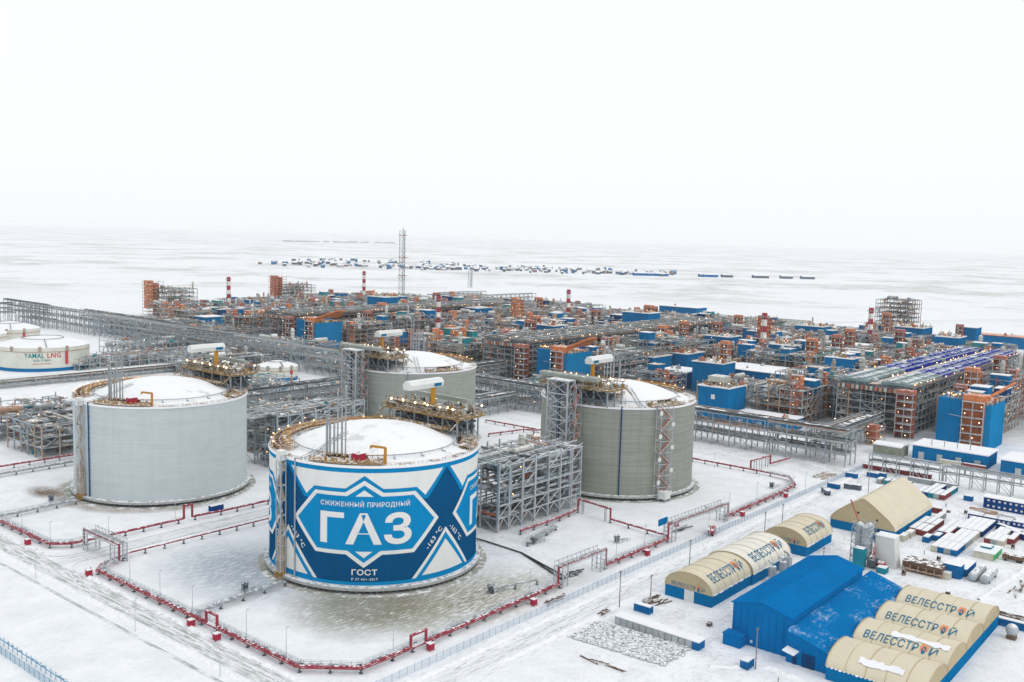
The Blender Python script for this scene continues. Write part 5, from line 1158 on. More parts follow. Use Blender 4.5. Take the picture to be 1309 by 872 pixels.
# ------------------------------------------------------------------ red fire mains, walkways and gantries round the tanks
sup = MB(); sup.box(-0.18, 0.18, -0.18, 0.18, 0.25, 1.35); sup.box(-0.95, 0.95, -0.14, 0.14, 1.2, 1.42); sup.box(-0.55, 0.55, -0.45, 0.45, 0.0, 0.28)
SUP0 = None
def support(parent, x, y, ang):
    global SUP0
    if SUP0 is None:
        me_o = sup.build('pipe_support', 'steel_dark'); SUP0 = me_o.data; bpy.data.objects.remove(me_o)
    o = bpy.data.objects.new('pipe_support', SUP0); COL.objects.link(o); o.parent = parent
    o.location = (x - parent.location.x, y - parent.location.y, 0); o.rotation_euler.z = ang
def pipeline(label, pts, red=True, tray=True, r=0.48, loops=(), group='pipe runs on low supports', pm=None, z=1.85):
    t = thing('pipe_run', label, 'pipe', (pts[0][0], pts[0][1], 0), group)
    P3 = [(x, y, z) for x, y in pts]
    # expansion loops: (segment index, fraction, length, height)
    path = []
    for i, (a, b) in enumerate(zip(P3[:-1], P3[1:])):
        path.append(a); A = Vector(a); B = Vector(b); d = (B - A)
        for (si, fr, ln, hh) in loops:
            if si == i:
                c = A + d * fr; dn = d.normalized() * ln / 2; path += [tuple(c - dn), tuple(c - dn + Vector((0, 0, hh))), tuple(c + dn + Vector((0, 0, hh))), tuple(c + dn)]
    path.append(P3[-1]); m = MB(); m.path(path, r, 0, 10); m.build('main_pipe', pm or ('pipe_red' if red else 'pipe_grey'), t)
    if tray:
        w = MB(); pp = MB()
        for a, b in zip(P3[:-1], P3[1:]):
            A = Vector(a); B = Vector(b); d = (B - A); L = d.length; d.normalize(); n = Vector((-d.y, d.x, 0)) * 1.05
            w.beam(A + n + Vector((0, 0, 0.2)), B + n + Vector((0, 0, 0.2)), 0.9, 0, 0.12); k = max(1, int(L / 2.6))
            for s in (0.55, 1.45):
                nn = n * s / 1.05 * 1.05
                for hz_ in (0.75, 1.25): w.beam(A + nn * 1.0 + Vector((0, 0, hz_)), B + nn * 1.0 + Vector((0, 0, hz_)), 0.07)
                for i in range(k + 1): q = A.lerp(B, i / k) + nn; w.beam(q + Vector((0, 0, 0.2)), q + Vector((0, 0, 1.25)), 0.07)
            pp.tube(A - n * 0.8 - Vector((0, 0, 0.15)), B - n * 0.8 - Vector((0, 0, 0.15)), 0.24, 0, 6)
        w.build('walkway', 'steel', t); pp.build('side_pipe', 'pipe_red' if red else 'pipe_grey', t)
    for a, b in zip(P3[:-1], P3[1:]):
        A = Vector(a); B = Vector(b); d = B - A; L = d.length; k = max(1, int(L / 8)); ang = math.atan2(d.y, d.x) + math.pi / 2
        for i in range(k + 1 if b == P3[-1] else k):
            q = A.lerp(B, i / k); support(t, q.x, q.y, ang)
    return t
pipeline('red fire main with walkway running off to the left past the bare grey tank', [(-82, 215), (-82, 97), (-76, 91.5), (-71, 91.5)], z=1.9)
pipeline('red main along the road edge between the bare grey tank and the painted tank', [(-70, 91), (-22, 90.5), (-10, 89), (48, 88)], tray=False, loops=((0, 0.93, 4.0, 5.5),), r=0.5)
pipeline('thin dark red pipe on small supports behind the painted tank', [(-68, 65.5), (40, 65)], tray=False, r=0.3)
pipeline('red main with walkway along the near left road', [(-70, 63.5), (-79, 61), (-83.5, 56), (-83.5, -60), (-72, -73.5), (-60, -74)], loops=((2, 0.62, 6, 3.6),))
pipeline('red main with walkway along the pale fence, left part in front of the painted tank', [(-60, -74), (23, -74)], loops=((0, 0.13, 6.5, 3.6),))
pipeline('red main with walkway between the two pipe gantries', [(52, -74.5), (98, -75)])
pipeline('red main with walkway right of the second gantry, turning at the corner', [(146, -77), (206, -77.5), (226, -76), (239, -68), (240.5, -56)])
pipeline('red main running away behind the olive grey tank', [(240.5, -56), (240.5, -8), (240.5, 60), (239, 150)], tray=False)
pipeline('grey pipe with walkway from the near left main to the painted tank stair', [(-81, -4), (-44, -1.5)], red=False, r=0.35)
pipeline('grey pipe leading in to the foot of the bare grey tank', [(-81, 147.5), (-46, 149)], red=False, r=0.35)
pipeline('red main at the far left behind the bare grey tank', [(-100, 234), (-12, 236), (0, 236)], tray=False, r=0.5)
pipeline('grey pipe at the far left in front of the red one', [(-100, 219), (-8, 221)], red=False, r=0.45)
pipeline('red pipe from the riser rack with a grey valve deck', [(62, -24), (90, -24), (107, -22)], tray=False, r=0.5)
pipeline('red pipe from the olive grey tank out to the second gantry', [(104, -42), (101, -73)], tray=False, r=0.42)
pipeline('grey hydrant line in the snow before the riser rack', [(52, -36), (78, -31)], red=False, r=0.35)
pipeline('dark red pipes in the snow behind the painted tank platform', [(205, 118), (233, 112), (238, 104)], tray=False, r=0.5)
pipeline('dark pipe on supports right of the painted tank near the mud', [(2, -60), (20, -66)], red=False, r=0.3, tray=False)
t = thing('pipe_portal', 'red pipe portal on grey posts beside the olive grey tank', 'pipe', (107, -22, 0)); m = MB(); m.path([(107, -22, 1.8), (107, -22, 6.5), (104, -42, 6.5), (104, -42, 1.8)], 0.45, 0, 10); m.build('main_pipe', 'pipe_red', t)
m = MB()
for (x, y) in ((106.6, -25), (104.4, -39)):
    for s in (-0.6, 0.6): m.beam((x + s, y, 0), (x + s, y, 6), 0.25)
    for z in (2, 4, 6): m.beam((x - 0.6, y, z), (x + 0.6, y, z), 0.18)
m.build('portal_post', 'steel', t)
t = thing('pipe_portal', 'red pipe portal over the track at the right corner of the mains', 'pipe', (245, -45, 0)); m = MB(); m.path([(241, -44, 1.8), (241, -44, 6.5), (262, -46, 6.5), (262, -46, 1.8), (285, -48, 1.8)], 0.5, 0, 10); m.build('main_pipe', 'pipe_red', t)
m = MB()
for x in (244, 251, 259):
    m.beam((x, -44.6, 0), (x, -44.6, 6.2), 0.3); m.beam((x, -46.0, 0), (x, -46.0, 6.2), 0.3); m.beam((x, -44.6, 6), (x, -46.0, 6), 0.25)
m.build('portal_post', 'steel', t)
t = thing('hose_line', 'pair of dark hoses from the painted tank to the first gantry', 'hose', (44, -18, 0)); m = MB()
for o_ in (0, 0.9): m.path([(40.5, -13 - o_, 1.6), (44, -18 - o_, 0.5), (43, -40, 0.45), (30 + o_ * 3, -70, 0.5), (25, -72, 3)], 0.3, 0, 8)
m.build('hose', 'black', t)

def gantry(label, p, q, z, w_=4.0, red=True):
    """bridge between p and q with two trestle legs and a handrailed walkway"""
    t = thing('pipe_gantry', label, 'gantry', (p[0], p[1], 0), 'pipe gantries over the tracks'); A = Vector((p[0], p[1], 0)); B = Vector((q[0], q[1], 0)); d = (B - A); L = d.length; d.normalize(); n = Vector((-d.y, d.x, 0))
    for c, nm in ((A, 0), (B, 1)):
        m = MB()
        for s in (-w_ / 2, w_ / 2):
            for u in (0, 3.2):
                e = c + n * s + d * (u if nm == 0 else -u); m.beam(e, e + Vector((0, 0, z)), 0.32)
        for i in range(int(z / 2) + 1):
            zz = Vector((0, 0, min(z, i * 2)))
            for s in (-w_ / 2, w_ / 2):
                u = d * (3.2 if nm == 0 else -3.2); m.beam(c + n * s + zz, c + n * s + u + zz, 0.18)
                if i * 2 + 2 <= z: m.beam(c + n * s + zz, c + n * s + u + zz + Vector((0, 0, 2)), 0.14)
            m.beam(c - n * w_ / 2 + zz, c + n * w_ / 2 + zz, 0.18)
        m.build('trestle', 'steel_light', t)
    m = MB(); k = max(2, int(L / 2.6))
    for s in (-w_ / 2, w_ / 2):
        for zz in (z, z + 1.8): m.beam(A + n * s + Vector((0, 0, zz)), B + n * s + Vector((0, 0, zz)), 0.24)
        for i in range(k + 1):
            e = A.lerp(B, i / k) + n * s; m.beam(e + Vector((0, 0, z)), e + Vector((0, 0, z + 1.8)), 0.14)
            if i < k: e2 = A.lerp(B, (i + 1) / k) + n * s; m.beam(e + Vector((0, 0, z)), e2 + Vector((0, 0, z + 1.8)), 0.12)
    for i in range(k + 1): e = A.lerp(B, i / k); m.beam(e - n * w_ / 2 + Vector((0, 0, z)), e + n * w_ / 2 + Vector((0, 0, z)), 0.16)
    m.beam(A + Vector((0, 0, z + 0.15)), B + Vector((0, 0, z + 0.15)), w_ * 0.4, 0, 0.08)
    m.build('bridge_truss', 'steel_light', t)
    m = MB(); o_ = -n * w_ * 0.3; u = Vector((0, 0, 1)); m.path([tuple(A - d * 1.5 + o_ + u * 1.6), tuple(A - d * 1.5 + o_ + u * (z + 0.6)), tuple(B + d * 1.5 + o_ + u * (z + 0.6)), tuple(B + d * 1.5 + o_ + u * 1.6)], 0.42, 0, 10); m.build('main_pipe', 'pipe_red', t)
    m = MB()
    for s in (0.1, 0.28): m.tube(A + n * w_ * s + u * (z + 0.35), B + n * w_ * s + u * (z + 0.35), 0.2, 0, 6)
    m.build('side_pipe', 'pipe_grey', t)
    return t
gantry('grey trestle pipe gantry over the road between the bare and the painted tank', (-71.5, 86), (-71.5, 62), 7.2, 5)
g1 = gantry('pipe gantry over the track in front of the painted tank', (23.5, -73), (50.5, -73.5), 7.4)
g2 = gantry('longer pipe gantry with a blue board in front of the olive grey tank', (99, -74.5), (145, -77), 7.4)
m = MB(); m.box(93.5, 100.5, -73.2, -72.8, 7.4, 10.2); m.build('blue_board', 'blue_clad', g2)

def monitor(x, y, lab):
    t = thing('hydrant_cabinet', lab, 'hydrant', (x, y, 0), 'red hydrant cabinets along the mains'); m = MB(); m.box(x - 1.0, x + 1.0, y - 0.8, y + 0.8, 0.35, 2.3); m.build('cabinet', 'red_paint', t)
    m = MB(); m.box(x - 1.05, x + 1.05, y - 0.85, y + 0.85, 2.3, 2.5); m.build('snow_cap', 'snow', t)
    m = MB(); m.tube((x, y + 0.7, 1.6), (x, y + 2.6, 1.8), 0.3, 0, 8); m.tube((x + 0.7, y, 2.4), (x + 0.7, y, 3.4), 0.14, 0, 6); m.box(x - 1.0, x - 0.8, y - 0.9, y - 0.7, 0, 0.36); m.box(x + 0.8, x + 1.0, y - 0.9, y - 0.7, 0, 0.36); m.box(x - 0.1, x + 0.1, y + 0.7, y + 0.9, 0, 0.36); m.build('valve', 'pipe_red', t)['kind'] = 'stuff'
MON = [(-86, 107), (-86.5, 57), (-86.5, -9), (-87, -24), (-47, -77), (3.5, -77.5), (77, -78), (121, -66), (157, -80.5), (204, -81)]
for i, (x, y) in enumerate(MON): monitor(x, y, 'red hydrant cabinet beside the mains, %s counted from the left' % ORD[i])
for i, (x, y) in enumerate(((-57, 4), (2, -59), (56, -36), (-52, 160), (82, -60), (150, -66), (216, -68))):
    t = thing('valve_skid', 'small grey valve skid standing in the snow by the mains, %s from the left' % ORD[i], 'valve skid', (x, y, 0), 'small grey valve skids'); m = MB(); m.tube((x, y, 0.6), (x, y, 2.6), 0.9, 0, 12); m.tube((x, y, 2.6), (x, y, 2.8), 1.35, 0, 12)
    for k in range(5): a = k * 72; m.beam(pol(x, y, 1.2, a, 0), pol(x, y, 1.2, a, 3.6), 0.12)
    m.build('valve_body', 'steel_dark', t); m = MB(); m.tube((x + 1, y, 1.1), (x + 6, y - 1.5, 1.1), 0.25, 0, 8); m.beam((x + 3, y - 1, 0), (x + 3, y - 1, 1.1), 0.2); m.beam((x + 5.6, y - 1.5, 0), (x + 5.6, y - 1.5, 1.1), 0.2); m.rail([(x + 1, y - 2, 0.4), (x + 6, y - 3, 0.4)], 1.2, 0, 0.08, 1.2); m.build('branch_pipe', 'pipe_grey', t)

# lamp posts
def lamp_post(x, y, h, lab, grp, mm='pole_pale', arm=True, wood=False):
    t = thing('lamp_post' if not wood else 'utility_pole', lab, 'lamp post' if not wood else 'pole', (x, y, 0), grp); m = MB(); m.tube((x, y, 0), (x, y, h), 0.13 if not wood else 0.2, 0, 8, r2=0.09 if not wood else 0.14); m.build('post', mm, t)
    m = MB()
    if wood: m.beam((x - 0.9, y, h - 0.6), (x + 0.9, y, h - 0.6), 0.18); m.ball((x - 0.7, y, h - 0.4), 0.15, 0, 6, 4); m.ball((x + 0.7, y, h - 0.4), 0.15, 0, 6, 4); m.build('cross_arm', mm, t)
    else: m.beam((x, y, h - 0.1), (x + 0.5, y, h + 0.1), 0.1); m.box(x + 0.2, x + 1.0, y - 0.25, y + 0.25, h + 0.05, h + 0.25); m.build('lamp_head', mm, t)
LP = [(-79, 190), (-79, 150), (-79, 128), (-79, 103), (-60, 93), (-30, 93), (-79, 42), (-79, 22), (-79, 2), (-79, -28), (-79, -48), (-55, -69), (-28, -69), (12, -69), (68, -69), (88, -70), (125, -80), (160, -72), (190, -72), (215, -80), (235, -52), (235, -25), (235, 6), (226, -82)]
for i, (x, y) in enumerate(LP): lamp_post(x, y, 8.5, 'slim pale lamp post by the mains, %s counted from the left' % (ORD[i] if i < 20 else ['twenty-first', 'twenty-second', 'twenty-third', 'twenty-fourth'][i - 20]), 'slim lamp posts along the mains')
for i, (x, y) in enumerate(((-100.5, 68), (-100.5, 0), (-100.5, -46))): lamp_post(x, y, 10.5, 'tall lamp post beyond the near left road, %s from the left' % ORD[i], 'lamp posts beyond the left road')
for i, (x, y, h) in enumerate(((23, -100, 13), (70, -101, 13.5), (132, -103, 12), (150, -103, 12), (10, -157, 13), (112, -137, 9), (245, -108, 14), (37, -104, 9))): lamp_post(x, y, h, 'dark utility pole by the tents and the yard, %s from the left' % ORD[i], 'dark utility poles of the yard', 'pole', wood=True)

# ------------------------------------------------------------------ fences
fp = MB(); fp.beam((0, 0, 0), (0, 0, 2.7), 0.11); FP = None
pn = MB()
for z in (0.2, 1.1, 2.0, 2.45): pn.beam((0.05, 0, z), (2.95, 0, z), 0.05)
for i in range(1, 15): pn.beam((0.2 * i, 0, 0.15), (0.2 * i, 0, 2.5), 0.024)
def fence(label, p, q, mm, group=None):
    t = thing('mesh_fence', label, 'fence', (p[0], p[1], 0), group); A = Vector((p[0], p[1], 0)); B = Vector((q[0], q[1], 0)); d = (B - A); L = d.length; k = int(L / 3); ang = math.atan2(d.y, d.x)
    po = MB(); po.v = [(x + p[0], y + p[1], z) for x, y, z in fp.v]; po.f = fp.f; po.m = fp.m; a = po.build('post', mm, t); pa = MB(); pa.v = [(x + p[0], y + p[1], z) for x, y, z in pn.v]; pa.f = pn.f; pa.m = pn.m; b = pa.build('mesh_panel', mm, t)
    for i in range(k + 1):
        o = a if i == 0 else a.copy()
        if i: COL.objects.link(o); o.parent = t
        o.location = d * (i / k); o.rotation_euler.z = ang
        if i < k:
            o = b if i == 0 else b.copy()
            if i: COL.objects.link(o); o.parent = t
            o.location = d * (i / k); o.rotation_euler.z = ang; o.scale = (L / k / 3, 1, 1)
    return t
fence('long pale blue mesh fence in front of the tanks, left stretch', (-118, -84), (60, -84), 'fence_grey')
fence('long pale blue mesh fence in front of the tanks, right stretch', (60, -84), (300, -86.5), 'fence_grey')
fence('blue mesh fence crossing the bottom left corner', (-135.5, 40), (-135.5, -60), 'fence_blue')
t = thing('barrier_pipe', 'snow-topped blue pipe barrier behind the corner fence', 'barrier', (-133, 40, 0)); m = MB(); m.tube((-132.5, 40, 1.7), (-132.5, -60, 1.7), 0.28, 0, 8); m.build('rail_pipe', 'fence_blue', t); m = MB()
for y in np.arange(-60, 41, 3.0): m.beam((-132.5, y, 0), (-132.5, y, 2.6), 0.16)
m.build('barrier_post', 'fence_blue', t)

# ------------------------------------------------------------------ tents and halls
def globe_mark(fn, u, v, du, dv, parent):
    def el(cx, cy, rx, ry, n=20, a0=0, a1=360): return [(u + du * (cx + rx * math.cos(R_(a0 + (a1 - a0) * i / n))), v + dv * (cy + ry * math.sin(R_(a0 + (a1 - a0) * i / n)))) for i in range(n)]
    for pts, mm, sh in ((el(-0.28, 0.2, 0.42, 0.45), 'letter_orange', 0.0), (el(0.28, 0.2, 0.42, 0.45), 'letter_orange', 0.004), (el(0.02, -0.12, 0.36, 0.46), 'letter_blue', 0.05)):
        bm = poly_bm(pts); lay(bm, (lambda a, b, s=sh: fn(a, b, s)), 'globe_mark', mm, parent)
def arch_tent(label, x0, x1, y0, y1, axis, wh, rise, side_text=None, end_text=None, snow=None, seed=1, group='cream arched tent hangars', tv=(0.17, 0.33), tu=(0.12, 0.9), door=True, cover='cream_tent'):
    t = thing('tent_hangar', label, 'tent', (x0, y0, 0), group); m = MB()
    L = (x1 - x0) if axis == 'x' else (y1 - y0); Wd = (y1 - y0) if axis == 'x' else (x1 - x0); n = 20
    def F(u, v, off=0.0):
        """u along the axis in metres, v = 0..1 round the arch (0 = side towards the camera)"""
        ph = math.pi * v; a = Wd / 2 + 0.06 + off; b = rise + 0.06 + off; s = Wd / 2 - a * math.cos(ph); z = wh + b * math.sin(ph) ** 0.92
        return (x0 + u, y0 + s, z) if axis == 'x' else (x0 + s, y1 - u, z)
    m.box(x0, x1, y0, y1, 0, wh); m.build('side_wall', 'blue_clad', t)
    m = MB(); vv = []; ff = []
    seg = max(4, int(L / 5))
    for i in range(seg + 1):
        for j in range(n + 1):
            sag = 0.12 * (i % 2) - 0.06
            vv.append(F(L * i / seg, j / n, 0.05 + sag * math.sin(math.pi * j / n)))
    for i in range(seg):
        for j in range(n): a = i * (n + 1) + j; ff.append((a, a + n + 1, a + n + 2, a + 1))
    m.add(vv, ff); cov = m.build('roof_cover', cover, t)
    for e, u in ((0, 0.0), (1, L)):
        m = MB(); pts = [F(u, j / n) for j in range(n + 1)]; m.add(pts, [tuple(range(n + 1)) if e else tuple(range(n, -1, -1))]); m.build('end_panel', 'tan_tent', t)
    m = MB()
    for u in [0.0, L]:
        for j in range(n): m.beam(F(u, j / n, 0.12), F(u, (j + 1) / n, 0.12), 0.22)
    m.build('end_rib', 'tan_tent', t)
    for i in range(1, seg):
        m = MB(); u = L * i / seg
        for j in range(n): m.beam(F(u, j / n, 0.10), F(u, (j + 1) / n, 0.10), 0.16, 0, 0.1)
        m.build('seam_rib', 'tan_tent', cov)
    m = MB(); rs = random.Random(seed + 77); k = int(L / 1.2)          # snow lying in the gutter at the eaves
    for side in (0, 1):
        for i in range(k):
            u = L * (i + 0.5) / k; p_ = F(u, side, 0.25); m.ball((p_[0], p_[1], wh - 0.05 + rs.uniform(0, 0.12)), rs.uniform(0.25, 0.6), 0, 6, 4, 0.45)
    m.build('eaves_snow', 'snow', t)['kind'] = 'stuff'
    if door and axis == 'x':
        dd = MB(); yc = (y0 + y1) / 2 - 0.5; dd.box(x0 - 0.14, x0 - 0.02, yc - 1.9, yc + 1.9, 0, wh * 0.97); dd.build('door', 'white_clad', t)
    if side_text:
        a, b = tu[0] * L, tu[1] * L; Lt = b - a; v0, v1 = tv
        for txt, q0, q1 in (('ВЕЛЕССТР', 0.0, 0.74), ('Й', 0.90, 1.0)):
            bm = text_bm(txt, 0.003, 1.08); fit_bm(bm, a + Lt * q0, a + Lt * q1, v0, v1 if txt != 'Й' else v1 + 0.02); cut_bm(bm, None, 0.03); lay(bm, lambda u, v: F(u, v, 0.22), 'lettering', 'letter_blue', cov)
        globe_mark(lambda u, v, s: F(u, v, 0.22 + s), a + Lt * 0.82, (v0 + v1) / 2, Lt * 0.075, (v1 - v0) * 0.95, cov)
    if end_text and axis == 'x':
        def E_(u, v, s=0.0): return (x0 - 0.16 - s, y1 - u, v)
        a, b = Wd * 0.14, Wd * 0.86; Lt = b - a
        for txt, q0, q1 in (('ВЕЛЕССТР', 0.0, 0.72), ('Й', 0.9, 1.0)):
            bm = text_bm(txt, 0.003, 1.08); fit_bm(bm, a + Lt * q0, a + Lt * q1, wh + 0.5, wh + 1.9 if txt != 'Й' else wh + 2.2)
            lay(bm, E_, 'lettering', 'letter_blue', t)
        globe_mark(lambda u, v, s: E_(u, v, s), a + Lt * 0.81, wh + 1.25, Lt * 0.085, 1.9, t)
    if snow:
        rr = random.Random(seed); m = MB()
        for (u0, u1, v0, v1) in snow:
            k = 14; up = []; lo = []
            for i in range(k + 1):
                u = u0 * L + (u1 - u0) * L * i / k; up.append(F(u, v1 + rr.uniform(-0.02, 0.02) * (0 < i < k), 0.27)); lo.append(F(u, v0 + rr.uniform(-0.02, 0.02) * (0 < i < k), 0.27))
            m.add(up + lo, [(i, i + 1, k + 2 + i, k + 1 + i) for i in range(k)])
        m.build('snow_patch', 'snow', cov)
    return t
arch_tent('cream arched tent with blue walls, nearest the long grey shed', 44.4, 75.0, -124, -105.5, 'x', 4.2, 6.0, True, True, seed=1)
arch_tent('cream arched tent joined behind the nearest one', 75.4, 109, -124.6, -105.2, 'x', 4.2, 6.2, True, False, seed=2, door=False, cover='pale_tent')
arch_tent('separate cream arched tent before the big ridged tent', 121.5, 149, -126, -107.5, 'x', 4.2, 6.0, True, True, seed=3, tu=(0.2, 0.85), door=False)
for i, (xc, lab) in enumerate(((88.5, 'lettered cream arched tent at the back of the row of four'), (68.3, 'second lettered cream arched tent from the back of the row of four'), (48.3, 'lettered cream arched tent half covered by a snow patch'), (28.0, 'plain cream arched tent at the front of the row of four'))):
    arch_tent(lab, xc - 9.9, xc + 9.9, -203.5, -175.2, 'y', 4.0, 4.9, i < 3, False, snow=[(0.35, 0.95, 0.34, 0.43)] if i == 2 else ([(0.3, 0.75, 0.2, 0.3)] if i == 3 else None), seed=10 + i, tv=(0.19, 0.33), tu=(0.1, 0.86), door=False)
# big ridged tent
t = thing('tent_hangar', 'largest cream tent with sharp ridge and blue lower walls', 'tent', (170, -145, 0), 'cream arched tent hangars'); x0, x1, y0, y1 = 170.5, 224, -145.5, -117
m = MB(); m.box(x0, x1, y0, y1, 0, 4.0); m.build('side_wall', 'blue_clad', t)
yc = (y0 + y1) / 2
prof = [(y0 - 0.3, 3.9), (y0 + 0.3, 5.8), (y0 + 2.6, 8.4), (yc - 5, 13.2), (yc - 1.2, 15.6), (yc, 16.0), (yc + 1.2, 15.6), (yc + 5, 13.2), (y1 - 2.6, 8.4), (y1 - 0.3, 5.8), (y1 + 0.3, 3.9)]
m = MB(); n = len(prof); k = 9
for i in range(k + 1):
    for (y, z) in prof: m.v.append((x0 - 0.3 + (x1 - x0 + 0.6) * i / k, y, z + (0.12 if i % 2 else 0)))
for i in range(k):
    for j in range(n - 1): m.f.append((i * n + j, (i + 1) * n + j, (i + 1) * n + j + 1, i * n + j + 1)); m.m.append(0)
m.n = len(m.v); m.build('roof_cover', 'cream_tent', t)
for x, fl in ((x0 - 0.05, 0), (x1 + 0.05, 1)):
    m = MB(); m.add([(x, y, z) for y, z in prof], [tuple(range(n)) if fl else tuple(range(n - 1, -1, -1))]); m.build('end_panel', 'tan_tent', t)
for (y, z, a) in ((yc + 2, 8.8, 0.5), (yc - 6.5, 7.0, 0.4)):
    m = MB(); m.box(x0 - 0.25, x0 - 0.12, y - a, y + a, z, z + 0.8); m.build('vent_flap', 'black', t)
m = MB(); m.box(x0 - 0.16, x0 - 0.03, yc - 8, yc - 3, 0.2, 3.6); m.build('gate', 'navy', t)

# blue hall and lean-to
t = thing('blue_hall', 'big plain blue hall with a clean gabled roof', 'hall', (24, -161.5, 0)); m = MB(); m.prism([(-161.2, 0), (-141.8, 0), (-141.8, 12.6), (-151.5, 15.0), (-161.2, 12.6)], 'x', 24.5, 86)
for x in np.arange(30, 86, 6): m.box(x - 0.1, x + 0.1, -141.8, -141.68, 0, 12.4)
for y in np.arange(-159, -142, 2.4): m.box(24.36, 24.5, y - 0.08, y + 0.08, 0, 12.4)
m.build('wall', 'blue_hall', t)
for s, (ya, yb) in enumerate(((-161.8, -151.5), (-141.2, -151.5))):
    m = MB(); za, zb = 12.55, 15.05
    m.add([(24, ya, za), (86.6, ya, za), (86.6, yb, zb), (24, yb, zb), (24, ya, za + 0.3), (86.6, ya, za + 0.3), (86.6, yb, zb + 0.3), (24, yb, zb + 0.3)], [(3, 2, 1, 0), (4, 5, 6, 7), (0, 1, 5, 4), (1, 2, 6, 5), (2, 3, 7, 6), (3, 0, 4, 7)])
    for x in np.arange(26, 86, 2.4):
        for q in (0,): m.beam((x, ya, za + 0.33), (x, yb, zb + 0.33), 0.1, 0, 0.08)
    m.build('roof_slope', 'blue_hall', t)
m = MB(); m.box(24.2, 24.48, -149, -148.3, 1.2, 2.0); m.box(24.2, 24.48, -147, -146.3, 1.2, 2.0); m.build('window', 'white_clad', t)
t = thing('lean_to_hall', 'low blue lean-to hall with snow-streaked sloping roof against the big hall', 'hall', (22, -175, 0)); m = MB(); m.prism([(-174.9, 0), (-161.4, 0), (-161.4, 10.0), (-174.9, 6.2)], 'x', 21.6, 93)
for y in np.arange(-174, -162, 2.4): m.box(21.46, 21.6, y - 0.08, y + 0.08, 0, 6.2)
m.build('wall', 'blue_hall', t); m = MB(); m.add([(21, -175.4, 6.1), (93.6, -175.4, 6.1), (93.6, -161.5, 10.05), (21, -161.5, 10.05), (21, -175.4, 6.4), (93.6, -175.4, 6.4), (93.6, -161.5, 10.35), (21, -161.5, 10.35)], [(3, 2, 1, 0), (4, 5, 6, 7), (0, 1, 5, 4), (1, 2, 6, 5), (2, 3, 7, 6), (3, 0, 4, 7)])
for x in np.arange(23, 93, 2.4): m.beam((x, -175.4, 6.43), (x, -161.5, 10.38), 0.1, 0, 0.08)
m.build('roof_slope', 'blue_roof_snowy', t); m = MB(); m.box(21.3, 21.58, -170.5, -166.5, 0, 4.2); m.build('gate', 'navy', t); m = MB(); m.box(21.3, 21.58, -164.8, -163.6, 0, 2.4); m.build('door', 'navy', t)
m = MB(); m.prism([(-165.5, 4.2), (-161.8, 4.9), (-161.8, 5.2), (-165.5, 4.5)], 'x', 17.5, 21.5); m.build('porch_roof', 'snow', t)
t = thing('side_box', 'low blue box built onto the near corner of the blue hall', 'annex', (20, -142, 0)); m = MB(); m.box(20, 24.3, -147, -141, 0, 3.6); m.build('wall', 'blue_hall', t); m = MB(); m.box(19.8, 24.3, -147.2, -140.8, 3.6, 3.85); m.build('roof', 'blue_hall', t)

# ------------------------------------------------------------------ yard: containers, sheds, plant
CB = {}
def container(x, y, rot, colr, lab, l=12.2, h=2.6, w_=2.45, z=0.0, grp='shipping containers and cabins of the yard', name='shipping_container', cat='container', windows=0):
    key = (colr, l, h, windows)
    if key not in CB:
        t = thing(name, lab, cat, (0, 0, 0), grp); b = MB(); b.box(-l / 2 + 0.06, l / 2 - 0.06, -w_ / 2 + 0.06, w_ / 2 - 0.06, 0.15, h - 0.06)
        for sx in (-1, 1):
            for sy in (-1, 1): b.box(sx * l / 2 - 0.1, sx * l / 2 + 0.1, sy * w_ / 2 - 0.1, sy * w_ / 2 + 0.1, 0, h)
        for sy in (-1, 1):
            b.box(-l / 2, l / 2, sy * w_ / 2 - 0.06, sy * w_ / 2 + 0.06, h - 0.16, h + 0.01); b.box(-l / 2, l / 2, sy * w_ / 2 - 0.06, sy * w_ / 2 + 0.06, 0, 0.16)
            for q in np.arange(-l / 2 + 0.6, l / 2 - 0.3, 0.9): b.box(q, q + 0.4, sy * (w_ / 2 - 0.02) - 0.05, sy * (w_ / 2 - 0.02) + 0.05, 0.2, h - 0.2)
        b.build('body', colr, t)
        for s in (-1, 1):
            d = MB(); d.box(-l / 2 - 0.05, -l / 2 + 0.05, s * 0.58 - 0.54, s * 0.58 + 0.54, 0.25, h - 0.22); d.beam((-l / 2 - 0.08, s * 0.3, 0.3), (-l / 2 - 0.08, s * 0.3, h - 0.3), 0.06); d.build('door', colr, t)
        for i in range(windows):
            q = -l / 2 + l * (i + 0.5) / windows
            for sy in (-1, 1):
                wn = MB(); wn.box(q - 0.5, q + 0.5, sy * (w_ / 2 + 0.03) - 0.04, sy * (w_ / 2 + 0.03) + 0.04, 1.0, 1.95); wn.build('window', 'white_clad', t)
        sn = MB(); sn.box(-l / 2 + 0.2, l / 2 - 0.2, -w_ / 2 + 0.15, w_ / 2 - 0.15, h - 0.05, h + 0.14); sn.build('snow_layer', 'snow', t)
        CB[key] = t
    else:
        t = copy_tree(CB[key]); t['label'] = lab; t['group'] = grp; t['category'] = cat
    t.location = (x, y, z); t.rotation_euler.z = R_(rot); return t
def row(pre, spots, colr, rot, l=12.2, **kw):
    for i, (x, y, *z) in enumerate(spots): container(x, y, rot, colr if isinstance(colr, str) else colr[i % len(colr)], '%s, %s' % (pre, (ORD[i] + ' of the row') if len(spots) > 1 else 'alone'), l, z=z[0] if z else 0.0, **kw)
row('blue container under the front wall of the largest tent', [(167, -138.2)], 'cont_blue', 90, 6)
row('cream container beside the largest tent', [(175, -148.2), (182, -148.6)], 'cont_cream', 0, 6)
row('maroon container in the rank right of the largest tent, near end', [(193.5, -147.6), (193, -150.4), (192.5, -153.2)], 'cont_maroon', 0)
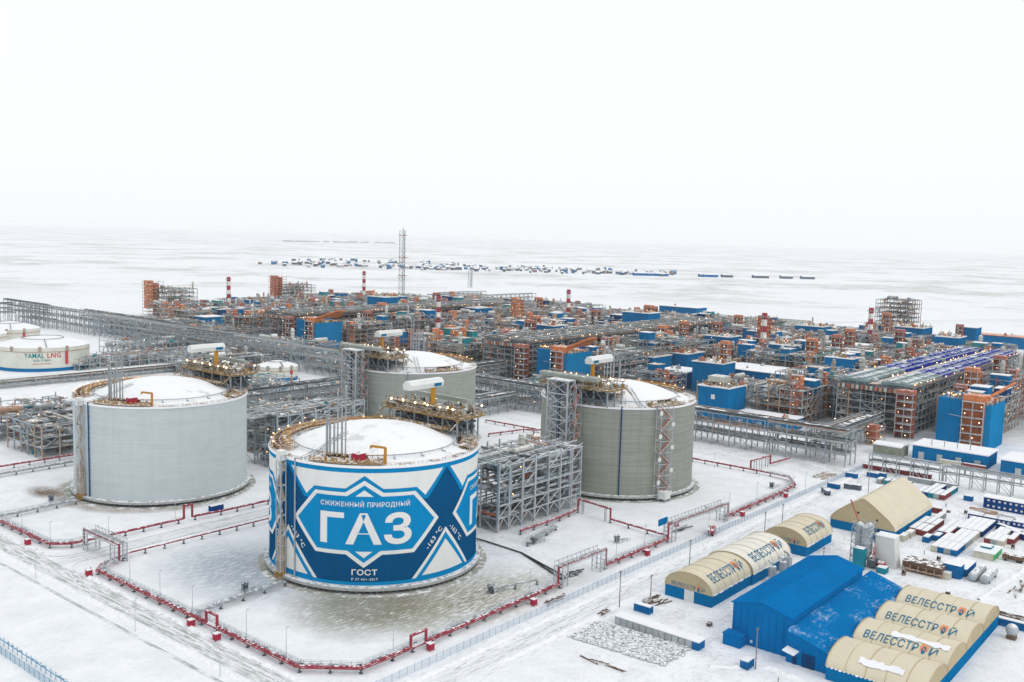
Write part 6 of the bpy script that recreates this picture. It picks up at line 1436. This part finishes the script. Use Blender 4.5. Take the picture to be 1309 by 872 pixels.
row('dark container in the rank right of the largest tent, far end', [(206, -147.6), (206.5, -150.4), (206, -153.2), (219, -150.6)], ['cont_grey', 'cont_navy', 'cont_maroon'], 0)
row('blue container at the head of the white-topped block', [(180.5, -156.4), (186, -159.2)], 'cont_blue', 0, 6)
row('cream container of the snow-topped block in the yard', [(173, -163), (173, -165.6), (173, -168.2), (173, -170.8), (185.6, -163), (185.6, -165.6), (185.6, -168.2), (185.6, -170.8), (197, -165.6), (197, -168.2), (197, -170.8)], ['cont_cream', 'cont_blue', 'cont_grey', 'cont_blue', 'cont_teal'], 0)
row('snow-topped container of the rear block in the yard', [(197.5, -158.5), (197.5, -161.2), (210, -158.5), (210, -161.2), (210, -163.8), (210, -166.4), (210, -169), (210, -171.6), (222, -163.8), (222, -166.4), (222, -169), (222, -171.6)], ['cont_blue', 'cont_maroon', 'cont_grey', 'cont_navy'], 0)
row('weathered container of the small block beside the dark vehicle', [(201, -177), (201, -179.6), (201, -182.2), (207.5, -184.8), (213, -178), (213, -180.6)], ['cont_maroon', 'cont_grey', 'cont_cream'], 0)
row('navy container lying behind the small block', [(216, -184), (221, -180)], 'cont_navy', 60)
row('dark blue windowed cabin in the two rows of site offices', [(232.5, -163, 0), (232.5, -169.2, 0), (232.5, -175.4, 0), (233.5, -181.6, 0), (235.5, -163, 0), (235.5, -175.4, 0)], 'cont_navy', 90, 6, windows=3, name='site_cabin', cat='cabin', grp='navy windowed site cabins')
row('maroon container standing across the track beside the largest tent', [(231, -145)], 'cont_maroon', 90, 6)
row('snow-topped container in the rank behind the largest tent', [(264, -129.5), (264, -132.3), (264, -135.1), (264, -137.9), (264, -140.7), (276, -132.3), (276, -135.1), (276, -140.7)], ['cont_blue', 'cont_navy', 'cont_teal', 'cont_grey', 'cont_maroon'], 0)
row('bright blue cube cabin by the track', [(267, -151)], 'cont_blue', 90, 4)
row('small container in the rank under the pipe bridge', [(271, -105.5), (271, -109.5), (272, -112.5), (272, -115.5), (273, -119.5)], ['cont_grey', 'cont_teal', 'cont_cream', 'cont_cream', 'cont_teal'], 0, 6)
row('blue container near the end of the pale fence', [(240.5, -91.5), (271, -89.8), (281, -98), (284, -101)], 'cont_blue', 90, 6)
row('maroon container in the long rank behind the pipe bridge', [(299.5, -92), (300, -104.6), (300.5, -117)], 'cont_maroon', 90)
row('grey container in the long rank behind the pipe bridge', [(286.5, -121.5), (287, -134)], 'cont_grey', 90)
row('dark crate beside the blue container near the fence end', [(245.5, -97.5), (246.5, -101.5)], 'hut_dark', 90, 4)
row('blue container alone on the snow before the nearest tent', [(25, -108.5)], 'cont_blue', 90, 6)
row('tiny blue hut on the snow left of the lean-to hall', [(9.5, -154.5)], 'cont_blue', 0, 4)
row('blue container behind the row of four tents', [(100.5, -208.5)], 'cont_blue', 90, 12.2)
row('teal container half buried behind the tents', [(158, -108.5), (164.5, -108.5)], 'cont_green', 0, 6)
row('maroon tank container on the flat roof line behind the pipe bridge', [(346.2, -121), (346.2, -134)], ['cont_cream', 'cont_maroon'], 90)
def dorm(lab, x, y0, y1, fl=2):
    t = thing('dormitory', lab, 'dormitory', (x, y0, 0)); m = MB(); m.box(x, x + 7, y0, y1, 0, 2.7 * fl)
    for y in np.arange(y0, y1 + 0.1, 2.5): m.box(x - 0.08, x - 0.01, y - 0.08, y + 0.08, 0, 2.7 * fl)
    m.build('wall', 'cont_navy', t); m = MB(); m.box(x - 0.5, x + 7.5, y0 - 0.5, y1 + 0.5, 2.7 * fl, 2.7 * fl + 0.35); m.build('roof', 'snow', t)
    for f_ in range(fl):
        for y in np.arange(y0 + 1.25, y1, 2.5):
            m = MB(); m.box(x - 0.12, x - 0.02, y - 0.5, y + 0.5, 2.7 * f_ + 1.0, 2.7 * f_ + 1.9); m.build('window', 'white_clad', t)
dorm('long two-storey navy dormitory with a row of pale windows at the right edge', 258.5, -196, -160)
t = thing('green_shed', 'cream and green walled cabin block round a blue inner yard', 'cabin', (171, -185, 0)); m = MB(); m.box(171.5, 185, -185, -177.3, 0, 2.9, 0); m.box(171.2, 185.2, -185.12, -185.02, 0.2, 2.7, 1); m.build('wall', ['cont_cream', 'cont_green'], t); m = MB(); m.box(171.2, 185.3, -185.4, -177, 2.9, 3.1); m.build('roof', 'snow', t); m = MB(); m.box(177, 182.5, -182.5, -178.6, 3.1, 3.9); m.build('inner_yard_roof', 'cont_teal', t)
t = thing('blue_workshop', 'blue and white workshop cabin behind the dark hopper', 'workshop', (138, -182, 0)); m = MB(); m.box(138, 143, -181, -174.5, 0, 5.2); m.build('tall_block', 'cont_blue', t); m = MB(); m.box(143, 157, -182, -175, 0, 3.0); m.build('low_block', 'cont_blue', t); m = MB(); m.box(134.5, 137.8, -178, -174.5, 0, 2.6); m.build('white_block', 'cont_cream', t)
for i, y in enumerate((-185.0, -189.2)):
    t = thing('lying_silo', 'pale cylindrical silo lying on the snow, %s of the two' % ('nearer the workshop' if i == 0 else 'outer'), 'silo', (146, y, 0), 'lying silos'); m = MB(); m.vessel((139.5, y, 1.95), (153.5, y, 1.95), 1.75, 0, 16); m.build('shell', 'steel_light', t); m = MB()
    for x in (142, 151): m.box(x - 0.3, x + 0.3, y - 1.5, y + 1.5, 0, 1.0)
    m.build('saddle', 'steel_dark', t)
t = thing('hopper_row', 'dark rusty row of open hoppers beside the batching plant', 'hopper', (133, -176, 0)); m = MB()
for i in range(5): y = -175.5 + i * 3; m.prism([(134.2, 1.5), (139.2, 1.5), (141, 4.4), (132.6, 4.4)], 'y', y, y + 2.8)
m.build('hopper_bin', 'timber', t); m = MB()
for i in range(6):
    for x in (133.6, 139.9): m.beam((x, -175.6 + i * 3, 0), (x, -175.6 + i * 3, 3.5), 0.3)
m.box(133, 141, -176, -160.5, 1.0, 1.35); m.build('hopper_frame', 'pipe_tan', t)
t = thing('batching_tower', 'grey batching tower of upright silos in a lattice frame', 'silo tower', (131, -145, 0)); m = MB()
for x, y in ((129.5, -147), (133, -147), (131.2, -143.8)):
    m.tube((x, y, 4), (x, y, 15.5), 1.6, 0, 14); m.tube((x, y, 1.5), (x, y, 4), 0.5, 0, 14, r2=1.6); m.tube((x, y, 15.5), (x, y, 16.5), 1.6, 0, 14, r2=0.5)
m.build('silo', 'steel_light', t); m = MB()
for x in (127.4, 135):
    for y in (-149, -142):
        m.beam((x, y, 0), (x, y, 15), 0.3)
for z in (3, 6, 9, 12, 15):
    for a, b in (((127.4, -149), (135, -149)), ((127.4, -142), (135, -142)), ((127.4, -149), (127.4, -142)), ((135, -149), (135, -142))): m.beam((*a, z), (*b, z), 0.22); m.beam((*a, z - 3), (*b, z), 0.16)
m.rail([(127.4, -149, 15.5), (135, -149, 15.5), (135, -142, 15.5), (127.4, -142, 15.5), (127.4, -149, 15.5)], 1.3, 0, 0.12, 1.5); m.build('lattice_frame', 'steel', t)
m = MB(); m.beam((131, -144, 15), (134, -138.5, 24), 0.45); m.build('crane_boom', 'brick_red', t); m = MB(); m.box(123, 127, -148.5, -144.5, 0, 8); m.build('control_cabin', 'cont_teal', t)
t = thing('cement_bin', 'tall white clad bin with sloping right side beside the batching tower', 'silo', (132, -158, 0)); m = MB(); m.prism([(-158.6, 0), (-150, 0), (-150, 12.2), (-157.2, 12.2)], 'x', 132, 138); m.build('bin_wall', 'white_clad', t); m = MB(); m.box(131.7, 138.3, -157.4, -149.8, 12.2, 12.5); m.build('roof', 'snow', t)
t = thing('mixer_machine', 'red and grey mixing machine between the tower and the white bin', 'machine', (127, -152, 0)); m = MB(); m.box(126, 130, -152.5, -149.5, 0.8, 3.6); m.tube((128, -155.5, 2.2), (128, -153, 2.2), 1.3, 1, 12); m.box(123, 127, -157.5, -154, 0, 2.4, 2); m.beam((128, -151, 3), (132, -150, 8), 0.8, 1); m.build('machine_body', ['steel_dark', 'red_paint', 'cont_teal'], t); m = MB()
for x in (126.3, 129.7):
    for y in (-152.2, -149.8): m.beam((x, y, 0), (x, y, 0.9), 0.3)
m.build('stand', 'steel', t)

# grey shed row, stone field, timber and small clutter of the near yard
t = thing('shed_row', 'long low grey shed row with snow roof and a blue end', 'shed', (9.5, -138, 0))
for i in range(13):
    y = -107 - i * 2.4; m = MB(); m.box(9.5, 13.6, y - 2.34, y, 0, 2.7); m.build('bay', 'cont_grey' if i < 12 else 'cont_blue', t); m = MB(); m.box(9.38, 9.48, y - 2.1, y - 0.25, 0.25, 2.4); m.build('door', 'steel_light' if i < 12 else 'cont_blue', t)
m = MB(); m.box(9.2, 14.0, -138.4, -106.7, 2.7, 3.0); m.build('roof', 'snow', t)
rr = random.Random(5); m = MB(); cnt = 0
for i in range(3600):
    u, v = rr.random(), rr.random(); x = -10 + 17.5 * u; y = -103 - 32 * v + rr.uniform(-1.5, 1.5)
    x += 2.5 * v; r = rr.uniform(0.16, 0.5); q = []
    for k in range(8): q.append((x + r * rr.uniform(0.6, 1.1) * (1 if k & 1 else -1), y + r * rr.uniform(0.6, 1.1) * (1 if k & 2 else -1), 0.02 if not k & 4 else r * rr.uniform(0.7, 1.3)))
    m.add(q, [(0, 1, 3, 2), (4, 6, 7, 5), (0, 4, 5, 1), (1, 5, 7, 3), (3, 7, 6, 2), (2, 6, 4, 0)])
o = m.build('stone_field', 'rock'); o['kind'] = 'stuff'; tag(o, 'bed of snow-dusted grey stones beside the grey shed row', 'stones')
def pile(lab, x, y, n, lx, ly, mm, seed, cat='debris', name='scrap_pile'):
    rr = random.Random(seed); t = thing(name, lab, cat, (x, y, 0), 'scrap and timber piles'); m = MB()
    for i in range(n):
        a = rr.uniform(-0.25, 0.25) + (0 if lx > ly else 1.57); L = rr.uniform(0.3, 0.6) * max(lx, ly); cx = x + rr.uniform(-lx, lx) / 2; cy = y + rr.uniform(-ly, ly) / 2; z = rr.uniform(0.15, 0.9); m.beam((cx - L / 2 * math.cos(a), cy - L / 2 * math.sin(a), z), (cx + L / 2 * math.cos(a), cy + L / 2 * math.sin(a), z + rr.uniform(-0.1, 0.1)), rr.uniform(0.2, 0.5))
    o = m.build('beam_stack', mm, t); o['kind'] = 'stuff'
pile('heap of snowy timber left of the nearest tent', 36, -107, 30, 8, 7, 'timber', 1)
pile('short stack of boards by the utility pole', 14, -99.5, 10, 4, 2, 'timber', 2)
pile('dark planks lying near the red main right of the mud', 12, -80.5, 14, 9, 1.5, 'timber', 3)
pile('timber crates on the snow behind the row of four tents', 110, -207, 24, 5, 16, 'timber', 4)
pile('scrap steel between the arched tents and the blue hall', 76, -133, 26, 14, 4, 'steel', 5)
pile('machinery parts beside the second arched tent', 98, -132, 24, 14, 5, 'steel_light', 6)
pile('stacked dark pipes under the first gantry', 38, -69.5, 12, 12, 2.4, 'steel_dark', 7)
pile('dark crates under the second gantry', 118, -70.5, 12, 10, 3, 'steel_dark', 8)
pile('row of low dark blocks on the far right snow', 150, -200, 10, 26, 4, 'timber', 9)
pile('brown scrap beside the dormitory', 250, -165, 20, 6, 14, 'pipe_tan', 10)
pile('scrap and crates at the foot of the pipe bridge', 262, -78, 24, 14, 8, 'fireproof', 11)
pile('timber lying below the stone field', -19, -121, 4, 1, 13, 'timber', 12)
# vents between arched tents and hall
for i, (x, y) in enumerate(((84, -128.5), (92, -129), (99, -128))):
    t = thing('dust_filter', 'grey filter unit against the side of the second arched tent, %s from the left' % ORD[i], 'machine', (x, y, 0), 'grey filter units'); m = MB(); m.tube((x, y, 2.2), (x, y, 6.2), 1.3, 0, 14); m.tube((x, y, 0.8), (x, y, 2.2), 0.3, 0, 14, r2=1.3); m.build('drum', 'steel_light', t); m = MB()
    for sx in (-1.1, 1.1):
        for sy in (-1.1, 1.1): m.beam((x + sx, y + sy, 0), (x + sx, y + sy, 5.6), 0.16)
    m.path([(x, y, 6.2), (x, y, 7.2), (x + 2, y + 2.5, 7.2)], 0.4, 0, 8); m.build('stand', 'steel', t)
t = thing('spherical_boiler', 'round pale water tank on a plinth behind the row of four tents', 'tank', (90, -209, 0)); m = MB(); m.ball((90, -209.5, 3.0), 2.0, 0, 16, 10); m.build('tank_shell', 'steel_light', t); m = MB(); m.box(88.6, 91.4, -210.9, -208.1, 0, 1.5); m.build('plinth', 'timber', t)

# vehicles
def lorry(lab, x, y, rot, colr, name='lorry', crane=False):
    t = thing(name, lab, 'truck', (x, y, 0), 'vehicles of the yard'); m = MB(); m.box(x + 1.7, x + 3.6, y - 1.2, y + 1.2, 0.8, 2.9); m.prism([(x + 3.6, 0.8), (x + 4.0, 0.8), (x + 4.0, 1.8), (x + 3.6, 2.8)], 'y', y - 1.2, y + 1.2); m.build('cab', colr, t); m = MB(); m.box(x + 3.62, x + 3.95, y - 1.0, y + 1.0, 1.85, 2.6); m.build('windscreen', 'glass_dark', t)
    m = MB(); m.box(x - 4, x + 1.5, y - 1.2, y + 1.2, 1.1, 2.6); m.build('load_body', colr, t); m = MB(); m.box(x - 4, x + 3.6, y - 0.5, y + 0.5, 0.6, 1.1); m.build('chassis', 'black', t)
    for wx in (-3, -1.8, 2.7):
        for s in (-1, 1): w_ = MB(); w_.tube((x + wx, y + s * 0.8, 0.5), (x + wx, y + s * 1.2, 0.5), 0.5, 0, 14); w_.build('wheel', 'black', t)
    if crane:
        m = MB(); m.beam((x - 3, y, 2.6), (x - 6, y, 5.5), 0.35); m.beam((x - 6, y, 5.5), (x - 2, y, 7.0), 0.3); m.build('boom', colr, t)
    t.rotation_euler.z = R_(rot); return t
lorry('dark lorry with load parked at the right of the container blocks', 177.5, -191, 95, 'timber')
lorry('red boom lift parked beside the second gantry', 122, -83, 20, 'red_paint', 'boom_lift', True)
lorry('small dark truck parked by the fence near the blue container', 226, -93, 40, 'hut_dark')
lorry('white pickup truck by the navy site cabins', 243, -174, 90, 'white_clad')
container(-7.5, 96.5, 0, 'cont_navy', 'navy container between the bare grey tank and the painted tank', 6)

# tracks far out on the tundra
def strip(name, pts, w_, z, mm):
    mb = MB()
    for a, b in zip(pts[:-1], pts[1:]):
        A = Vector((a[0], a[1], 0)); B = Vector((b[0], b[1], 0)); n = (B - A).normalized().cross(Vector((0, 0, 1))) * w_ / 2
        mb.add([(A.x - n.x, A.y - n.y, z), (A.x + n.x, A.y + n.y, z), (B.x + n.x, B.y + n.y, z), (B.x - n.x, B.y - n.y, z)], [(0, 1, 2, 3)])
    o = mb.build(name, mm); o['kind'] = 'structure'
strip('track', [(1280, 640), (1330, 330), (1900, 60), (4200, -300)], 14, 0.05, 'road_x')
strip('track', [(1250, 360), (1700, 110), (3600, -330)], 10, 0.05, 'road_x')

# ploughed snow banks along the tracks and drifts against the fence
def bank(lab, pts, w_, h, seed):
    rr = random.Random(seed); mb = MB(); prof = 6; rows = []
    for a, b in zip(pts[:-1], pts[1:]):
        A = Vector((*a, 0)); B = Vector((*b, 0)); L = (B - A).length; k = max(2, int(L / 1.3)); n = (B - A).normalized().cross(Vector((0, 0, 1)))
        for i in range(k):
            c = A.lerp(B, i / k); hh = h * max(0.05, rr.gauss(0.55, 0.35)); ww = w_ * rr.uniform(0.6, 1.2); off = rr.uniform(-0.4, 0.4)
            rows.append([(c.x + n.x * (ww * (j / (prof - 1) - 0.5) + off), c.y + n.y * (ww * (j / (prof - 1) - 0.5) + off), -0.05 + hh * math.sin(math.pi * j / (prof - 1)) * rr.uniform(0.75, 1.2)) for j in range(prof)])
    for r in rows: mb.v.extend(r)
    for i in range(len(rows) - 1):
        for j in range(prof - 1): q = i * prof + j; mb.f.append((q, q + prof, q + prof + 1, q + 1)); mb.m.append(0)
    mb.n = len(mb.v); o = mb.build('snow_bank', 'snow'); o['kind'] = 'stuff'; tag(o, lab, 'snow bank')
bank('ploughed snow bank on the tank side of the near left road', [(-87, 200), (-87, 92)], 2.2, 0.7, 1)
bank('ploughed snow bank between the near left road and the red main', [(-87, 60), (-87, -120)], 2.4, 0.8, 2)
bank('ploughed snow bank on the outer side of the near left road', [(-97.5, 220), (-97.5, -140)], 2.4, 0.8, 3)
bank('clumpy snow ridge along the outer side of the pale fence', [(-90, -88), (300, -90)], 2.6, 0.7, 4)
bank('clumpy snow ridge along the track before the tents', [(-40, -98.5), (150, -100)], 2.2, 0.6, 5)
bank('snow bank beside the road between the bare and the painted tank', [(-76, 72), (40, 72)], 1.8, 0.5, 6)
bank('snow ridge at the edge of the yard before the blue hall', [(2, -146), (14, -160), (10, -185)], 2.5, 0.8, 7)
bank('snow ridge round the right part of the yard', [(120, -192), (200, -200), (250, -204)], 2.5, 0.9, 8)
# people
def person(lab, x, y, col, rot):
    t = thing('person', lab, 'person', (x, y, 0), 'workers on foot'); me = bpy.data.meshes.new('body')
    vs = [(0, 0, 0.92), (0, 0, 1.2), (0, 0, 1.45), (0, 0, 1.55), (0, 0, 1.68), (0, 0, 1.78), (0.2, 0, 1.42), (0.27, 0.06, 1.15), (0.26, 0.16, 0.92), (-0.2, 0, 1.42), (-0.27, -0.04, 1.15), (-0.26, 0.05, 0.9), (0.11, 0, 0.88), (0.12, 0.1, 0.48), (0.12, 0.02, 0.08), (0.12, 0.16, 0.05), (-0.11, 0, 0.88), (-0.12, -0.06, 0.48), (-0.12, -0.2, 0.1), (-0.12, -0.05, 0.05)]
    es = [(0, 1), (1, 2), (2, 3), (3, 4), (4, 5), (2, 6), (6, 7), (7, 8), (2, 9), (9, 10), (10, 11), (0, 12), (12, 13), (13, 14), (14, 15), (0, 16), (16, 17), (17, 18), (18, 19)]
    rad = [0.17, 0.18, 0.19, 0.07, 0.11, 0.09, 0.09, 0.075, 0.06, 0.09, 0.075, 0.06, 0.12, 0.09, 0.07, 0.06, 0.12, 0.09, 0.07, 0.06]
    me.from_pydata(vs, es, []); o = bpy.data.objects.new('body', me); COL.objects.link(o); o.parent = t; md = o.modifiers.new('skin', 'SKIN'); sd = o.modifiers.new('sub', 'SUBSURF'); sd.levels = 1; sd.render_levels = 1
    for i, r in enumerate(rad): me.skin_vertices[0].data[i].radius = (r, r * 0.85)
    me.skin_vertices[0].data[0].use_root = True; me.materials.append(M[col]); h = MB(); h.ball((x, y, 1.76), 0.14, 0, 10, 6, 0.8); h.build('hard_hat', 'yellow', t); t.rotation_euler.z = rot
person('worker in dark clothes walking on the yard beside the cream containers', 160.5, -161, 'navy', 0.5)
person('worker in dark clothes standing near the white bin', 146, -153, 'hut_dark', 2.0)
person('worker in dark clothes on the track behind the largest tent', 246, -146, 'navy', 1.2)
person('worker in dark clothes left of the lean-to hall', 6, -166, 'hut_dark', 0.2)

# tyre ruts pressed into the snow
def ruts(lab, pts, seed, w_=0.42, gap=1.9):
    rr = random.Random(seed); mb = MB(); P_ = []
    for a, b in zip(pts[:-1], pts[1:]):
        k = max(2, int(math.hypot(b[0] - a[0], b[1] - a[1]) / 3))
        for i in range(k): P_.append((a[0] + (b[0] - a[0]) * i / k + rr.uniform(-0.15, 0.15), a[1] + (b[1] - a[1]) * i / k + rr.uniform(-0.15, 0.15)))
    P_.append(pts[-1])
    for sd in (-gap / 2, gap / 2):
        rows = []
        for i, p in enumerate(P_):
            q = P_[min(i + 1, len(P_) - 1)]; o = P_[max(0, i - 1)]; d = Vector((q[0] - o[0], q[1] - o[1], 0)).normalized(); n = Vector((-d.y, d.x, 0)); c = Vector((p[0], p[1], 0.035)) + n * sd; rows += [tuple(c - n * w_ / 2), tuple(c + n * w_ / 2)]
        mb.add(rows, [(2 * i, 2 * i + 1, 2 * i + 3, 2 * i + 2) for i in range(len(P_) - 1)])
    o = mb.build('tyre_ruts', 'rut'); o['kind'] = 'stuff'; tag(o, lab, 'tyre tracks')
ruts('tyre ruts along the track before the tents', [(-60, -95), (60, -94.5), (180, -96), (250, -104), (262, -125), (255, -150), (225, -156), (160, -158)], 1)
ruts('tyre ruts between the nearest tent and the blue hall', [(16, -112), (32, -128), (50, -133), (112, -134), (122, -150), (150, -158)], 2)
ruts('tyre ruts round the right of the yard', [(262, -125), (250, -155), (222, -188), (190, -193), (140, -196), (118, -190), (112, -170)], 3)
ruts('tyre ruts across the near snow to the stone field', [(-10, -96), (2, -104), (14, -150), (8, -190)], 4)
ruts('tyre ruts passing under the first gantry', [(37, -97), (37, -60), (42, -48), (70, -44), (95, -50), (122, -60), (122, -96)], 5)
ruts('tyre ruts beyond the near left road', [(-92, 220), (-93, 40), (-91, -60), (-92, -140)], 6)
ruts('tyre ruts turning off the near left road between the tanks', [(-92, 50), (-88, 68), (-76, 77), (-30, 78.5), (50, 79)], 7)
ruts('tyre ruts beside the main rack', [(262, -80), (268, -40), (268, 40), (262, 150)], 8)

for i, (x, y) in enumerate(((150, -172), (156, -168), (161, -176), (128, -163), (118, -182), (204, -194), (236, -150), (239, -157), (253, -112), (249, -120), (30, -131), (64, -136), (117, -130), (196, -187))):
    t = thing('cable_reel' if i % 2 else 'pallet_stack', ('wooden cable reel standing on the snowy yard, %s of the reels' % ORD[i // 2]) if i % 2 else ('snow-dusted pallet stack on the yard, %s of the stacks' % ORD[i // 2]), 'cable reel' if i % 2 else 'pallets', (x, y, 0), 'cable reels of the yard' if i % 2 else 'pallet stacks of the yard'); m = MB()
    if i % 2:
        for s_ in (-0.55, 0.45): m.tube((x, y + s_, 1.1), (x, y + s_ + 0.1, 1.1), 1.1, 0, 16)
        m.tube((x, y - 0.45, 1.1), (x, y + 0.45, 1.1), 0.55, 1, 12); m.build('reel_body', ['timber', 'black'], t)
    else:
        for k in range(5): m.box(x - 0.9, x + 0.9, y - 0.7, y + 0.7, k * 0.24 + 0.1, k * 0.24 + 0.22); m.box(x - 0.8, x - 0.6, y - 0.7, y + 0.7, k * 0.24, k * 0.24 + 0.11); m.box(x + 0.6, x + 0.8, y - 0.7, y + 0.7, k * 0.24, k * 0.24 + 0.11)
        m.build('pallet', 'timber', t)
